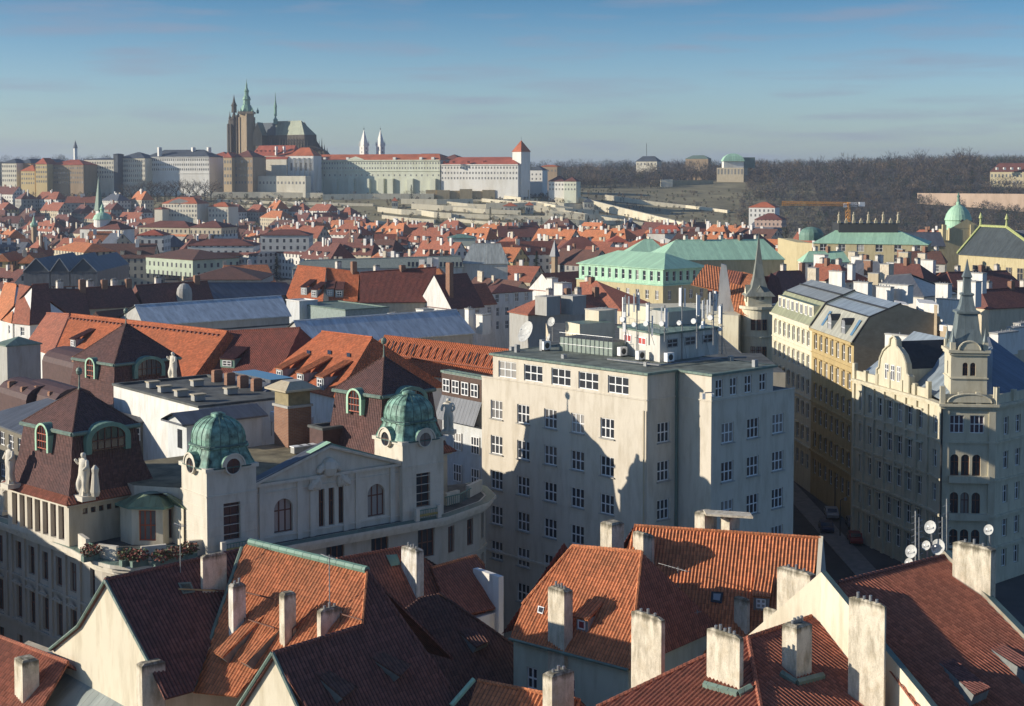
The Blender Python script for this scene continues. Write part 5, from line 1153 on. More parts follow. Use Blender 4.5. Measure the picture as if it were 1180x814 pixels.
# ochre and cream houses further up the street
T = Thing('house', 'ochre street house with grey sheet mansard, arched dormers and a bare tan brick end wall', 'house', (48, 215, 0))
z0 = 26.0; Cf = xy(at(984, 395, z0)); Cm = xy(at(937, 378.5, z0)); Cb = xy(at(890, 361.5, z0)); d = (Cf - Cb).normalized(); Cm = Cb + d * along(Cb, Cf, 937); nC = V(d.y, -d.x, 0)
fz = [24.0, 20.2, 16.4, 12.6, 8.8, 4.6]
def street(T, a, b, mat, z0, nw, roofmat, arch=True, endmat=None, lab=None, depth=13.5, far=None):
    m = M(); Lw = (b - a).length; wall_run(T, m, a, b, 0, z0, grid_wins(spread(Lw, nw, .6), fz, 1.5, 2.3, 'g22'), mat, .3)
    c_, e_ = b - nC * depth, a - nC * depth; wall_run(T, m, b, c_, 0, z0, [], endmat or mat); wall_run(T, m, c_, e_, 0, z0, [], mat); wall_run(T, m, e_, a, 0, z0, [], mat); T.part('wall', m)
    m = M(); m.ledge([a, b], z0 - .35, .35, .5, mat); m.ledge([a, b], 14.5, .2, .2, mat); m.ledge([a, b], 6.8, .3, .3, mat); m.ledge([a, b], 22.2, .15, .15, mat)
    for u in spread(Lw, nw, .6):
        q = a + d * u
        for zz in fz[:5]: m.box(q + nC * .12 + V(0, 0, zz + 1.2), 1.6, .35, .2, mat, d)
    T.part('facade_relief', m)
    # mansard: steep lower part, low upper part, end closed by the fire wall
    h1, i1, h2, i2 = 3.6, 2.2, 1.9, 6.8; X = lambda p, i, z: p - nC * i + V(0, 0, z0 + z)
    m = M(); m.poly([X(a, -.3, 0), X(b, -.3, 0), X(b, i1, h1), X(a, i1, h1)], roofmat); m.poly([X(a, i1, h1), X(b, i1, h1), X(b, i2, h1 + h2), X(a, i2, h1 + h2)], LBR if arch else GREYSH); m.poly([X(a, i2, h1 + h2), X(b, i2, h1 + h2), X(b, depth, .5), X(a, depth, .5)], GREYSH); ro = T.part('roof', m)
    m = M(); em = endmat or mat; m.poly([X(b, 0, 0), X(b, depth, 0), X(b, depth - 1, h1), X(b, i2, h1 + h2 - .1), X(b, i1 + .1, h1)], em); T.part('fire_wall', m); m = M(); m.poly([X(a, 0, 0), X(a, depth, 0), X(a, depth - 1, h1), X(a, i2, h1 + h2 - .1), X(a, i1 + .1, h1)], em); T.part('fire_wall', m)
    m = M(); m.tube(X(a, i1, h1 + .05), X(b, i1, h1 + .05), .12, DARKM, 5); m.tube(X(b, -.3, .05), X(b, i1, h1 + .05), .12, DARKM, 5); m.tube(X(b, i1, h1 + .05), X(b, i2, h1 + h2 + .05), .12, DARKM, 5); m.tube(X(a, i2 - 2, h1 + h2 * .62), X(b, i2 - 2, h1 + h2 * .62), .15, DARKM, 5); T.part('flashing', m, ro)
    return ro, X
ro, X = street(T, Cm, Cf, OCHRE, z0, 7, metal('pale_mansard_sheet', (.45, .44, .36), 1.0, .5, .1), True, BRKT)
Lw = (Cf - Cm).length
for u, w_, h in ((Lw * .22, 1.0, 1.9), (Lw * .42, 1.9, 2.3), (Lw * .74, 1.9, 2.3), (Lw * .9, 1.0, 1.9)):
    big = w_ > 1.5; q = Cm + d * u + V(0, 0, z0 + .7); m = M(); o_ = lambda x, z, dd_: q + d * x + V(0, 0, z) - nC * dd_
    if big:
        arc = [(w_ / 2 * math.cos(a), h - w_ / 2 + w_ / 2 * math.sin(a)) for a in [math.pi * i / 8 for i in range(9)]]
        for (x0, z0_), (x1, z1_) in zip(arc, arc[1:]): m.poly([o_(x0, z0_, .1), o_(x1, z1_, .1), o_(x1, z1_, 2.6), o_(x0, z0_, 2.6)], DARKM)
        for x in (-w_ / 2, w_ / 2): m.poly([o_(x, 0, .1), o_(x, h - w_ / 2, .1), o_(x, h - w_ / 2, 2), o_(x, 0, .4)], GREYSH)
        do = T.part('arched_dormer', m, ro); g = M(); g.poly([o_(-w_ / 2, 0, .2), o_(w_ / 2, 0, .2)] + [o_(x, z, .2) for x, z in arc], GL)
        for x in (-.6, -.2, .2, .6): g.tube(o_(x, 0, .15), o_(x, h - .35, .15), .07, WHITE, 4)
        g.tube(o_(-.9, .9, .15), o_(.9, .9, .15), .05, WHITE, 4); T.part('dormer_window', g, ro)
    else:
        sk = [o_(-.5, .0, .35), o_(.5, 0, .35), o_(.5, 2.2, 1.7), o_(-.5, 2.2, 1.7)]; m.poly([p + nC * .15 + V(0, 0, .1) for p in sk], glass('sky_blue_glass', (.1, .2, .3), .05)); m.tube(sk[0], sk[3], .1, GREYSH, 4); m.tube(sk[1], sk[2], .1, GREYSH, 4); T.part('skylight', m, ro)
T = Thing('house', 'cream street house next to the ochre one, with a continuous row of attic windows', 'house', (45, 240, 0))
CSH = plaster('pale_lemon_stucco', (.68, .63, .48))
ro, X = street(T, Cb, Cm, CSH, z0 + .3, 8, metal('olive_mansard_sheet', (.34, .35, .22), 1.0, .5, .1), False)
m = M(); Lw = (Cm - Cb).length; q0, q1 = Cb + d * 1.5, Cm - d * 1.2; nb = 8
m.prism([q0 - nC * .6, q1 - nC * .6, q1 - nC * 3, q0 - nC * 3], z0 + 1.2, z0 + 3.3, CSH, COPDULL); do = T.part('attic_window_row', m, ro)
for k in range(nb):
    q = q0 + (q1 - q0) * ((k + .5) / nb) - nC * .6; fme, gme = win_mesh(1.3, 1.6, 'g21', WHITE, GL, None, -.05); o = T.inst('window', fme, q + V(0, 0, z0 + 2.25) - T.loc, math.atan2(d.y, d.x), do); T.inst('pane', gme, q + V(0, 0, z0 + 2.25) - T.loc, math.atan2(d.y, d.x), do)
# end-wall extension of brick towards the right with stepped stacks
T = Thing('house', 'bare tan brick wall block with white caps right of the arched-dormer mansard', 'house', at(1070, 400, 20))
m = M(); p = at(1053, 430, 22); 
def brickbox(x0, x1, yt, d_, dep, mat, cap=.6):
    a = atd(x0, yt, d_); b = atd(x1, yt, d_ - 3); n_ = V(.2, 1, 0) * dep; m.prism([xy(a), xy(b), xy(b) + n_, xy(a) + n_], 5, a.z, mat, WHITEP); m.prism([xy(a) - V(.15, .15, 0), xy(b) + V(.15, -.15, 0), xy(b) + n_, xy(a) + n_], a.z - cap - .6, a.z + .05, WHITEP)
brickbox(1060, 1080, 349.5, 212, 7, BRKT); T.part('wall', m); m = M(); brickbox(1033, 1046, 350, 214, 5, BRKT); T.part('end_wall', m); m = M(); brickbox(1080, 1091, 374, 210, 6, BRKT, .2); T.part('stepped_wall', m)
wlabels = ['white stack left of the spire top', 'broad white stack right above the spire', 'tall bright white wall-like stack behind the spire', 'white stack near the tan brick end wall', 'white stack topped by pots at the mansard edge', 'long low white stack behind the corner palace ridge', 'white stack at the right of the blue roof', 'squat white stack below the dark red roofs', 'second squat white stack by the far right dishes', 'white block on the near mansard, left of its middle', 'white block over the cream house attic', 'small white block beside the grey ridge']
for i, (x, y, z, w_, l, h) in enumerate(((1124, 345, 26, 2, 4, 3.2), (1132, 330, 26, 1.6, 3.5, 2.6), (1104, 372, 24, 1.2, 4.5, 3.8), (1092, 345, 24, 1.5, 3, 3), (1046, 340, 29, 1.6, 6, 1.5), (1098, 398, 27, .8, 11, .5), (1150, 398, 26, 5, 1.4, 1.5), (1168, 392, 26, 3, 1.2, 1.6), (1176, 385, 26, 3, 1.2, 1.4), (1000, 335, 30, 1.2, 3, 1.2), (970, 324, 30, 1, 3, 1.6), (1026, 340, 29, 1, 3, 1.2))):
    wblock(x, y, z, w_, l, h, wlabels[i])
# bay house with steep orange roofs and spire
T = Thing('house', 'cream house with round corner bay, candle-thin grey spire and steep orange roofs', 'house', (44, 258, 0))
c = atd(873, 400, 262); c.z = 0; m = M(); n = 16; r = 2.9; zt = 26.4
ring = [c + V(r * math.cos(a), r * math.sin(a), 0) for a in [math.pi + math.pi * 1.1 * k / (n - 1) for k in range(n)]]
m.prism(ring, 0, zt, CSH); T.part('bay_wall', m); m = M(); 
for k in range(n - 1): a, b = ring[k], ring[k + 1]
m.ledge(ring, zt - .4, .5, .45, CSH); m.ledge(ring, 21, .2, .2, CSH); T.part('bay_cornice', m)
for zz in (23.3, 18.5, 13.7):
    for k in (-1.0, 0, 1.0):
        fme, gme = win_mesh(.8, 1.9, 'cross', BROWNW, GL, None, -.08); an = -math.pi / 2 + k / r - .1; o = T.inst('window', fme, c + V(r * math.cos(an), r * math.sin(an), zz), an + math.pi / 2); T.inst('pane', gme, (0, 0, 0), 0, o)
m = M(); q = atd(873, 350, 262); m.prism([c + V(-2.1, -2.2, 0), c + V(2.1, -2.2, 0), c + V(2.1, 2, 0), c + V(-2.1, 2, 0)], zt, zt + 2, CSH); tu = T.part('turret', m)
m = M(); sq = lambda h, z: [V(c.x, c.y - .3, zt + z) + V(sx * h, sy * h, 0) for sx, sy in ((-1, -1), (1, -1), (1, 1), (-1, 1))]
SPG = metal('spire_grey', (.25, .26, .22), .8, .6, .1)
for (h0, z0_), (h1, z1_) in zip([(2.6, 1.9), (1.4, 3.3), (.95, 5), (.6, 7.5), (.25, 10.5)], [(1.4, 3.3), (.95, 5), (.6, 7.5), (.25, 10.5), (.03, 13.2)]): m.frustum(sq(h0, z0_), sq(h1, z1_), SPG)
sp = T.part('spire', m, tu); m = M()
for sx, sy in ((0, -1), (-1, 0)):
    f_ = V(sx, sy, 0); s_ = V(-sy, sx, 0); b_ = c + f_ * 2.3 + V(0, 0, zt + .8); m.poly([b_ - s_ * 1.1, b_ + s_ * 1.1, b_ + s_ * 1.1 + V(0, 0, 1.2), b_ + V(0, 0, 2.8), b_ - s_ * 1.1 + V(0, 0, 1.2)], CSH)
    for e in (-1, 1): m.poly([b_ + s_ * 1.25 * e + V(0, 0, 1.05), b_ + V(0, 0, 3.0), b_ - f_ * 2 + V(0, 0, 3.0), b_ - f_ * 2 + s_ * 1.25 * e + V(0, 0, 1.05)], SPG)
    for e in (-.45, .45): q = b_ + s_ * e + V(0, 0, 1.0) + f_ * .03; m.poly([q - s_ * .25 - V(0, 0, .5), q + s_ * .25 - V(0, 0, .5), q + s_ * .25 + V(0, 0, .4), q - s_ * .25 + V(0, 0, .4)], GL)
T.part('turret_gable', m, tu)
m = M()   # body and steep roofs behind-left
bd = [c + V(-4, -3.5, 0), c + V(-2, 3, 0), c + V(-8, 22, 0), c + V(-22, 20, 0), c + V(-13, 2, 0)]; m.prism(bd, 0, 25, CSH); T.part('wall', m)
m = M(); Q = lambda x, y, d_: atd(x, y, d_)
for (pts, mt) in (([(846, 358, 262), (862, 366, 260), (857, 330, 268), (838, 326, 270)], T_OR), ([(796, 328, 285), (831, 336, 282), (834, 309, 292), (813, 306, 294)], T_OR), ([(832, 338, 278), (846, 350, 274), (856, 314, 284), (836, 311, 286)], T_RED), ([(846, 352, 272), (864, 358, 268), (873, 318, 282), (856, 314, 286)], T_OR), ([(876, 352, 276), (896, 349, 290), (897, 320, 292), (880, 318, 290)], T_DK)): m.corr([Q(*p) for p in pts], mt, .5, .08, 4)
T.part('roof', m); m = M()
pts = [(826, 366), (847, 366), (846, 352), (842, 340), (839, 320), (837, 306), (831, 304), (829, 320), (828, 340)]
f_ = [Q(x, y, 266) for x, y in pts]; m.poly(f_[::-1], WHITEP); b_ = [p + V(.2, 1.2, 0) for p in f_]; m.poly(b_, WHITEP)
for i in range(len(f_)): j = (i + 1) % len(f_); m.poly([f_[i], f_[j], b_[j], b_[i]], WHITEP)
T.part('stepped_gable', m)
# parked cars, awnings in the street
def car(p, col, label, ax=V(.1, 1, 0)):
    T_ = Thing('parked_car', label, 'car', p, 'cars parked in the narrow street'); ax = ax.normalized(); s = V(ax.y, -ax.x, 0); cm = plain('car_' + col[0], col[1], .3, .2, .05); pr = [(-2.1, .35), (-2.15, .75), (-1.9, .95), (-1.2, 1.0), (-.75, 1.42), (.7, 1.45), (1.3, 1.0), (2.0, .85), (2.15, .6), (2.1, .35)]
    m = M(); A = [p + ax * x - s * .85 + V(0, 0, z) for x, z in pr]; B = [q + s * 1.7 for q in A]; m.poly(A, cm); m.poly(B[::-1], cm)
    for i in range(len(pr)): j = (i + 1) % len(pr); m.poly([A[i], A[j], B[j], B[i]], cm)
    T_.part('body', m); m = M()
    for x0, z0, x1, z1 in ((-1.2, 1.0, -.78, 1.4), (.74, 1.42, 1.28, 1.03)):
        n_ = V(0, 0, .015) + ax * (.015 if x0 > 0 else -.015); m.poly([p + ax * x0 - s * .7 + V(0, 0, z0) + n_, p + ax * x0 + s * .7 + V(0, 0, z0) + n_, p + ax * x1 + s * .65 + V(0, 0, z1) + n_, p + ax * x1 - s * .65 + V(0, 0, z1) + n_], GL)
    for e in (-1, 1): m.poly([p + ax * x + s * .86 * e + V(0, 0, z) for x, z in ((-1.1, 1.02), (1.15, 1.02), (.68, 1.38), (-.72, 1.36))], GL)
    T_.part('window_glass', m)
    for x in (-1.35, 1.35):
        for e in (-1, 1): m = M(); c = p + ax * x + s * .72 * e + V(0, 0, .33); m.tube(c, c + s * .18 * e, .33, DARKM, 12); T_.part('wheel', m)
for i, (x, y, c, l) in enumerate(((952, 612, ('dark_blue', (.02, .03, .07)), 'dark blue car parked nearest in the shaded street'), (958, 596, ('silver', (.35, .36, .37)), 'silver car parked behind the nearest dark blue one'), (963, 582, ('black', (.02, .02, .02)), 'black car third in the parked row'), (967, 569, ('white', (.6, .6, .6)), 'white car at the far end of the parked row'), (985, 625, ('red', (.25, .03, .03)), 'dark red car parked on the right-hand kerb'), (983, 607, ('grey', (.12, .12, .13)), 'dark grey car parked behind the dark red one'), (981, 592, ('silver', (.35, .36, .37)), 'silver car on the right-hand kerb, third from the camera'), (979, 580, ('black', (.02, .02, .02)), 'black car on the right-hand kerb, fourth from the camera'), (941, 560, ('dark_blue', (.02, .03, .07)), 'small blue car at the far left kerb of the street'))): car(at(x, y, .02), c, l)
for i, (x, y, l) in enumerate(((946, 553, 'striped grey awning on the left shopfront of the dark street'), (934, 545, 'pale awning higher up the dark street'))):
    p = at(x, y, 3.2); T_ = Thing('awning', l, 'awning', p, 'shop awnings in the street'); m = M(); m.poly([p, p + V(1.6, -.6, -.9), p + V(2.2, 3.0, -.9), p + V(.6, 3.6, 0)], plain('awning_cloth', (.4, .42, .45), .8)); T_.part('canopy', m); m = M(); m.tube(p, p + V(1.6, -.6, -.9), .04, GREYM, 4); m.tube(p + V(.6, 3.6, 0), p + V(2.2, 3, -.9), .04, GREYM, 4); T_.part('arm', m)
# long house behind the office block, on the left side of the street: it throws the street into shade
T = Thing('house', 'flat grey roofed house mostly hidden behind the office block on the street side', 'house', (25, 210, 0))
m = M(); m.prism([V(6, 178, 0), V(33, 176, 0), V(34, 255, 0), V(6, 260, 0)], 0, 23.6, CREAM, FLATR); m.prism([V(20, 178, 0), V(33.0, 177, 0), V(33.3, 196, 0), V(20, 197, 0)], 23.6, 26, CREAM, FLATR); T.part('wall', m)
m = M(); m.ledge([V(33, 176, 0), V(34, 255, 0)], 23.2, .3, .4, CREAM); T.part('cornice', m)

for i, (x, y, l) in enumerate(((968, 618, 'nearest street lamp on the shaded street'), (962, 590, 'second street lamp on the shaded street'), (957, 568, 'farthest street lamp on the shaded street'))):
    p = at(x, y, .1); T_ = Thing('street_lamp', l, 'street lamp', p, 'street lamps in the narrow street'); m = M(); m.tube(p, p + V(0, 0, 5), .08, DARKM, 6, .05); m.tube(p + V(0, 0, 5), p + V(.7, 0, 5.3), .05, DARKM, 5); T_.part('post', m); m = M(); m.lathe(p + V(.7, 0, 4.9), [(.1, 0), (.22, .1), (.2, .4), (.05, .5)], GREYM, 8); T_.part('lantern', m)
# ================================================================= middle distance
OCC = []
def occ(pts): OCC.append((min(p.x for p in pts) - 2, max(p.x for p in pts) + 2, min(p.y for p in pts) - 2, max(p.y for p in pts) + 2))
def roofhouse(label, eL, eR, rR, rL, z, slope, tile_, wall, ends='gg', cor=False, toward=None, rear=None, group=None, winrow=None, name='house', chims=0, cat='house', skyl=()):
    """one slope given by the four picture corners of its face: eave left/right at height z, ridge right/left; the rest follows"""
    a, b = at(*eL, z), at(*eR, z); d = (b - a).normalized(); s = V(d.y, -d.x, 0)
    if toward is None: toward = s if s.y < 0 else -s
    down = V(toward[0], toward[1], 0).normalized(); s = s if s.dot(down) > 0 else -s
    n = d.cross(s * -math.cos(R(slope)) + V(0, 0, 1) * math.sin(R(slope))).normalized(); n = n if n.z > 0 else -n; pl = (a, n)
    c_, e_ = onp(*rR, pl), onp(*rL, pl); T = Thing(name, label, cat, (a + b) / 2 - V(0, 0, z), group)
    back = lambda p, r: V(p.x, p.y, 0) - s * (2 * (p - r).dot(s)) + V(0, 0, z)
    a2, b2 = back(a, e_), back(b, c_); m = M()
    (m.corr if cor else m.poly)([a, b, c_, e_], tile_); m.poly([b2, a2, e_, c_], rear or tile_)
    if ends[0] == 'h': m.poly([a2, a, e_], tile_)
    if ends[1] == 'h': m.poly([b, b2, c_], tile_)
    m.poly([p - V(0, 0, .2) for p in (a, a2, b2, b)], wall)
    for p, q in ((a, b), (b, b2), (b2, a2), (a2, a)): m.poly([p - V(0, 0, .2), q - V(0, 0, .2), q, p], tile_)
    m.tube(c_, e_, .16, tile_, 5)
    rf = T.part('roof', m); m = M(); ins = .35; k = [xy(a) - s * ins + d * ins, xy(b) - s * ins - d * ins, xy(b2) + s * ins - d * ins, xy(a2) + s * ins + d * ins]
    if (k[1] - k[0]).cross(k[2] - k[1]).z < 0: k = [k[3], k[2], k[1], k[0]]; order = (2, 3)
    for i in range(4):
        p, q = k[i], k[(i + 1) % 4]; Lw = (q - p).length; nrm = V((q - p).y, -(q - p).x, 0); ws = []
        if winrow and nrm.y < 0 and Lw > 3:
            sp, ww, wh, nr = winrow; nn = max(1, int(Lw / sp)); ws = [(u, z - 1.7 - 3.6 * r_, ww, wh, 'g22', WHITE, GL) for u in spread(Lw, nn, .4) for r_ in range(nr)]
        wall_run(T, m, p, q, 0, z - .15, ws, wall, .2)
    if ends[0] == 'g': m.poly([k[0] + V(0, 0, z - .2), e_ - V(0, 0, .3) + d * .3, k[3] + V(0, 0, z - .2)] if 1 else [], wall)
    if ends[1] == 'g': m.poly([k[1] + V(0, 0, z - .2), c_ - V(0, 0, .3) - d * .3, k[2] + V(0, 0, z - .2)], wall)
    T.part('wall', m); occ([a, b, a2, b2])
    for i in range(chims):
        q = e_ + (c_ - e_) * ((i + .6) / chims) + s * (1 if i % 2 else -1) * .8; chimney(T, rf, q, e_.z + 1.6, 1.0, 1.4, BRK if i % 2 else CHIMW, 2, sink=4)
    for (x, y) in skyl:
        q = [onp(x + dx, y + dy, pl) + n * .15 for dx, dy in ((-2, -2.5), (2, -2), (2, 2.5), (-2, 2))]; g = M(); g.poly(q, GL); T.part('skylight', g, rf)
    return T, rf, pl, s
def gbox(label, px, py, z, w, l, h=0, mat=None, top=None, rise=0, ridge='E2', tile_=None, group=None, name='house', base=0, cat=None, wins=None, roofname='roof', hip=0, win_z=None, over=.3):
    """a block on the street grid whose nearest top corner is seen at (px,py) at height z"""
    c = at(px, py, z); k = [c, c + E1 * w, c + E1 * w + E2 * l, c + E2 * l]; T = Thing(name, label, cat or name.replace('_', ' '), V(c.x, c.y, base), group); m = M(); mat = mat or CREAM
    occ(k); kk = [xy(p) for p in k]
    for i in range(4):
        p, q = kk[i], kk[(i + 1) % 4]; Lw = (q - p).length; ws = []
        if wins and i in (0, 3) and Lw > 2.5:
            sp, ww, wh, nr, st = wins; ws = [(u, (win_z or z) - 1.5 - 3.5 * r_, ww, wh, st, WHITE, GL) for u in spread(Lw, max(1, int(Lw / sp)), .4) for r_ in range(nr)]
        wall_run(T, m, p, q, base, z, ws, mat, .18)
    if not rise: m.poly([V(p.x, p.y, z) for p in kk], top or FLATR)
    T.part('wall', m); m = M()
    if rise:
        q = k if ridge == 'E2' else [k[1], k[2], k[3], k[0]]
        gable_roof(m, q, z, rise, tile_ or T_RED, hip, over, mat); rf = T.part(roofname, m)
    else:
        m.ledge(kk, z - .02, .25, .15, top or FLATR, True, back=.3); rf = T.part('parapet', m)
    return T, rf, k
# ---- big orange roofs left
T, rf, pl, s = roofhouse('long sunlit orange roof behind the rear dark mansard, hipped, with one small dormer', (62, 409), (222, 437), (262, 382), (82, 362), 21, 36, T_OR2, WHITEP, 'hh', chims=0, rear=T_RED)
for (x, y) in ((84, 400),): boxdormer(T, rf, x, y, pl, 1.6, 1.3, 2, T_DK)
m = M(); c_ = onp(262, 382, pl); e_ = onp(82, 362, pl); dd = c_ - e_
for i in range(38): q = e_ + dd * (i + 1) / 39 - V(0, 0, .75) + s * .9; m.box(q, .35, .3, .35, T_DK, dd)
T.part('snow_stop', m, rf)
roofhouse('narrow orange and brown roof end at the far left of the long orange roof', (28, 398), (60, 409), (80, 362), (54, 361), 21, 44, T_RED, WHITEP, 'hh')
T, rf, pl, s = roofhouse('brownish tiled roof with hip edges right of the long orange roof', (226, 434), (318, 440), (346, 378), (243, 383), 21, 36, T_DKW, WHITEP, 'hh', rear=T_RED)
boxdormer(T, rf, 262, 424, pl, 2.4, 1.3, 2, T_DK, cheek=COPPER)
T, rf, pl, s = roofhouse('bright orange roof with three white dormer windows left of the right mansard', (300, 437), (388, 458), (429, 389), (371, 382), 21.5, 38, T_OR2, WHITEP, 'hh', rear=T_RED, skyl=((380, 407), (402, 410), (356, 407)))
for (x, y) in ((322, 439), (346, 444), (369, 449)): boxdormer(T, rf, x, y, pl, 1.9, 1.7, 2, T_OR)
T, rf, pl, s = roofhouse('long orange roof with a band of skylights, directly left of the office block', (398, 426), (567, 438), (592, 404), (443, 387), 22, 36, T_OR2, WHITEP, 'hg', rear=T_RED, chims=0)
m = M()
for i in range(17):
    x0 = 446 + i * 8; y0 = 393 + i * 1.15; g = M(); q = [onp(x0, y0, pl) + pl[1] * .2, onp(x0 + 1.6, y0 + .2, pl) + pl[1] * .2, onp(x0 - 3.4, y0 + 13.2, pl) + pl[1] * .2, onp(x0 - 5, y0 + 13, pl) + pl[1] * .2]; g.poly(q, T_RED if i not in (1, 2, 4, 12, 13) else DARKM)
    T.part('roof_batten', g, rf)
a_, b_ = onp(441, 409.5, pl), onp(566, 427, pl)
m.tube(a_ + V(0, 0, .2), b_ + V(0, 0, .2), .12, T_RED, 5); T.part('snow_guard', m, rf)
T_, r_, k = gbox('narrow white house with attic windows and slate apron left of the office block', 556, 437, 27.2, 1, 7.5, mat=plaster('bluish_white_plaster', (.62, .64, .64)), top=COPDULL, base=0)
kk = k[3]; d_ = (k[0] - k[3]).normalized(); o_ = V(d_.y, -d_.x, 0)
m = M(); m.poly([k[3] + o_ * .1 - V(0, 0, 2.6), k[0] + o_ * .1 - V(0, 0, 2.6), k[0] + o_ * 1.2 - V(0, 0, 5.2), k[3] + o_ * 1.2 - V(0, 0, 5.2)], SLATE); m.poly([k[3] + o_ * 1.2 - V(0, 0, 5.2), k[0] + o_ * 1.2 - V(0, 0, 5.2), V(k[0].x, k[0].y, k[0].z - 5.3), V(k[3].x, k[3].y, k[3].z - 5.3)], SLATE); T_.part('slate_apron', m)
m = M(); m.box((k[3] + k[0]) / 2 + o_ * .05 - V(0, 0, 2.6), 7.4, .16, 2.5, plain('brown_boarding', (.1, .06, .045), .7), d_); T_.part('attic_boarding', m)
for i in range(4):
    fme, gme = win_mesh(1.3, 1.5, 'g31' if 0 else 'g22', WHITE, GL, None, -.08); o = T_.inst('window', fme, k[3] + d_ * (1.1 + 1.75 * i) + o_ * .16 - V(0, 0, 1.4), math.atan2(d_.y, d_.x)); T_.inst('pane', gme, (0, 0, 0), 0, o)
for j in range(4):
    for i in range(2):
        fme, gme = win_mesh(1.5, 2.0, 'g32', WHITE, GL, None, -.06); o = T_.inst('window', fme, k[3] + d_ * (3.0 + 3.3 * i) + o_ * .03 - V(0, 0, 7.6 + 3.6 * j), math.atan2(d_.y, d_.x)); T_.inst('pane', gme, (0, 0, 0), 0, o)
# ---- rear mansard with green dormers
T = Thing('house', 'dark mansard house with green copper arched dormers in front of the long orange roof', 'house', (-48, 186, 0))
cm = V(-49, 186.5, 0); s_ = 12.5; pavilion(cm - r_ * s_ / 2 - l_ * s_ / 2, cm + r_ * s_ / 2 - l_ * s_ / 2, cm - r_ * s_ / 2 + l_ * s_ / 2, 1.4, 0, 20.5, 27.0, 31.0, None, False) if 0 else None
r_, l_ = RR_, LL_
s_ = 12.0; pavilion(cm - r_ * s_ / 2 - l_ * s_ / 2, cm + r_ * s_ / 2 - l_ * s_ / 2, cm - r_ * s_ / 2 + l_ * s_ / 2, 1.4, 0, 20.0, 26.6, 31.0, None, False)
occ([cm - V(9, 9, 0), cm + V(9, 9, 0)])
# ---- roofscape of flat roofs between the left mansard and the domes
T, rf, k = gbox('long white parapet wall of a flat-roofed wing right of the left mansard tip', 229, 470, 25.6, 12, 21, mat=WHITEP, top=FLATR)
for i, (u, v) in enumerate(((2, 4), (2, 8), (2, 12), (2.5, 16), (7, 6), (7, 14))):
    c = k[0] + E1 * u + E2 * v; T_ = Thing('roof_vent', ('nearest', 'second', 'third', 'fourth', 'rear right', 'rear left')[i] + ' pale box vent on the flat roof behind the white parapet', 'vent', c, 'box vents behind the white parapet'); m = M(); m.box(c + V(0, 0, .1), 1.3, .8, .6, GREYP, E1); T_.part('housing', m); m = M(); m.box(c + V(0, 0, .7), 1.5, 1.0, .12, STONE, E1); T_.part('lid', m)
T, rf, k = gbox('white wing with a slate lean-to roof carrying four brick stacks and a blue skylight', 291, 470, 24.2, 7, 15, mat=WHITEP, rise=2.2, ridge='E2', tile_=SLATE, hip=.6)
for i in range(4): chimney(T, rf, k[0] + E2 * (2.2 + 3.1 * i) + E1 * 1.4 + V(0, 0, .5), 26.9, .7, 1.1, BRK, 0, cap=False)
m = M(); q0 = k[0] + E1 * 4 + E2 * 3 + V(0, 0, 2.7); m.prism([q0, q0 + E1 * 3, q0 + E1 * 3 + E2 * 9, q0 + E2 * 9], 26, 26.6, SLATE, glass('sky_blue_glass', (.1, .2, .3), .05)); T.part('skylight', m, rf)
T, rf, k = gbox('bluish white roof house with slate shed roof right beside the left mansard', 215, 488, 25, 8.5, 4.2, mat=plaster('bluish_white_plaster', (.62, .64, .64)), rise=.9, ridge='E1', tile_=SLATE, over=.7)
m = M(); q = k[3] * .35 + k[0] * .65; m.box(V(q.x, q.y, 22.3) - E1 * .02, .9, .1, 1.9, GL, E2); T.part('door', m)
T, rf, k = gbox('orange brick turret with louvred lantern and pale cap among the flat roofs', 332, 471, 26.3, 2.7, 2.8, mat=BRK, top=GREYP, name='roof_turret', cat='turret', base=22)
m = M(); m.prism([p + (p - (k[0] + k[2]) / 2).normalized() * -.1 for p in k], 26.3, 28.0, plain('louvre', (.28, .23, .13), .7)); m.ledge([xy(p) for p in k], 28, .2, .7, STONE, True, back=1); T.part('louvre', m)
m = M(); kc = (k[0] + k[2]) / 2; m.frustum([V(p.x, p.y, 28.2) + (p - kc).normalized() * .9 for p in k], [V(kc.x + (p.x - kc.x) * .6, kc.y + (p.y - kc.y) * .6, 28.9) for p in k], STONE, GREYP); T.part('cap', m)
T, rf, k = gbox('dark brown sheet-clad roof box behind the cooling units', 372, 496, 24.6, 10, 2.5, mat=plain('brown_sheet', (.09, .05, .045), .6), top=FLATR, name='plant_enclosure', cat='enclosure', base=20)
for i, (u, v) in enumerate(((-2.2, 3.2), (-2.2, 5.2), (-2.2, 7.2))):
    c = at(338, 510, 22.3) + E2 * (u * 0 + i * 2.0) + E1 * 1; T_ = Thing('cooling_unit', ('nearest', 'middle', 'farthest')[i] + ' white cooling unit standing on steel legs before the brown roof box', 'cooling unit', c, 'cooling units on legs'); m = M(); m.box(c + V(0, 0, 1.5), 1.8, 1.8, 1.1, WHITE, E1); T_.part('casing', m); m = M()
    for sx in (-.8, .8):
        for sy in (-.8, .8): m.tube(c + E1 * sx + E2 * sy, c + E1 * sx + E2 * sy + V(0, 0, 1.6), .05, GREYM, 4)
    T_.part('frame', m); m = M(); m.tube(c + V(0, 0, 2.6), c + V(0, 0, 2.75), .6, DARKM, 12); T_.part('fan', m)
lbs = ['leftmost low vent box', 'second low vent box', 'third low vent box', 'fourth low vent box', 'right-hand low vent box', 'last low vent box']
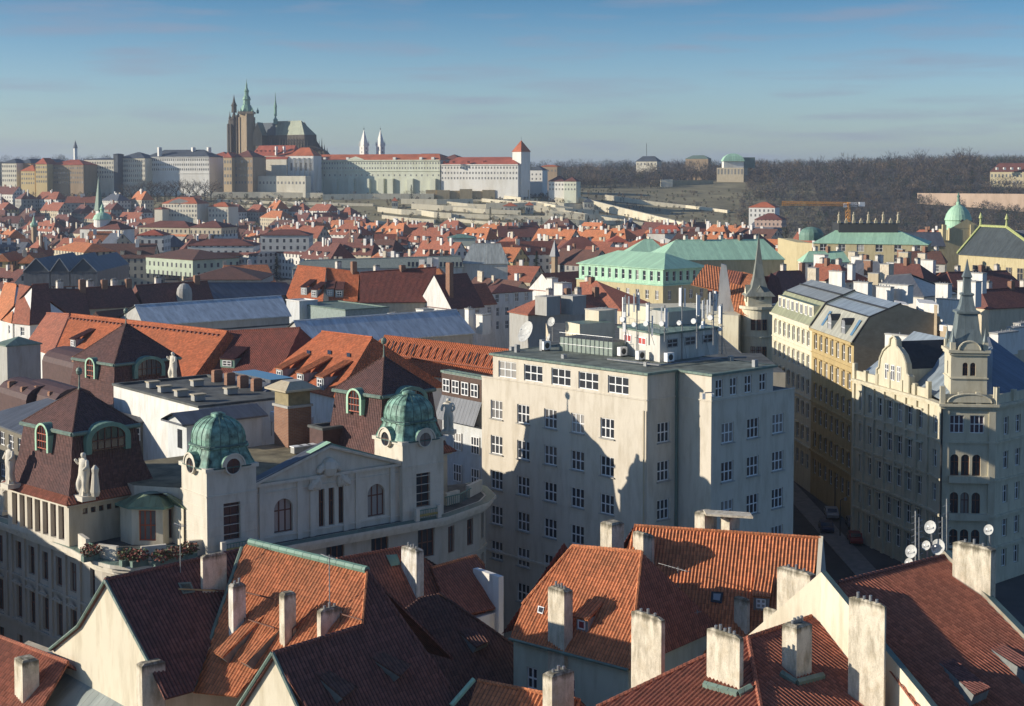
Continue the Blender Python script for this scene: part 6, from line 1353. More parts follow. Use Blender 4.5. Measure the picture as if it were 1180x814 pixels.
for i in range(6):
    c = at(342 + i * 9, 522 - i * 1.2, 22.4); T_ = Thing('roof_vent', lbs[i] + ' on the flat roof behind the palace pediment', 'vent', c, 'low vents behind the pediment'); m = M(); m.box(c, 1.0, .7, .6, GREYP, E1); T_.part('housing', m); m = M(); m.box(c + V(0, 0, .6), 1.15, .85, .1, WHITE, E1); T_.part('lid', m)
# dark roofs at the far left
BV = plain('brown_sheet', (.09, .05, .045), .6)
for i, (px, py, z, w_, l_0, h_, lab) in enumerate(((62, 468, 24, 5, 10, 1.8, 'dark brown barrel roof nearest the left mansard tip'), (30, 462, 24, 5, 9, 1.6, 'dark brown barrel roof at the left edge'), (104, 430, 24.5, 6, 16, 1.8, 'long dark barrel roof in front of the rear mansard'))):
    c = at(px, py, z); T = Thing('house', lab, 'house', xy(c)); m = M(); k = [c, c + E1 * w_, c + E1 * w_ + E2 * l_0, c + E2 * l_0]; m.prism([xy(p) for p in k], 0, z, BV); T.part('wall', m); m = M(); n = 8
    arc = [(w_ / 2 + w_ / 2 * math.cos(math.pi * j / n), h_ * math.sin(math.pi * j / n)) for j in range(n + 1)]
    for (x0, z0_), (x1, z1_) in zip(arc, arc[1:]): m.poly([c + E1 * x0 + V(0, 0, z0_), c + E1 * x1 + V(0, 0, z1_), c + E1 * x1 + E2 * l_0 + V(0, 0, z1_), c + E1 * x0 + E2 * l_0 + V(0, 0, z0_)], BV, None, True)
    for e in (0, l_0): m.poly([c + E1 * x + E2 * e + V(0, 0, zz) for x, zz in arc], BV)
    rf = T.part('barrel_roof', m); chimney(T, rf, c + E1 * .3 + E2 * 2, z + 1.2, .6, .8, BRK, 0); chimney(T, rf, c + E1 * .3 + E2 * 6, z + 1.4, .6, .9, BRK, 0); occ(k)
gbox('grey-green boxy roof turret with a lead cap at the left edge', 8, 398, 25, 5, 4, mat=GREYP, top=COPDULL, rise=1, tile_=COPDULL, hip=.8)
T, rf, k = gbox('flat-roofed dark house with attic windows at the left edge above the statue', 30, 500, 22.5, 14, 14, mat=plaster('dark_stone_plaster', (.22, .2, .16)), rise=2.5, tile_=SLATE, hip=.8, wins=(2.4, 1.4, 1.5, 2, 'g22'))
gbox('low dark roof wedge behind the slim statue', 60, 486, 22, 12, 6, mat=BV, top=SLATE)
# chimney-like yellow block row at left middle
# ---- grey-blue metal roofs
for (lab, q, z, sl, wl_) in (('wide pale blue standing seam roof in the left middle distance', ((165, 375), (336, 364), (324, 341), (155, 352)), 20, 24, GREYP), ('long pale blue metal roof running behind the orange roofs to the white gables', ((350, 398), (548, 384), (526, 357), (338, 370)), 20.5, 30, GREYP)):
    T, rf, pl, s = roofhouse(lab, *q, z, sl, BLUEM, wl_, 'gg', name='market_hall' if 0 else 'house')
T, rf, k = gbox('flat grey shed below the wide pale blue roof, with small white pipes', 212, 392, 19.5, 30, 12, mat=GREYP, top=FLATR)
roofhouse('grey sheet roof behind the wide pale blue roof', (246, 346), (345, 339), (330, 326), (239, 326), 19, 25, SLATE, GREYP, 'gg')
# ---- dark red long roofs, left
roofhouse('long dark red roof left of the round grey dormer', (100, 356), (163, 353), (150, 329), (94, 332), 19, 40, T_DK, CREAM, 'hh', chims=4)
T, rf, pl, s = roofhouse('long dark red roof with one round stone dormer', (165, 352), (247, 347), (239, 324), (156, 329), 19, 40, T_DK, CREAM, 'hh', chims=2)
q = onp(213, 345, pl); m = M(); m.lathe(q - V(0, 0, 1) + V(0, -.5, 0), [(1.8, 0), (1.9, 2.5), (1.7, 3.6), (1.0, 4.6), (.2, 4.9)], GREYP, 12); T.part('round_dormer', m, rf)
for (lab, q, tl) in (('leftmost of three sunlit steep orange roofs at the left edge', ((-8, 366), (13, 372), (19, 328), (5, 326)), T_OR), ('middle of three sunlit steep orange roofs at the left edge', ((14, 372), (34, 374), (36, 331), (22, 328)), T_RED), ('tallest dark roof of the steep group at the left edge', ((34, 374), (60, 372), (56, 327), (37, 328)), T_DK)):
    roofhouse(lab, *q, 18.5, 50, tl, WHITEP, 'gg', winrow=(3.4, 1.3, 1.8, 3))
roofhouse('dark red roof joining the steep orange group to the long roofs', (60, 366), (104, 362), (98, 334), (56, 333), 18, 40, T_DK, WHITEP, 'gh', chims=2)
roofhouse('dark brown roof in front of the round stone dormer', (128, 378), (160, 372), (150, 356), (110, 360), 19, 40, T_BR, CREAM, 'hh')
# ---- orange and dark roofs, centre-left
T, rf, pl, s = roofhouse('bright orange steep roof with tiny dormers, first of the centre-left pair', (328, 345), (372, 348), (376, 309), (343, 306), 18, 45, T_OR2, CREAM, 'hg', chims=0, rear=T_RED)
for x, y in ((350, 340), (362, 343)): boxdormer(T, rf, x, y, pl, 2, 2, 2, T_DK)
T, rf, pl, s = roofhouse('bright orange steep roof with a chimney, second of the centre-left pair', (373, 347), (412, 347), (414, 314), (377, 309), 18, 45, T_OR2, CREAM, 'gg', chims=2)
for x, y in ((380, 342), (391, 343)): boxdormer(T, rf, x, y, pl, 2, 2, 2, T_DK)
roofhouse('dark red roof right of the bright orange pair', (414, 349), (500, 348), (503, 308), (415, 314), 18, 40, T_DKW, CREAM, 'gh', chims=3)
T, rf, k = gbox('white gabled house with a brick stack, centre', 520, 356, 17, 10, 14, mat=WHITEP, rise=8, ridge='E1', tile_=T_DK, wins=(3.2, 1.2, 1.8, 2, 'g22'))
chimney(T, rf, k[0] + E1 * 1 + E2 * 2, 28, 1.6, 1.2, BRK, 2)
T, rf, k = gbox('smaller white gabled house right of the brick stack', 543, 352, 17, 8, 9, mat=WHITEP, rise=5, ridge='E1', tile_=T_RED, wins=(3.0, 1.2, 1.6, 2, 'g22'))
gbox('white cubic house with tall windows in the centre', 566, 338, 19, 14, 9, mat=WHITEP, rise=2, tile_=T_DK, hip=1, wins=(3.4, 1.2, 2.2, 3, 'g22'))
gbox('glazed greenish roof house left of the white gables', 398, 358, 18.5, 12, 22, mat=plain('greenish_glazing', (.3, .36, .33), .3), top=COPDULL)
gbox('white cubic roof house left of the greenish glazing', 345, 348, 19.5, 5, 6, mat=plaster('bluish_white_plaster', (.62, .64, .64)), top=WHITEP)
T, rf, pl, s = roofhouse('red roof with an orange hip end right of the white gables', (608, 363), (704, 358), (690, 340), (624, 342), 18, 36, T_RED, GREYP, 'hh', chims=4)
roofhouse('orange-red hipped roof standing behind the red roof, left of the yellow green-roofed block', (668, 352), (716, 358), (688, 324), (668, 326), 17, 42, T_RED, CREAM, 'hh', chims=2, rear=T_OR)
gbox('white gabled house left of the orange-red hip', 640, 336, 16, 9, 12, mat=WHITEP, rise=5, ridge='E1', tile_=T_RED)
gbox('second white gabled house by the tall white chimney', 660, 334, 16, 8, 10, mat=WHITEP, rise=5, ridge='E1', tile_=T_RED)
for i, (x, y, z, w_, h_, l) in enumerate(((636, 345, 19, 2, 5, 'tall white chimney between the two small white gables'), (648, 352, 19, 3, 5, 'broad white chimney before the small white gables'), (630, 356, 20, 4, 2.4, 'grey-white chimney block on the red roof ridge'), (660, 355, 20, 4, 2.4, 'second grey-white chimney block on the red roof ridge'), (692, 372, 24, 4, 2, 'cream roof block behind the cooling enclosure'), (540, 375, 21, 1.2, 3, 'white stack left of the office block roof'), (556, 376, 21, 2, 2, 'low white stack beside the office block roof'), (508, 378, 21, 2.2, 2.6, 'white stack on the pale blue roof end'), (488, 372, 21, 2.5, 2.4, 'rounded white stack on the pale blue roof'), (452, 376, 21, 1.5, 2.2, 'orange-grey stack right of the blue roof middle'), (398, 383, 21.5, 2, 1.4, 'brick stack left of the blue roof middle'))): wblock(x, y, z, w_, w_, h_, l, [WHITEP, GREYP, BRK][(i // 2) % 3 if i > 8 else (1 if i in (2, 3) else 0)])
# ---- flat green-grey attic and metal pyramid
T, rf, k = gbox('long low grey-green building with a band of attic windows, centre', 533, 312, 17, 70, 2, mat=plain('greygreen_attic', (.33, .35, .28), .6), top=SLATE) if 0 else (None, None, None)
T, rf, pl, s = roofhouse('long low grey-green mansard with a band of attic windows, centre', (336, 310), (534, 308), (531, 295), (352, 300), 17, 50, plain('greygreen_attic', (.36, .38, .31), .6), OFFW, 'gg', toward=(0, -1))
for i in range(14):
    x = 470 + i * 4.6; g = M(); q = [onp(x, 302, pl) + V(0, -.3, 0), onp(x + 2.8, 302, pl) + V(0, -.3, 0), onp(x + 2.8, 307, pl) + V(0, -.3, 0), onp(x, 307, pl) + V(0, -.3, 0)]; g.poly(q, GL); T.part('attic_window', g, rf)
roofhouse('large pale metal trapezoid roof in the centre', (532, 304), (586, 304), (577, 281), (544, 281), 18, 50, metal('pale_grey_roof', (.46, .48, .44), 1.5, .5, .2), OFFW, 'hh', toward=(0, -1))
# ---- yellow block with pale green copper roofs
T, rf, k = gbox('yellow stone block with a pale green copper roof and green attic storey', 764, 330, 20.5, 17, 34, mat=plaster('yellow_stone', (.55, .47, .28)), wins=(3.6, 1.3, 2.4, 4, 'g22'), top=COPPER_L, win_z=19.5)
at_m = M(); kk = [k[0] + E1 * .5 + E2 * .5, k[1] - E1 * .5 + E2 * .5, k[2] - E1 * .5 - E2 * .5, k[3] + E1 * .5 - E2 * .5]
for i in range(4):
    p, q = xy(kk[i]), xy(kk[(i + 1) % 4]); Lw = (q - p).length; wall_run(T, at_m, p, q, 20.5, 25, [(u, 22.9, 1.1, 2.6, 'g12', WHITE, GL) for u in spread(Lw, int(Lw / 2.6), .3)] if i in (0, 3) else [], COPPER_L, .25)
att = T.part('attic_wall', at_m); m = M(); gable_roof(m, [V(p.x, p.y, 0) for p in kk], 25, 3.6, COPPER_L, .95, .9); T.part('copper_roof', m, att)
roofhouse('broad pale green copper roof behind the yellow block', (760, 300), (905, 299), (880, 276), (778, 277), 21, 24, COPPER_L, plaster('yellow_stone', (.55, .47, .28)), 'hh', toward=(0, -1), chims=5)
roofhouse('farther pale green roof peak left of the broad green one', (722, 292), (770, 292), (752, 276), (742, 276), 19, 30, COPPER_L, YELP, 'hh', toward=(0, -1))
# ---- concert hall with green roof
YS = plaster('yellow_stone', (.55, .47, .28))
T, rf, pl, s = roofhouse('concert hall with wide pale green roof and dark crown of balustrade and small statues', (936, 280), (1070, 282), (1036, 266), (962, 266), 24, 20, COPPER_L, YS, 'hh', toward=(0, -1), cat='concert hall', name='concert_hall', winrow=(6, 2.6, 2.6, 2))
a_, b_ = onp(966, 267, pl), onp(1034, 267, pl); m = M(); m.prism([xy(a_) - V(0, 1, 0), xy(b_) - V(0, 1, 0), xy(b_) + V(0, 10, 0), xy(a_) + V(0, 10, 0)], a_.z - 1, a_.z + 3.3, DARKM); cr = T.part('crown', m, rf)
for i in range(9): m = M(); q = a_ + (b_ - a_) * i / 8 + V(0, -1, 3.2); m.box(q, 1.1, 1.1, 1.0, STONE); m.lathe(q + V(0, 0, 1), [(.5, 0), (.45, 1.4), (.6, 2.0), (.2, 2.5), (.3, 2.9), (.05, 3.3)] if i % 2 == 0 else [(.5, 0), (.1, 1)], STONE, 6); T.part('crown_figure', m, cr)
for i in range(22): m = M(); q = atd(940 + i * 5.8, 279.5, a_.y - 14); 
m = M(); q = [xy(at(918, 278, 24)), xy(at(936, 279, 24))]; m.prism([q[0], q[1], q[1] + V(0, 40, 0), q[0] + V(0, 40, 0)], 0, 23.5, YS); T.part('side_wing', m)
m = M(); c = atd(935, 272, q[0].y + 20); m.lathe(xy(c) + V(0, 0, 23.5), [(4.9, 0), (4.9, 2), (4.6, 3.1), (3.6, 4.3), (1.6, 5.1), (0.1, 5.3)], COPPER, 16); T.part('low_dome', m)
# ---- green domed building behind
T = Thing('domed_palace', 'palace with a green copper dome topped by a bronze figure above a stone pediment', 'palace', xy(atd(1104, 270, 640)))
m = M(); c = xy(atd(1104, 262, 640)); zb_ = atd(1104, 276, 640).z; zd = atd(1104, 262, 640).z; m.box(V(c.x, c.y, 0), 36, 24, zb_, YS); m.box(V(c.x, c.y, zb_), 13, 13, zd - zb_ - 1, YS)
for px in (1088, 1120): q = atd(px, 259, 628); m.box(V(q.x, q.y, zb_), 1.6, 1.6, q.z - zb_, YS)
T.part('wall', m); m = M(); f = atd(1104, 250, 626); g0 = V(c.x, 628, 0); m.prism([g0 + V(-7, 0, 0), g0 + V(7, 0, 0), g0 + V(7, 3, 0), g0 + V(-7, 3, 0)], zb_, f.z - 5, YS); m.poly([V(c.x - 7, 627.9, f.z - 5), V(c.x + 7, 627.9, f.z - 5), V(c.x + 2.5, 627.9, f.z - 2.5), V(c.x, 627.9, f.z - 1), V(c.x - 2.5, 627.9, f.z - 2.5)], YS); T.part('pediment', m)
m = M(); hh = (1104, 234); zt_ = atd(1104, 236, 640).z; D = zt_ - zd; m.lathe(V(c.x, c.y, zd), [(6.4, -1.5), (6.2, 0), (5.4, .04 * D), (5.4, .28 * D), (5.8, .32 * D), (5.5, .42 * D), (5.1, .56 * D), (4.2, .73 * D), (2.9, .88 * D), (1.3, .98 * D), (.9, D), (.9, D + 1), (.5, D + 1.4)], COPPER_L, 24); dm = T.part('dome', m)
m = M(); m.lathe(V(c.x, c.y, zt_ + 1.3), [(.7, 0), (.5, 1.6), (.8, 2.4), (.3, 3), (.4, 3.4), (.1, 3.9)], COPPER, 8); T.part('figure', m, dm)
m = M(); m.lathe(V(c.x, c.y - 5, zd + .3 * D), [(0.01, -.8), (.9, -.5), (.9, .5), (0.01, .8)], DARKM, 8); T.part('dormer', m, dm)
roofhouse('dark slate roof of the wing left of the green dome', (1030, 284), (1090, 284), (1084, 268), (1040, 268), 21, 26, SLATE, YS, 'hh', toward=(0, -1)); roofhouse('dark slate roof of the wing right of the green dome', (1122, 286), (1230, 290), (1220, 266), (1128, 266), 21, 26, SLATE, YS, 'hh', toward=(0, -1))
# ---- synagogue-like hall with yellow-green ridges
T, rf, pl, s = roofhouse('tall dark slate hip roof edged with yellow-green ridges over arched windows, right edge', (1103, 293), (1212, 300), (1160, 262.5), (1130, 261), 23, 46, metal('patterned_slate', (.07, .085, .09), 1.0, .6, .1), YS, 'hh')
RG = plain('gilded_ridge', (.42, .45, .18), .5); a_, b_, c_, e_ = at(1103, 293, 23), at(1212, 300, 23), onp(1160, 262.5, pl), onp(1130, 261, pl); m = M()
for p, q in ((a_, e_), (e_, c_), (c_, b_)): m.tube(p + V(0, 0, .2), q + V(0, 0, .2), .45, RG, 5)
for p in (e_, c_): m.lathe(p, [(.5, 0), (.3, 2.4), (.7, 2.8), (.1, 4.6)], RG, 6)
T.part('ridge_ornament', m, rf)
d_ = (b_ - a_).normalized(); o_ = V(d_.y, -d_.x, 0); 
for u in (.2, .32, .44, .56, .68, .8): q = a_ + (b_ - a_) * u; fme, gme = win_mesh(2.4, 4.6, 'arch', STONE, GL, YS, -.05); o = T.inst('arched_window', fme, V(q.x, q.y, 17.5) - o_ * .2, math.atan2(d_.y, d_.x)); T.inst('pane', gme, (0, 0, 0), 0, o)
# ---- roofs and stacks between mansards and concert hall (right)
roofhouse('dark red roof behind the spire on the right', (1100, 334), (1182, 331), (1160, 312), (1092, 314), 19, 36, T_DK, CREAM, 'hh', chims=3)
roofhouse('dark red roof at the right edge above the blue-grey sheet roof', (1140, 356), (1225, 352), (1210, 330), (1130, 334), 20, 36, T_DK, CREAM, 'hh', chims=4)
roofhouse('small orange-red roof left of the dark red right-hand roof', (1064, 330), (1098, 333), (1092, 314), (1072, 316), 19, 38, T_RED, CREAM, 'hh')
roofhouse('steep orange roof with a dark shaded side left of the cream mansard', (884, 338), (930, 332), (927, 312), (896, 313), 20, 42, T_DK, WHITEP, 'hh', chims=2)
roofhouse('grey sheet roof behind the arched-dormer mansard', (1010, 338), (1065, 342), (1050, 316), (1022, 318), 24, 30, SLATE, OFFW, 'gg')
labs = ['first', 'second', 'third', 'fourth', 'fifth', 'sixth', 'seventh', 'eighth', 'ninth', 'tenth', 'eleventh', 'twelfth', 'thirteenth', 'fourteenth', 'fifteenth', 'sixteenth', 'seventeenth', 'eighteenth', 'nineteenth', 'twentieth']
xs = sorted([(940, 314), (955, 309), (968, 304), (982, 312), (993, 300), (1003, 307), (1014, 298), (1024, 312), (1034, 305), (1046, 297), (1056, 310), (1066, 296), (1075, 307), (1012, 318), (950, 300), (985, 292), (1040, 291), (925, 306)])
for i, (x, y) in enumerate(xs): wblock(x, y + 4, 21.5 + (i % 3), 1.0 + .4 * (i % 4), 1.6 + .6 * ((i * 7) % 5), 1.4 + .5 * (i % 3), labs[i] + ' from the left of the white stacks crowded before the green-roofed hall', [WHITEP, CHIM, WHITEP, BRK, STONE][i % 5], n=5)
for i, (x0, y0, x1, y1, rx1, ry1, rx0, ry0, z, tl_, nm) in enumerate(((930, 322, 975, 325, 968, 306, 940, 304, 21, T_RED, 'red roof left among the white stacks before the green-roofed hall'), (978, 318, 1020, 321, 1013, 302, 986, 300, 21, SLATE, 'grey roof in the middle of the white stacks'), (1022, 324, 1066, 326, 1060, 305, 1030, 304, 21, T_DK, 'dark red roof right among the white stacks'), (1040, 303, 1090, 304, 1084, 290, 1046, 290, 21, T_BR, 'brown roof just below the green-roofed hall'), (925, 302, 980, 302, 972, 290, 932, 290, 21, COPPER_L, 'low pale green roof below the hall on its left'))):
    roofhouse(nm, (x0, y0), (x1, y1), (rx1, ry1), (rx0, ry0), z, 34, tl_, OFFW, 'hh', chims=3, winrow=(3.4, 1.2, 1.8, 1))
# ================================================================= castle hill
def onterr(px, py, dz=0):
    r = ray(px, py); t = 500.0
    while t < 9000:
        p = V(0, 0, H) + r * t
        if p.z < terr(p.x, p.y) + dz: break
        t += 4
    return p
FW = {}
def farwin(w, h, col=(.07, .075, .085)):
    k = (w, h, col)
    if k not in FW:
        m = M(); mt = glass('far_glass', col); f_box(m, -w / 2, w / 2, -.08, .12, -h / 2, h / 2, mt); FW[k] = m.mesh('window', V(0, 0, 0))
    return FW[k]
RED_F = plain('castle_red_roof', (.38, .1, .06), .85, var=.35, scale=.15); ORG_F = plain('castle_orange_roof', (.45, .13, .06), .85, var=.3, scale=.15); SLT_F = plain('castle_slate', (.075, .09, .11), .7, var=.3, scale=.2); BRN_F = plain('castle_brown_roof', (.17, .065, .05), .85, var=.3, scale=.15)
PALE = plaster('castle_pale_stucco', (.74, .69, .56), .2, scale=.1); GRNW = plaster('castle_greenish_stucco', (.68, .7, .56), .2, scale=.1); SHAD = plaster('castle_ochre_shade', (.4, .3, .2), .4, scale=.1); WH = plaster('castle_white', (.8, .78, .72), .1, scale=.1)  # SHAD: darker wall colour, painted shade on castle flanks, plain ochre elsewhere
def fb(label, x0, x1, ye, yb, d, dep, rpx, wall, roof, hip=1.0, ye1=None, d1=None, win=None, group=None, cat='building', name='building', side=None, wcol=(.17, .17, .165), turn=.38):
    """a building seen square on: front wall from picture x0 to x1, eaves ye, foot yb, d metres away"""
    if d > 700 and turn:            # the fronts look towards the midday sun, not square at us: the right end stands nearer
        hw_ = (x1 - x0) / 2 * d / F_PX * turn; ye1 = ye1 if ye1 is not None else ye; ym = (ye + ye1) / 2; zz_ = atd(x0, ym, d).z; dA0, dA1 = d + hw_, d - hw_
        a = atd(x0, ym, dA0); a.z = zz_; b = atd(x1, ym, dA1); b.z = zz_
    else: a = atd(x0, ye, d); b = atd(x1, ye1 if ye1 is not None else ye, d1 or d)
    zb_ = min(atd(x0, yb, d).z, terr(a.x, a.y) - 1 if a.y > 1000 else 99); z = (a.z + b.z) / 2
    ax = xy(b - a).normalized(); n_ = V(-ax.y, ax.x, 0); T = Thing(name, label, cat, V((a.x + b.x) / 2, (a.y + b.y) / 2, zb_), group); k = [xy(a), xy(b), xy(b) + n_ * dep, xy(a) + n_ * dep]; occ(k)
    m = M(); m.prism(k, zb_, z, wall, roof); T.part('wall', m)
    if win:
        nw, nr, ww, wh, ztop, step = win; Lw = (k[1] - k[0]).length
        for r_ in range(nr):
            for i in range(nw): T.inst('window', farwin(ww, wh, wcol), k[0] + ax * (Lw * (i + .5) / nw) + V(0, 0, z - ztop - step * r_), math.atan2(ax.y, ax.x))
    rf = None
    if rpx:
        rise = rpx * d / F_PX; m = M()
        q = [k[3], k[0], k[1], k[2]] if (k[1] - k[0]).length >= dep else [k[0], k[1], k[2], k[3]]
        gable_roof(m, q, z, rise, roof, hip, .6, wall); rf = T.part('roof', m)
    return T, rf, k, z
# ---- palaces left to right
ct = 'castle palaces'
fb('cream castle building with slate roof at the left edge of the skyline', 2, 19, 188, 216, 1330, 22, 5, PALE, SLT_F, win=(7, 4, 1.3, 2, 3, 4.2))
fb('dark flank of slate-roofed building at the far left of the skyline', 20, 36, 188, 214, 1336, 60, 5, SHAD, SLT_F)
fb('small yellow house with red roof, second from the left on the castle skyline', 24, 40, 197, 215, 1322, 14, 7, plaster('castle_yellow', (.6, .47, .25), .2, scale=.1), ORG_F, win=(6, 3, 1.2, 1.8, 3, 4))
T, rf, k, z = fb('long palace with yellow end and shaded flank under a red roof, left skyline', 41, 54, 189, 214, 1310, 16, 7, plaster('castle_yellow', (.6, .47, .25), .2, scale=.1), RED_F, win=(5, 4, 1.3, 2, 3, 4.2), hip=0.5)
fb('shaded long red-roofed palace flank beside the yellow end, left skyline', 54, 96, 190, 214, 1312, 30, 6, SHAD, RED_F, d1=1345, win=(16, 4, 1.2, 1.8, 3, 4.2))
fb('cream three-storey palace wing left of the narrow dark slab', 97, 131, 184, 213, 1325, 24, 2, PALE, SLT_F, win=(12, 4, 1.3, 2, 3, 4.2), turn=.34)
fb('narrow dark slab tower between the cream wing and the long white palace', 130.5, 135.5, 178, 214, 1320, 10, 1, SLT_F, SLT_F, turn=.34)
fb('left half of the long palace with slate roof, stone-coloured front', 135.5, 167, 183, 216, 1325, 26, 7, PALE, SLT_F, ye1=181.5, win=(13, 5, 1.3, 2.1, 2.6, 4.4), turn=.34)
T, rf, k, z = fb('right half of the long palace with slate roof, bright white gridded front', 167, 241, 181, 222, 1325, 26, 8.5, WH, SLT_F, win=(30, 3, 1.2, 1.9, 2.6, 4.3), d1=1318, turn=.34)
for x in (183, 222, 240): chimney(T, rf, atd(x, 172.5, 1330), atd(x, 170, 1330).z, 3, 3, WHITEP, 0, sink=6)
m = M(); m.ledge([k[0], k[1]], z - .6, .6, .8, WH); m.ledge([k[0], k[1]], z - 15, .5, .5, WH); T.part('cornice', m)
fb('white palace front with red roof right of the long slate roof', 243, 262, 180, 216, 1350, 20, 5, WH, RED_F, win=(7, 5, 1.2, 1.9, 3, 4.3), turn=.34)
fb('ochre corner of the dark block left of the great red roofs', 257.5, 267, 181.5, 220, 1310, 14, 6, plaster('castle_ochre_lit', (.52, .4, .25), .3, scale=.1), RED_F, win=(3, 4, 1.6, 2.6, 4, 6.2), hip=.3)  # lit face in lighter ochre; the shaded face beside it takes SHAD
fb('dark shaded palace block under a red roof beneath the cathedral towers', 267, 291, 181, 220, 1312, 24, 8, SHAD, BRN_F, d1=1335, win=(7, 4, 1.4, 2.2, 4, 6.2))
T, rf, k, z = fb('old royal palace with the largest red roof below the cathedral', 290, 336, 180, 204, 1350, 22, 12, PALE, RED_F, win=(5, 1, 4, 5.5, 13, 1), hip=.2, ye1=179)
for x in (318, 327): chimney(T, rf, atd(x, 173, 1348), atd(x, 169, 1348).z, 2, 2, WHITEP, 0, sink=5)
for i in range(8):
    m = M(); q = atd(296 + i * 5, 175, 1345); m.box(q, 1.6, 2.5, 1.3, RED_F); T.part('dormer', m, rf)
fb('low red lean-to roof strip along the old royal palace', 300, 330, 183.5, 198, 1340, 8, 3, PALE, RED_F, hip=.1)
T, rf, k, z = fb('small chapel with red roof and tall white lit buttresses', 333, 361, 179.5, 203, 1335, 16, 9.5, WH, ORG_F, win=(5, 1, 1.8, 7, 10, 1), hip=1)
m = M()
for i in range(6): q = k[0] + (k[1] - k[0]) * (i / 5) - V(0, .8, 0); m.box(V(q.x, q.y, z - 18), 1.2, 2.4, 16, WH)
T.part('buttress', m)
T, rf, k, z = fb('low cream terrace wing with a row of small windows below the royal palace', 277, 352, 203, 219, 1312, 10, 0, PALE, PALE, win=(18, 1, 1.4, 2.2, 6, 4))
fb('lower stone range under the small chapel, left of the long greenish palace', 335, 352, 205, 224, 1306, 8, 0, WH, PALE, win=(5, 1, 1.4, 2.2, 5, 4))
T, rf, k, z = fb('very long greenish-white palace with bright orange roof, centre of the hill', 357, 507, 185.5, 226, 1335, 24, 6.5, GRNW, ORG_F, d1=1300, ye1=183, win=(48, 2, 1.1, 1.7, 3.2, 4.4), hip=.5)
dA_ = (k[1] - k[0]).normalized(); Lp = (k[1] - k[0]).length
for i in range(48):
    if i % 2: T.inst('window', farwin(1.1, 1.6), k[0] + dA_ * (Lp * (i + .5) / 48) + V(0, 0, z - 14), math.atan2(dA_.y, dA_.x))
m = M(); m.ledge([k[0], k[1]], z - 1.2, 1.0, .9, GRNW); m.ledge([k[0], k[1]], z - 10.5, .6, .6, GRNW); T.part('cornice', m)
for f_ in (.08, .2, .33, .45, .56, .63, .78, .95):
    m = M(); q = k[0] + dA_ * Lp * f_ - V(0, 1.2, 0); m.box(V(q.x, q.y, 18), 5.5, 3.6, z - 17 - 18, GRNW, dA_); T.part('pier', m)
for f_ in (.12, .3, .66, .86, .95):
    m = M(); q = k[0] + dA_ * Lp * f_ + V(0, 1, 0); m.box(V(q.x, q.y, z), 2.6, 3, 2.2, WH, dA_); T.part('dormer', m, rf)
m = M(); q = k[0] + dA_ * Lp * .36; gp_ = [q + dA_ * x + V(0, -.6, z + zz) for x, zz in ((-9, 0), (-5, 1.5), (0, 3), (5, 1.5), (9, 0))]; m.poly(gp_, GRNW); m.poly([p + V(0, 1, 0) for p in gp_[::-1]], GRNW); T.part('pediment', m)
T, rf, k, z = fb('white palace with brown-red hipped roof and regular windows left of the pointed tower', 508, 597, 190, 220, 1300, 24, 8.5, WH, RED_F, win=(25, 3, 1.3, 1.9, 3, 4.6), hip=1, ye1=189)
m = M(); m.ledge([k[0], k[1]], z - .8, .8, .8, WH); T.part('cornice', m)
for x in (512, 523, 540, 558, 576, 590): m = M(); q = atd(x, 188, 1303); m.box(q, 2.2, 3, 1.8, RED_F); T.part('dormer', m, rf)
m = M(); rr = random.Random(9); ROCK = plaster('retaining_stone', (.5, .4, .24), .5, scale=.3)
for i in range(9): a = atd(498 + i * 13, 219, 1298 - (i % 2) * 2); m.box(V(a.x, a.y, 18), 11, 5, a.z - 18 + rr.uniform(-1, 1), ROCK)
single('retaining_wall', m, 'tall rough ochre stone retaining wall under the white brown-roofed palace', 'wall')
fb('dark red roofs of the castle lane right of the twin towers', 470, 512, 182, 195, 1370, 20, 5, BRN_F, BRN_F)
fb('dark gable roof range joining the orange roof to the white palace', 507, 530, 184, 196, 1345, 22, 6, SHAD, BRN_F)
fb('small dark red roofs at the foot of the twin white towers', 382, 452, 183, 195, 1395, 18, 4, BRN_F, RED_F)
# pointed tower
def tower(label, x0, xm, x1, yt, yb, yap, d, wall, roof, name='tower', cat='tower', over=.8):
    a, b, c = xy(atd(xm, yt, d)), None, None; zt = atd(xm, yt, d).z; wl_, wr_ = (xm - x0) * d / F_PX * 1.5, (x1 - xm) * d / F_PX * 1.5; ax = V(.74, .67, 0); lx_ = V(-.74, .67, 0) if wl_ > 0 else None
    s1 = (x1 - xm) * d / F_PX / .74; s2 = (xm - x0) * d / F_PX / .74; s_ = max(s1, s2); k = [a, a + ax * s1, a + ax * s1 + V(-.74, .67, 0) * s2, a + V(-.74, .67, 0) * s2]
    T = Thing(name, label, cat, V(a.x, a.y, 0)); m = M(); m.prism(k, min(atd(xm, yb, d).z, terr(a.x, a.y)) - 1, zt, wall); T.part('wall', m); c = (k[0] + k[2]) / 2; ap = V(c.x, c.y, atd(xm, yap, d).z)
    m = M(); r0 = [V(p.x, p.y, zt) + (p - c).normalized() * over for p in k]; m.frustum(r0, [ap] * 4, roof); m.poly(r0[::-1], roof); rf = T.part('roof', m); return T, rf, k, zt, ap
T, rf, k, zt, ap = tower('pointed red-roofed tower with pale lit side at the right end of the castle', 590.5, 600.5, 611, 175, 216, 161.5, 1290, WH, ORG_F); m = M(); m.tube(ap, ap + V(0, 0, 3), .15, DARKM, 4); T.part('finial', m, rf)
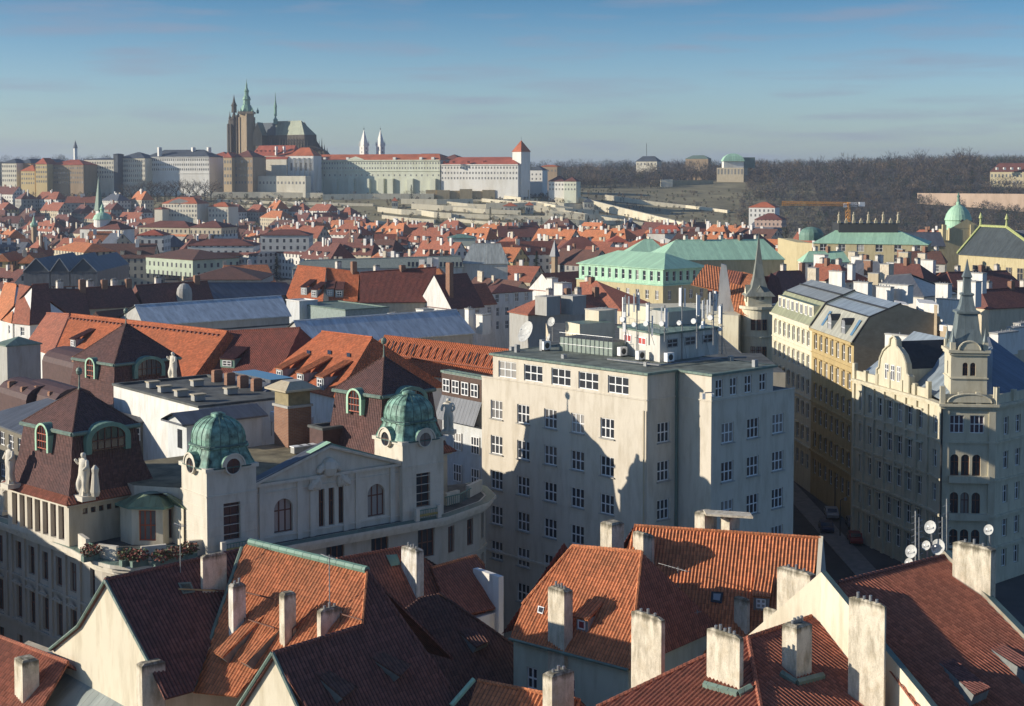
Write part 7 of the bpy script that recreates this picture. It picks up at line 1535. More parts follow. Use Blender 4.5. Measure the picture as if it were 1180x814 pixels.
for (xc, w_, l) in ((419, 5.2, 'left of the twin white church towers with stone spires'), (438, 5.0, 'right of the twin white church towers with stone spires')):
    T, rf, k, zt, ap = tower(l, xc - w_, xc + .4, xc + w_, 168, 186, 149, 1400, WH, WH, name='church_tower', cat='church tower', over=.1)
    for (f_, nx) in ((k[0] * .5 + k[3] * .5, 1), (k[0] * .5 + k[1] * .5, 0)):
        for zz in (2.5, 6.2, 10):
            dd = (k[0] - k[3]).normalized() if nx else (k[1] - k[0]).normalized(); T.inst('window', farwin(1.2, 2.0), V(f_.x, f_.y, zt - zz), math.atan2(dd.y, dd.x))
    for p in k: m = M(); m.lathe(V(p.x, p.y, zt), [(.9, 0), (.6, 1.5), (.05, 4.5)], WH, 6); T.part('pinnacle', m)
    m = M(); m.lathe(ap - V(0, 0, .5), [(.2, 0), (.5, 1), (.1, 1.5), (.05, 3.5)], DARKM, 6); T.part('finial', m, rf)
fb('bluish-white small house with dark roof right of the pointed tower', 611, 625, 196, 212, 1330, 14, 5, WH, SLT_F, win=(3, 2, 1.2, 1.6, 4, 4))
fb('distant ochre house with flat red roof among the trees right of the pointed tower', 622, 642, 192, 202, 1400, 12, 2, SHAD, ORG_F, win=(5, 1, 1.2, 2, 4, 4))
T, rf, k, z = fb('white house with brown-red roof at the top of the diagonal garden wall', 632, 650, 209, 224, 1290, 16, 6.5, WH, BRN_F, d1=1278, win=(5, 2, 1.2, 1.6, 3, 4)); fb('shaded flank wing of the white house above the diagonal wall', 650, 664, 209, 223, 1280, 12, 5, GRNW, BRN_F, d1=1290, win=(4, 2, 1.2, 1.6, 3, 4))
# summer palace with upturned copper roof
T, rf, k, z = fb('summer palace with arcades, white upper storey and upturned pale green copper roof', 826, 857, 193.5, 212, 1560, 20, 0, STONE, STONE, cat='palace', name='summer_palace', win=(8, 1, 1.8, 5.5, 4.2, 1), wcol=(.03, .03, .03)); a = atd(834, 186, 1566); b = atd(857, 186, 1566)
m = M(); m.prism([xy(a), xy(b), xy(b) + V(0, 14, 0), xy(a) + V(0, 14, 0)], z, a.z, WH); up_ = T.part('upper_storey', m); m = M(); R_ = [(0, 0), (.1, 1.5), (.28, 3.6), (.42, 4.8), (.5, 5.3)]
for (f0, h0), (f1, h1) in zip([(-.05, 0), (.0, 2.6), (.08, 5), (.24, 7.2)], [(.0, 2.6), (.08, 5), (.24, 7.2), (.4, 8.3)]):
    def rg(f, h): Wd = (b - a).length; return [V(a.x + Wd * f, a.y - 1 + 16 * f, a.z + h), V(b.x - Wd * f, a.y - 1 + 16 * f, a.z + h), V(b.x - Wd * f, a.y + 15 - 16 * f, a.z + h), V(a.x + Wd * f, a.y + 15 - 16 * f, a.z + h)]
    m.frustum(rg(f0, h0), rg(f1, h1), COPPER_L)
m.poly(rg(.4, 8.3), COPPER_L); T.part('copper_roof', m, up_)
m = M(); a = atd(857, 188, 1572); m.prism([xy(a), xy(a) + V(12, 0, 0), xy(a) + V(12, 14, 0), xy(a) + V(0, 14, 0)], z, a.z + 6, COPDULL); T.part('rear_roof', m)
m = M()
for (x0, x1, y0, y1) in ((750, 822, 206, 218),): a = atd(x0, y0 + 2, 1500); b = atd(x1, y0 + 1, 1530); m.prism([xy(a), xy(b), xy(b) + V(0, 5, 0), xy(a) + V(0, 5, 0)], 20, a.z, ROCK); a = atd(768, 207, 1498); m.box(V(a.x, a.y, 20), 12, 5, a.z - 20, PALE)
single('retaining_wall', m, 'pale stone terrace wall left of the summer palace', 'wall')
T, rf, k, z = fb('villa with dark dome-like roof and lantern rising over the wood', 733, 757, 186, 200, 1640, 18, 6, PALE, SLT_F, cat='villa', win=(6, 1, 1.4, 2.4, 3, 4), hip=.6); m = M(); q = atd(745, 180, 1645); m.tube(q, q + V(0, 0, 14), .3, DARKM, 4); T.part('flagpole', m)
fb('long dark green roof showing among trees left of the summer palace', 790, 816, 183, 195, 1680, 14, 4, SHAD, COPDULL)
T, rf, k, z = fb('cream baroque villa with brown-red mansard roof at the right edge of the hill', 1141, 1200, 198, 221, 1450, 22, 10, plaster('castle_cream', (.7, .6, .38), .2, scale=.1), BRN_F, cat='villa', win=(14, 2, 1.5, 3, 4, 6.5), hip=.7)
for i in range(6): m = M(); q = atd(1149 + i * 8.5, 196, 1448); m.box(q, 2, 3, 2.4, WH); T.part('dormer', m, rf)
m = M(); a = atd(1058, 224, 1350); b = atd(1205, 224, 1285); m.prism([xy(a), xy(b), xy(b) + V(0, 3, 0), xy(a) + V(0, 3, 0)], 5, a.z + 1, plaster('old_brick_wall', (.62, .46, .34), .6, scale=.1)); single('retaining_wall', m, 'long reddish-cream rampart wall on the right hillside', 'wall')
# far church tower
T, rf, k, zt, ap = tower('tiny far church spire on the left horizon', 84, 86, 88.5, 171, 182, 161.5, 2300, WH, SLT_F, name='church_tower', cat='church tower')
# ---- cathedral
T = Thing('cathedral', 'gothic cathedral with dark stone, green-topped main tower, slim spires and steep green-grey roof', 'cathedral', atd(320, 200, 1460))
DST = plaster('dark_gothic_stone', (.1, .085, .07), .6, scale=.2); LST = plaster('warm_gothic_stone', (.36, .28, .19), .6, scale=.2); CRF = metal('lead_roof', (.22, .25, .18), 3, .6, .1); GRC = metal('tower_copper', (.2, .36, .27), 1.5, .6, .1); BRC = plain('shaded_roof_blue', (.07, .09, .11), .7)
D = 1460; zg = 34
def Z(y, d=D): return atd(300, y, d).z
def X(x, d=D): return atd(x, 200, d).x
# the church's long axis runs to the right and towards us a little
m = M(); DA, DB = D + 26, D - 20; nv = [V(X(292, DA), DA, 0), V(X(351, DB), DB, 0), V(X(351, DB) + 10, DB + 14, 0), V(X(292, DA) + 10, DA + 14, 0)]; m.prism(nv, zg, Z(156), DST); T.part('nave_wall', m)
m = M(); dm_ = DA + (DB - DA) * .44; bo_ = V(10, 14, 0); a, b = V(X(318, dm_), dm_, 0), V(X(351, DB), DB, 0); ze, zr_ = Z(156), Z(139.5); ridge0, ridge1 = V(X(318, dm_ + 7), dm_ + 7, zr_), V(X(347.5, DB + 7), DB + 7, zr_)
m.poly([V(a.x, a.y, ze), V(b.x, b.y, ze), ridge1, ridge0], CRF); m.poly([V(b.x, b.y, ze), V(b.x, b.y, ze) + bo_, ridge1], CRF); m.poly([V(b.x, b.y, ze) + bo_, V(a.x, a.y, ze) + bo_, ridge0, ridge1], CRF); rf = T.part('choir_roof', m)
m = M(); a, b = V(X(291, DA), DA, 0), V(X(318, dm_), dm_, 0); r0_ = V(X(291, DA + 7), DA + 7, Z(141)); r1_ = V(X(318, dm_ + 7), dm_ + 7, Z(141)); m.poly([V(a.x, a.y, ze), V(b.x, b.y, ze), r1_, r0_], BRC); m.poly([V(b.x, b.y + 16, ze), V(a.x, a.y + 16, ze), r0_, r1_], BRC); m.poly([V(a.x, a.y, ze), r0_, V(a.x, a.y + 16, ze)], BRC); T.part('nave_roof', m)
# transept gable
m = M(); g = [(291, 168), (291, 156), (296.5, 141), (302, 156), (302, 168)]; f_ = [atd(x, y, D - 4) for x, y in g]; m.poly(f_[::-1], LST); bk_ = [p + V(3, 14, 0) for p in f_]
for i in range(len(f_)): j = (i + 1) % len(f_); m.poly([f_[i], f_[j], bk_[j], bk_[i]], CRF if 0 < i < 3 else DST)
T.part('transept', m)
def spirelet(x, yb, yt, r, d=D, mat=DST, n=6, name='pinnacle', par=None):
    q = atd(x, yb, d); h = atd(x, yt, d).z - q.z; m = M(); m.lathe(q, [(r, 0), (r * .9, h * .35), (r * 1.15, h * .38), (r * .5, h * .6), (.04, h)], mat, n, smooth=False); return T.part(name, m, par)
def gtower(x0, x1, yt, yb, d, mat, lab='tower'):
    a, b = X(x0, d), X(x1, d); w_ = b - a; m = M(); tx = V(.8, -.6, 0); w_ /= 1.3; tcn = V((a + b) / 2, d + w_ / 2, 0); m.box(tcn + V(0, 0, zg), w_, w_, Z(yt, d) - zg, mat, tx); o = T.part(lab, m); m = M()
    for sx in (0, 1):
        for sy in (0, 1): m = M(); qq = tcn + tx * (w_ * (sx - .5)) + V(.6, .8, 0) * (w_ * (sy - .5)); m.box(V(qq.x, qq.y, zg), 1.8, 1.8, Z(yt + 4, d) - zg, mat, tx); T.part('buttress', m, o)
    return o
o = gtower(276.5, 291.5, 131, 175, D - 6, LST, 'main_tower')
for xx in (280, 284, 288):
    for yy in (137, 150, 163): fr__ = (xx - 284) / 10; T.inst('belfry_window', farwin(1.4, 6, (.04, .035, .03)), V(X(284, D - 6), D - .6, Z(yy, D - 6)) + V(-.6, -.8, 0) * 5.0 + V(.8, -.6, 0) * (fr__ * 9), math.atan2(-.6, .8), None)
m = M(); c = V(X(285, D), D, Z(131, D)); zz = lambda y: Z(y, D) - c.z
m.box(c - V(0, 0, .5), 15, 15, 2.2, LST)
m.lathe(c, [(6.2, 0), (6.4, 2), (5.6, 5), (4.4, 8), (3.4, zz(121)), (3.6, zz(120)), (3.4, zz(116)), (4.2, zz(115)), (3.4, zz(112)), (2.0, zz(110)), (2.1, zz(106)), (2.6, zz(105.3)), (1.4, zz(102.5)), (1.0, zz(101)), (.9, zz(98)), (.3, zz(95)), (.05, zz(91))], GRC, 8, math.pi / 8); T.part('helm', m, o)
for (x, y) in ((277.5, 131), (291, 131), (297, 131)): spirelet(x, y, y - 7, 1.3, D - 6 if x < 292 else D + 4, GRC, 6, 'corner_turret', o)
for (x0, x1, yt) in ((263.5, 269, 139), (270, 276, 133)):
    o2 = gtower(x0, x1, yt, 172, D + 6, DST, 'west_tower')
for (x, yb, yt, r) in ((269.8, 130, 109.5, 2.7), (269.8, 145, 127, 4.0), (265, 142, 128, 1.3), (274.5, 138, 126, 1.2), (263.5, 152, 138, 1.1), (277, 148, 139, 1.0), (263.2, 165, 150, 1.0)): spirelet(x, yb, yt, r, D + 8, DST, 8, 'west_spire')
o3 = spirelet(317.5, 143, 132, 2.3, D + 8, GRC, 8, 'crossing_turret'); spirelet(317.5, 134, 106, 1.4, D + 8, GRC, 8, 'crossing_spire', o3)
dx_ = lambda x: DA + (DB - DA) * (min(x, 351) - 292) / 59
# buttress forest of the choir
rr = random.Random(11)
for i in range(17): x = 304 + i * 3.15; spirelet(x, 178, 158 + rr.uniform(-2.5, 1.5), .8, dx_(x) - 9)
for i, (x, yt) in enumerate(((353, 148), (356, 150), (359, 152), (362, 160), (365, 157), (368, 159), (371, 157), (374, 164), (377, 168))): spirelet(x, 180, yt + 2, .95, D - 16 + (i % 3) * 5)
m = M(); amb = [(298, 180), (298, 168), (352, 168), (362, 168), (374, 174), (380, 181)]; f_ = [atd(x, y, dx_(x) - 7) for x, y in amb]; f_ = f_ + [atd(380, 190, dx_(380) - 7), atd(298, 190, dx_(298) - 7)]; m.poly(f_[::-1], DST); bk_ = [p + V(0, 22, 0) for p in f_]; m.poly(bk_, DST)
for i in range(len(f_)): j = (i + 1) % len(f_); m.poly([f_[i], f_[j], bk_[j], bk_[i]], DST)
T.part('ambulatory', m)
for i in range(15): x = 303 + i * 3.3; m = M(); m.tube(atd(x, 168, dx_(x) - 9), atd(x, 160, dx_(x) + .5), .5, DST, 4); T.part('flying_buttress', m)
for i in range(16): x = 304.5 + i * 3.0; T.inst('tall_window', farwin(1.4, 6, (.03, .035, .045)), V(X(x, dx_(x) - 8), dx_(x) - 7.6, Z(173, dx_(x) - 8)), -.7)
m = M(); f_ = [atd(x, y, D - 8) for x, y in ((351, 141), (350, 156), (350, 172), (374, 176), (362, 158))]; m.poly(f_, DST); bk_ = [p + V(-4, 10, 0) for p in f_]
for i in range(len(f_)): j = (i + 1) % len(f_); m.poly([f_[i], f_[j], bk_[j], bk_[i]], DST)
T.part('apse', m)
# ---- garden terraces
def twall(label, pts, h, th=3.0, mat=None, group='terraced garden walls'):
    mat = mat or plaster('garden_wall', (.8, .72, .54), .1, scale=.3); P = [onterr(*p) for p in pts]; m = M()
    for a, b in zip(P, P[1:]):
        a_, b_ = xy(a), xy(b); d_ = (b_ - a_).normalized(); n_ = V(-d_.y, d_.x, 0) * th; lo = min(a.z, b.z) - 3
        k = [a_, b_, b_ + n_, a_ + n_]; tz = [a.z + h, b.z + h, b.z + h, a.z + h]; 
        top = [V(p.x, p.y, z) for p, z in zip(k, tz)]; bot = [V(p.x, p.y, lo) for p in k]; m.poly(top, mat)
        for i in range(4): j = (i + 1) % 4; m.poly([bot[i], bot[j], top[j], top[i]], mat)
    return single('garden_wall', m, label, 'wall', group)
twall('tall bright diagonal garden wall running down from the white house', [(634, 226), (655, 231), (680, 238), (720, 248), (765, 259), (792, 266)], 5.5)
twall('long low wall with railings crossing the green slope on the right', [(697, 229), (745, 236), (790, 241), (838, 247)], 3.5)
twall('castle terrace wall left of the greenish palace', [(238, 228), (300, 228), (372, 229)], 5)
twall('castle terrace wall below the greenish palace', [(372, 231), (430, 230), (500, 230)], 5)
twall('low wall left under the long slate-roofed palace', [(150, 222), (200, 224), (250, 225)], 4)
ORDN = lambda n: '%d%s' % (n, 'th' if 10 <= n % 100 <= 20 else {1: 'st', 2: 'nd', 3: 'rd'}.get(n % 10, 'th'))
tl = ['first', 'second', 'third', 'fourth', 'fifth', 'sixth', 'seventh', 'eighth', 'ninth', 'tenth', 'eleventh', 'twelfth', 'thirteenth', 'fourteenth', 'fifteenth', 'sixteenth', 'seventeenth', 'eighteenth', 'nineteenth', 'twentieth']
ter = [((462, 236), (545, 236), 5), ((474, 242), (548, 241), 4), ((435, 246), (490, 246), 4), ((480, 249), (520, 249), 4), ((505, 232), (620, 231), 1.5), ((515, 239), (562, 238), 3.5), ((518, 245), (600, 245), 3.5), ((520, 252), (640, 251), 3), ((560, 241), (618, 240), 5), ((600, 236), (700, 237), 2.5), ((612, 242), (690, 243), 2.5), ((628, 248), (720, 250), 2.5), ((600, 256), (735, 258), 2.5), ((620, 263), (748, 265), 2.2), ((560, 262), (640, 264), 2.2), ((440, 254), (500, 255), 3), ((640, 231), (672, 235), 2.5), ((600, 270), (720, 271), 2), ((250, 234), (430, 235), 2), ((250, 239), (400, 240), 1.6), ((270, 244), (380, 245), 1.5), ((545, 226), (600, 229), 3), ((520, 257), (600, 259), 2.5), ((430, 260), (520, 262), 2.5), ((650, 245), (760, 262), 2), ((555, 234), (640, 236), 2.5), ((620, 238), (660, 240), 2.5)]
for i, (a, b, h) in enumerate(ter):
    if i % 4: a, b, h = (a[0], a[1] - 1), (b[0], b[1] + 3.5), h + .6
    twall(ORDN(i + 1) + ' pale terrace wall in the hillside gardens, counted from the top left', [a, ((a[0] + b[0]) / 2, (a[1] + b[1]) / 2 + .7), b], h)
for i, (x, y, w_) in enumerate(((678, 241, 9), (610, 245, 7), (588, 246, 12), (455, 240, 5))): 
    p = onterr(x, y); T = Thing('garden_pavilion', ('small pavilion with dark cap beside the diagonal wall', 'pale turreted garden pavilion on the terraces', 'arched garden loggia under the retaining wall', 'tiny pink pavilion at the top of the left terraces')[i], 'pavilion', p, 'garden pavilions'); m = M(); m.box(p - V(0, 0, 2), w_, 5, 8, PALE); T.part('wall', m); m = M(); m.frustum([p + V(sx * w_ / 2 * 1.1, sy * 3, 6) for sx, sy in ((-1, -1), (1, -1), (1, 1), (-1, 1))], [p + V(0, 0, 9)] * 4, SLT_F if i == 0 else ORG_F); T.part('roof', m)
    for j in (-1, 0, 1): T.inst('window', farwin(1.1, 2.5), p + V(j * w_ * .3, -2.55, 3), 0)
# ---- crane
T = Thing('tower_crane', 'orange tower crane with horizontal jib before the wooded hill', 'crane', xy(atd(977, 262, 900))); OR = plain('crane_orange', (.8, .36, .05), .5); m = M(); a, b = atd(977, 290, 900), atd(977, 233, 900)
def lattice(m, a, b, w_, mat, n):
    d = (b - a); u = d.normalized().orthogonal().normalized(); v = d.normalized().cross(u); C = [(u * sx + v * sy) * w_ / 2 for sx, sy in ((-1, -1), (1, -1), (1, 1), (-1, 1))]
    for c in C: m.tube(a + c, b + c, .16, mat, 4)
    for i in range(n):
        for j in range(4): m.tube(a + d * (i / n) + C[j], a + d * ((i + 1) / n) + C[(j + 1) % 4], .1, mat, 3)
lattice(m, a, b, 2, OR, 14); T.part('mast', m); m = M(); lattice(m, atd(901, 234.5, 900), atd(979, 235.5, 900), 1.7, OR, 34); T.part('jib', m); m = M(); lattice(m, atd(977, 235.5, 900), atd(988, 236, 900), 1.7, WHITE, 5); p = atd(993, 238, 900); m2 = M(); m2.box(p, 3.4, 2, 2.6, WHITE); T.part('counter_jib', m); T.part('counterweight', m2); m = M(); m.box(atd(974, 239, 900), 1.8, 1.8, 2.4, WHITE); T.part('cab', m)
# ================================================================= named houses of the lesser town
FWM = {'cream': farwall('far_cream', (.6, .52, .38)), 'white': farwall('far_white', (.72, .69, .62), 3.0), 'yellow': farwall('far_yellow', (.62, .48, .24), 2.8), 'pink': farwall('far_pink', (.58, .42, .34)), 'grey': farwall('far_grey', (.36, .35, .32), 3.2), 'green': farwall('far_green', (.48, .54, .42), 2.8), 'brown': farwall('far_brown', (.26, .19, .14))}
T, rf, k, z = fb('cream palace with a curved pediment and orange roof below the long slate roof', 187, 227, 234.5, 251, 1060, 16, 7, PALE, ORG_F, d1=1052, win=(12, 3, 1.1, 1.6, 2, 3.3))
m = M(); c = (k[0] + k[1]) / 2; m.poly([c + V(x, -.5, z + zz) for x, zz in ((-8, 0), (-5, 2), (0, 3.4), (5, 2), (8, 0))], PALE); m.poly([c + V(x, .8, z + zz) for x, zz in ((8, 0), (5, 2), (0, 3.4), (-5, 2), (-8, 0))], PALE); T.part('pediment', m)
fb('small cream palace wing with an orange-red roof right of the pediment palace', 240, 263, 238, 250, 1060, 14, 5, PALE, ORG_F, win=(6, 2, 1.1, 1.6, 3, 3.6)); fb('tiny cream annex left of the pediment palace', 178, 187, 241, 250, 1055, 10, 2, PALE, RED_F)
T, rf, k, z = fb('white church hall with tall buttresses under the green drum dome', 92, 138, 264, 282, 800, 14, 9, WH, BRN_F, win=(7, 1, 1.1, 3.6, 4, 3), cat='church', name='church'); m = M(); q = atd(118, 262, 806); m.lathe(xy(q) + V(0, 0, 12), [(4.6, 0), (4.6, atd(118, 253, 806).z - 12)], WH, 16); dr = T.part('drum', m); m = M(); q = atd(118, 253, 806); m.lathe(q, [(5.2, 0), (5, .6), (4.2, 2.2), (2.6, 3.4), (1, 3.9), (1, 5.2), (1.5, 5.5), (.8, 6.8), (.1, 8.6)], COPPER_L, 16); T.part('dome', m, dr)
T, rf, k, zt, ap = tower('slender grey-green needle spire of the church at left', 109, 113.5, 117, 243, 275, 203, 815, WH, plain('needle_green', (.2, .27, .22), .6), name='church_tower', cat='church tower'); m = M(); m.frustum([V(p.x, p.y, zt) + (p - (k[0] + k[2]) / 2) * .25 for p in k], [V(p.x, p.y, zt + 3) * 1 - (p - (k[0] + k[2]) / 2) * .45 for p in k], COPPER_L); T.part('helm_skirt', m, rf)
T, rf, k, zt, ap = tower('small onion-domed turret with green cap far left', 35, 38, 41.5, 262, 280, 258, 760, SHAD, COPPER_L, name='turret', cat='turret', over=.3); m = M(); m.lathe(V((k[0] + k[2]).x / 2, (k[0] + k[2]).y / 2, zt), [(1.4, 0), (2.2, .9), (2.0, 1.8), (.9, 2.8), (.7, 3.8), (.1, 6)], COPPER_L, 10); T.part('onion_dome', m, rf)
fb('pale gabled house with orange roof and dormers, left middle', 62, 97, 289, 304, 560, 12, 9, FWM['cream'], T_OR, d1=540); fb('teal-white building under a broad brown-red roof, left of centre', 168, 222, 297.5, 315, 540, 20, 9, FWM['green'], T_BR, d1=520)
fb('broad rounded grey-brown roof before the teal-white building', 213, 300, 322, 330, 440, 24, 13, GREYP, T_BR, hip=1); fb('white house with regular windows and low red roof, left of the red roof rows', 158, 188, 271, 291, 640, 14, 6, FWM['white'], RED_F)
fb('long white block with small square windows under a dark roof', 300, 356, 271, 290, 650, 14, 6, FWM['white'], BRN_F); fb('long brown-red roofed range in the left middle of the town', 160, 218, 262, 270, 760, 16, 7, FWM['cream'], BRN_F, d1=740); fb('second long brown-red roofed range further right', 219, 255, 262, 270, 745, 16, 7, FWM['cream'], BRN_F); fb('long dark roof right of the white windowed house', 216, 292, 283, 291, 610, 16, 7, FWM['white'], BRN_F)
fb('yellow gabled house with orange roof at the left edge', -6, 11, 301, 318, 480, 14, 9, FWM['yellow'], T_OR, hip=.2); fb('second yellow house with orange roof near the left edge', 22, 45, 303, 318, 480, 14, 10, FWM['yellow'], T_OR, hip=.2)
for i, (x0, x1) in enumerate(((27, 57), (58, 80), (81, 112))):
    T, rf, k, z = fb(('leftmost', 'middle', 'rightmost')[i] + ' of three dark grey glazed gable halls', x0, x1, 313, 330, 430, 36, 0, SLATE, SLATE); m = M(); gable_roof(m, [k[0], k[1], k[2], k[3]], z, 3.8, SLATE, 0, .2, SLT_F); T.part('roof', m)
    for e in (0, 1): m = M(); A_p = (k[0] + k[1]) / 2 + V(0, -.3, z + 3.9); m.tube(k[e] + V(0, -.3, z), A_p, .15, GREYM, 4); T.part('verge', m)
fb('white house with orange mansard and dormers right of the garden walls', 571, 610, 277, 290, 720, 14, 8, FWM['white'], T_RED) if 0 else None
T, rf, k, z = fb('pink-white villa with orange-red mansard above the copper roofs', 746, 786, 269, 280, 800, 14, 9, WH, RED_F, hip=.8)
for i in range(5): m = M(); q = atd(750 + i * 7, 269, 798); m.box(q, 1.4, 2, 2, WH); T.part('dormer', m, rf)
fb('red-roofed white house with two dormers left of the pink-white villa', 700, 724, 279, 291, 700, 12, 7, FWM['white'], RED_F); fb('long orange-tiled house between the villa and the red-roofed house', 725, 768, 283, 293, 690, 12, 7, FWM['cream'], ORG_F)
T, rf, k, z = fb('long white monastery range with a dark brown roof right of centre', 645, 692, 287, 299, 620, 14, 13, FWM['white'], BRN_F, hip=.9); T, rf, k, zt, ap = tower('small grey wooden belfry spire near the monastery roof', 635.5, 639.5, 643, 296, 318, 276, 560, SHAD, SLATE, name='belfry', cat='belfry')
fb('white house with hipped orange roof on the right slope', 863, 893, 239, 250, 1060, 16, 6, WH, ORG_F, win=(6, 2, 1.1, 1.8, 2.4, 3.4)); fb('pink house with brown-red roof just below the white one on the right', 870, 901, 253, 262, 950, 14, 7, FWM['pink'], BRN_F); fb('green-roofed small pavilion block in the middle of the red roofs', 516, 547, 274, 284, 640, 12, 4, GRNW, COPPER)
# ---- the rest of the roofs, house by house
trr = random.Random(21); ORD = lambda n: ('%d%s' % (n, 'th' if 10 <= n % 100 <= 20 else {1: 'st', 2: 'nd', 3: 'rd'}.get(n % 10, 'th')))
TF = {'orange': T_OR, 'red': T_RED, 'dark red': T_DK, 'brown': T_BR, 'grey': SLATE}
count = 0; rown = 0; d = 462.0; ridx = []
while d < 1262 and count < 298:
    wpx = 1180 * d / F_PX; x = -wpx / 2 - 6; seq = []
    step = 48 if d < 700 else (54 if d < 1000 else 38)
    while x < wpx / 2 + 6:
        w_ = trr.uniform(13, 27) * (1.0 if d < 800 else 1.05); px = 590 + (x + w_ / 2) / d * F_PX; yy = d + trr.uniform(-10, 10); g = terr(x, yy)
        skip = (d > 1045 and 425 < px < 830) or (d > 1100 and px > 420) or (px > 830 and d > 900 and trr.random() < .45) or (925 < px and 560 < d < 640) or (px > 900 and d > 760) or (d > 1010 and 170 < px < 270 and d < 1070) or px < -15 or px > 1195 or (d > 1180 and 240 < px)
        c = V(x + w_ / 2, yy, 0); hit = any(a - 3 < c.x + e * w_ / 2 and c.x + e * w_ / 2 < b + 3 and a2 - 4 < c.y + f * 7 < b2 + 4 for (a, b, a2, b2) in OCC for e in (-.8, 0, .8) for f in (0, 1))
        if not skip and not hit and trr.random() > .04:
            left = px < 300; rc = trr.choices(['orange', 'red', 'dark red', 'brown', 'grey'], [1.2, 3, 4, 3, .8] if left else [3, 4, 2.5, 1.2, .6])[0]; wc = trr.choices(['white', 'cream', 'yellow', 'pink', 'grey', 'green'], [4, 5, 1.5, .8, 1.6, .6])[0]
            seq.append((c, w_, trr.uniform(10, 14), g, trr.uniform(9, 15.5) if d < 900 else trr.uniform(8, 12.5), trr.uniform(4.5, 7), rc, wc, trr.choice((0, 0, 1)), trr.uniform(-.95, -.5) if trr.random() < .72 else trr.uniform(-.2, .9), trr.choice((0, .4, 1)), px))
        x += w_ * trr.uniform(.98, 1.2)
    rown += 1
    for i, (c, w_, dp, g, h, rise, rc, wc, tr, ang, hip, px) in enumerate(seq):
        if count >= 236: break
        a = V(math.cos(ang), math.sin(ang), 0); b = V(-a.y, a.x, 0); k = [c - a * w_ / 2 - b * dp / 2, c + a * w_ / 2 - b * dp / 2, c + a * w_ / 2 + b * dp / 2, c - a * w_ / 2 + b * dp / 2]
        T = Thing('town_house', '%s-roofed house with %s walls, %s from left in row %d of the lower town' % (rc, wc, ORD(i + 1), rown), 'house', V(c.x, c.y, g), 'closely packed roofs of the lower town')
        m = M(); m.prism(k, g - 2, g + h, FWM[wc]); T.part('wall', m); m = M(); gable_roof(m, [k[3], k[0], k[1], k[2]], g + h, rise, TF[rc], hip, .4, FWM[wc]); rf = T.part('roof', m)
        for j in range(trr.choice((2, 3, 4, 5))):
            q = c + a * trr.uniform(-.38, .38) * w_ + b * trr.choice((-1, 1)) * trr.uniform(.4, 1.5); m = M(); m.box(V(q.x, q.y, g + h + rise * .35), trr.uniform(.7, 1.9), .8, rise * .65 + trr.uniform(.6, 2.2), WHITEP if trr.random() < .6 else (BRK if trr.random() < .5 else CHIM), a); T.part('chimney', m, rf)
        if trr.random() < .7 and d < 1000:
            s_ = b if b.y < 0 else -b
            for j in range(3):
                q = c + a * ((j + .5) / 3 - .5) * w_ * .8 + s_ * dp * .33; m = M(); m.box(V(q.x, q.y, g + h + rise * .18), 1.6, 1.8, 1.9, FWM['white'] if wc == 'white' else CREAM, a); m.poly([V(q.x, q.y, g + h + rise * .18 + 2.0) + a * e * 1.1 + b * f * 1.3 for e, f in ((-1, -1), (1, -1), (1, 1), (-1, 1))], TF[rc]); T.part('dormer', m, rf)
        count += 1
    d += step
print('town houses', count, rown, d)
# ================================================================= trees
BARK = plain('bark', (.07, .055, .045), .95, var=.4, scale=1); TWIG = plain('twig', (.12, .1, .08), .95, var=.5, scale=.5); TWIG2 = plain('twig_brown', (.16, .115, .075), .95, var=.4, scale=.5); TWIG3 = plain('twig_grey', (.075, .073, .078), .95, var=.4, scale=.5); EVG = plain('conifer_green', (.035, .055, .032), .9, var=.5, scale=.5); IVY = plain('ivy_green', (.06, .08, .035), .9, var=.5, scale=.5)
def bare_tree(seed, h, spread_, twig):
    rr = random.Random(seed); t = M(); c = M(); t.tube(V(0, 0, -1), V(0, 0, h * .35), h * .025, BARK, 6, h * .018); tips = []
    def grow(p, d, L, r, lv):
        q = p + d * L; (t if lv < 2 else c).tube(p, q, r, BARK if lv < 2 else twig, 4 if lv < 3 else 3, r * .6)
        if lv >= 4: return
        for _ in range(3 if lv < 2 else (3 if lv == 2 else 4)):
            nd = (d + V(rr.gauss(0, .5), rr.gauss(0, .5), rr.gauss(.12, .3)) * (1.0 if lv else spread_)).normalized(); grow(p + d * L * rr.uniform(.55, 1), nd, L * rr.uniform(.6, .85), r * .58, lv + 1)
    for i in range(5):
        a = 2 * math.pi * i / 5 + rr.uniform(-.4, .4); grow(V(0, 0, h * rr.uniform(.22, .36)), V(math.cos(a) * .7 * spread_, math.sin(a) * .7 * spread_, .8).normalized(), h * .24, h * .012, 1)
    return t.mesh('trunk', V(0, 0, 0)), c.mesh('crown', V(0, 0, 0))
def conifer(seed, h, r):
    rr = random.Random(seed); t = M(); c = M(); t.tube(V(0, 0, -1), V(0, 0, h * .95), h * .02, BARK, 6, .05)
    for i in range(900):
        z = h * (.12 + .88 * rr.random() ** 1.1); rad = r * (1 - z / h) ** .8 * rr.uniform(.5, 1.05) * (1 + .2 * math.sin(z * 3)); a = rr.uniform(0, 6.283); p = V(math.cos(a) * rad, math.sin(a) * rad, z); o = V(math.cos(a), math.sin(a), -.25) * rr.uniform(.4, .9); s = V(-math.sin(a), math.cos(a), 0) * rr.uniform(.12, .3); c.poly([p - o * .6 - s, p + o, p - o * .6 + s], EVG)
    return t.mesh('trunk', V(0, 0, 0)), c.mesh('crown', V(0, 0, 0))
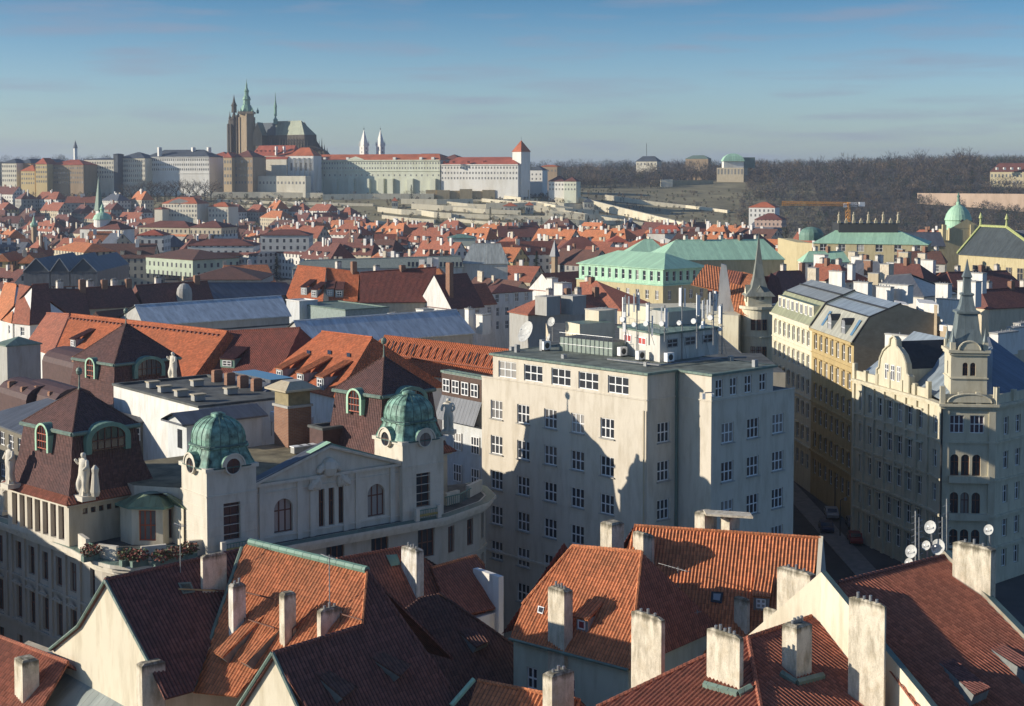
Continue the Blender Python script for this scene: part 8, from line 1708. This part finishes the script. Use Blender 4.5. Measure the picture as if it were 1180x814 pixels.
BT = [bare_tree(1, 14, 1.0, TWIG), bare_tree(2, 13, 1.25, TWIG2), bare_tree(3, 15, .85, TWIG3), bare_tree(4, 12, 1.15, TWIG)]; CT = [conifer(5, 15, 3), conifer(6, 13, 4.2)]
def place_tree(p, mm, sc, label, group, rz, cat='tree', name='bare_tree'):
    o = bpy.data.objects.new(name, None); COL.objects.link(o); o.location = p; o.scale = (sc, sc, sc); o.rotation_euler = (0, 0, rz); o['label'] = label; o['category'] = cat; o['group'] = group
    for n_, me in (('trunk', mm[0]), ('crown', mm[1])): c = bpy.data.objects.new(n_, me); COL.objects.link(c); c.parent = o
tr = random.Random(4)
# row of bare trees under the long slate-roofed palace
tn = ['first', 'second', 'third', 'fourth', 'fifth', 'sixth', 'seventh', 'eighth', 'ninth', 'tenth', 'eleventh', 'twelfth', 'thirteenth', 'fourteenth']
for i, x in enumerate((145, 151, 160, 166, 174, 181, 190, 196, 203, 211, 218, 226, 236, 243)): p = atd(x, 220, 1275); p.z = terr(p.x, p.y); place_tree(p, BT[i % 4], tr.uniform(1.4, 2.0), tn[i] + ' bare tree from the left before the long slate-roofed palace', 'bare trees before the long palace', tr.uniform(0, 6))
for i, (x, y, s, l) in enumerate(((38, 216, 1.35, 'dark cedar before the small yellow skyline house'), (119, 222, 1.1, 'round dark evergreen clump below the narrow slab'), (974, 200, 1.2, 'flat-topped cedar on the right skyline'), (624, 268, .9, 'conifer at the bottom of the terraces, left one'), (639, 268, .95, 'conifer at the bottom of the terraces, middle one'), (678, 266, .9, 'conifer at the bottom of the terraces, right one'), (474, 232, .95, 'narrow cypress under the greenish palace'), (864, 262, 1.0, 'cypress-like tree beside the pink house'), (1100, 224, .9, 'conifer left of the cream baroque villa'), (1092, 215, 1.1, 'tall spruce on the right hillside'), (565, 256, .8, 'evergreen in the middle of the terraces'), (505, 262, .9, 'dark ivy-clad evergreen at the left terraces'), (1120, 213, 1.1, 'second tall spruce on the right hillside'))):
    p = onterr(x, y); place_tree(p, CT[i % 2], s, l, 'evergreens on the hill', tr.uniform(0, 6), name='evergreen_tree')
cnt = 0
def scatter(n, x0, x1, y0, y1, label, group, sc=(0.8, 1.3), kinds=BT):
    for _ in range(n):
        p = onterr(tr.uniform(x0, x1), tr.uniform(y0, y1)); place_tree(p, tr.choice(kinds), tr.uniform(*sc), label, group, tr.uniform(0, 6))
scatter(24, 260, 520, 223, 229, 'small bare tree in the castle terrace gardens', 'bare trees on the castle terraces', (.45, .75))
scatter(26, 510, 760, 236, 268, 'small bare fruit tree among the terraced gardens', 'small trees in the terraced gardens', (.3, .6))
scatter(20, 700, 900, 222, 262, 'bare shrubby tree on the green slope under the summer palace', 'trees on the green slope', (.4, .8))
scatter(50, 615, 1185, 196, 212, 'bare grey-brown tree in the hillside wood right of the castle', 'bare trees of the hillside wood', (1.1, 1.7))
scatter(22, 850, 1185, 212, 240, 'bare tree on the lower wooded slope at right', 'trees of the lower slope', (.7, 1.05))
scatter(26, 0, 130, 206, 222, 'bare tree on the slope below the left castle buildings', 'trees below the left skyline', (.6, 1.1))
for i in range(66):     # skyline trees, far plateau
    x = tr.choice((tr.uniform(0, 180), tr.uniform(600, 1180), tr.gauss(885, 18), tr.gauss(1020, 22), tr.gauss(1110, 15), tr.gauss(680, 35), tr.uniform(380, 600))); d = tr.uniform(1600, 1850); q = atd(x, 180, d); q.z = terr(q.x, q.y); place_tree(q, tr.choice(BT), tr.uniform(1.4, 2.5), 'bare tree on the skyline beyond the hill', 'skyline trees', tr.uniform(0, 6))
for i in range(72): q = atd(tr.uniform(0, 1180), 240, tr.uniform(560, 1120)); q.z = 0; place_tree(q, tr.choice(BT + CT), tr.uniform(.9, 1.25), 'tree rising between the packed roofs of the lower town', 'trees between the town roofs', tr.uniform(0, 6))
# the wood itself: one mass nobody could count
import numpy as np
def wood(name, regions, seed, mats, label):
    rg = np.random.RandomState(seed); Vv = []; mi = []
    for (n, fx, fy, hs) in regions:
        for _ in range(n):
            px = rg.uniform(*fx); d = rg.uniform(*fy); x = (px - 590) / F_PX * d; g = terr(x, d); h = rg.uniform(*hs); k = 105; r = h * .36
            u = rg.normal(size=(k, 3)); u /= np.linalg.norm(u, axis=1)[:, None]; rad = rg.uniform(.25, 1, (k, 1)) ** .6; c = u * rad * np.array([r, r, h * .42]) + np.array([x, d, g + h * .55])
            dd = u * 1.0 + rg.normal(size=(k, 3)) * .55 + np.array([0, 0, .5]); dd /= np.linalg.norm(dd, axis=1)[:, None]; s = np.cross(dd, rg.normal(size=(k, 3))); s /= np.linalg.norm(s, axis=1)[:, None]; L = rg.uniform(1.0, 2.6, (k, 1)) * h / 14; w_ = rg.uniform(.10, .28, (k, 1))
            tri = np.stack([c - s * w_, c + s * w_, c + dd * L], 1).reshape(-1, 3); Vv.append(tri); mi.append(np.full(k, rg.randint(len(mats))))
            tk = np.array([[x - .25, d, g - 1], [x + .25, d, g - 1], [x, d, g + h * .7]]); Vv.append(tk); mi.append(np.array([0]))
    Vv = np.concatenate(Vv); mi = np.concatenate(mi); n = len(Vv) // 3; me = bpy.data.meshes.new(name); me.vertices.add(len(Vv)); me.vertices.foreach_set('co', Vv.ravel()); me.loops.add(n * 3); me.loops.foreach_set('vertex_index', np.arange(n * 3, dtype=np.int32)); me.polygons.add(n); me.polygons.foreach_set('loop_start', np.arange(0, n * 3, 3, dtype=np.int32)); me.polygons.foreach_set('loop_total', np.full(n, 3, dtype=np.int32)); me.polygons.foreach_set('material_index', mi.astype(np.int32))
    for m_ in mats: me.materials.append(m_)
    me.update(); me.validate(); o = bpy.data.objects.new(name, me); COL.objects.link(o); o['kind'] = 'stuff'; o['label'] = label; o['category'] = 'wood'; return o
wood('hillside_wood', [(1200, (612, 1200), (1590, 1820), (10, 23)), (700, (860, 1200), (1380, 1600), (8, 14)), (200, (690, 880), (1570, 1640), (8, 13)), (1100, (850, 1200), (1110, 1420), (4, 10)), (400, (600, 760), (1470, 1620), (9, 14))], 3, [TWIG3, TWIG, TWIG3, TWIG2, EVG, TWIG3, TWIG], 'dense leafless grey-brown wood covering the hill on the right')
wood('far_wood', [(1700, (-20, 1200), (1850, 2900), (14, 22)), (120, (-10, 140), (1360, 1500), (8, 13))], 5, [TWIG3, TWIG3, EVG], 'dark wood along the far horizon')
wood('scrub', [(400, (250, 640), (1180, 1330), (1.5, 3.5)), (420, (560, 860), (1150, 1450), (1.5, 3.5)), (500, (-10, 300), (1100, 1320), (3, 6))], 6, [TWIG2, IVY, TWIG], 'brownish scrub on the castle slope and terraces')
# ================================================================= air
m = M(); HM = bpy.data.materials.new('haze_air'); HM.use_nodes = True; nt = HM.node_tree; nt.nodes.clear(); oo = nt.nodes.new('ShaderNodeOutputMaterial'); pv = nt.nodes.new('ShaderNodeVolumePrincipled')
pv.inputs['Color'].default_value = (.72, .83, 1, 1); pv.inputs['Density'].default_value = .0001; pv.inputs['Anisotropy'].default_value = .25; nt.links.new(pv.outputs[0], oo.inputs['Volume'])
m.box(V(0, 12000, -3), 60000, 25000, 150, HM); m.f and None
single('haze', m, 'thin bluish winter haze over the town', 'haze', kind='stuff')
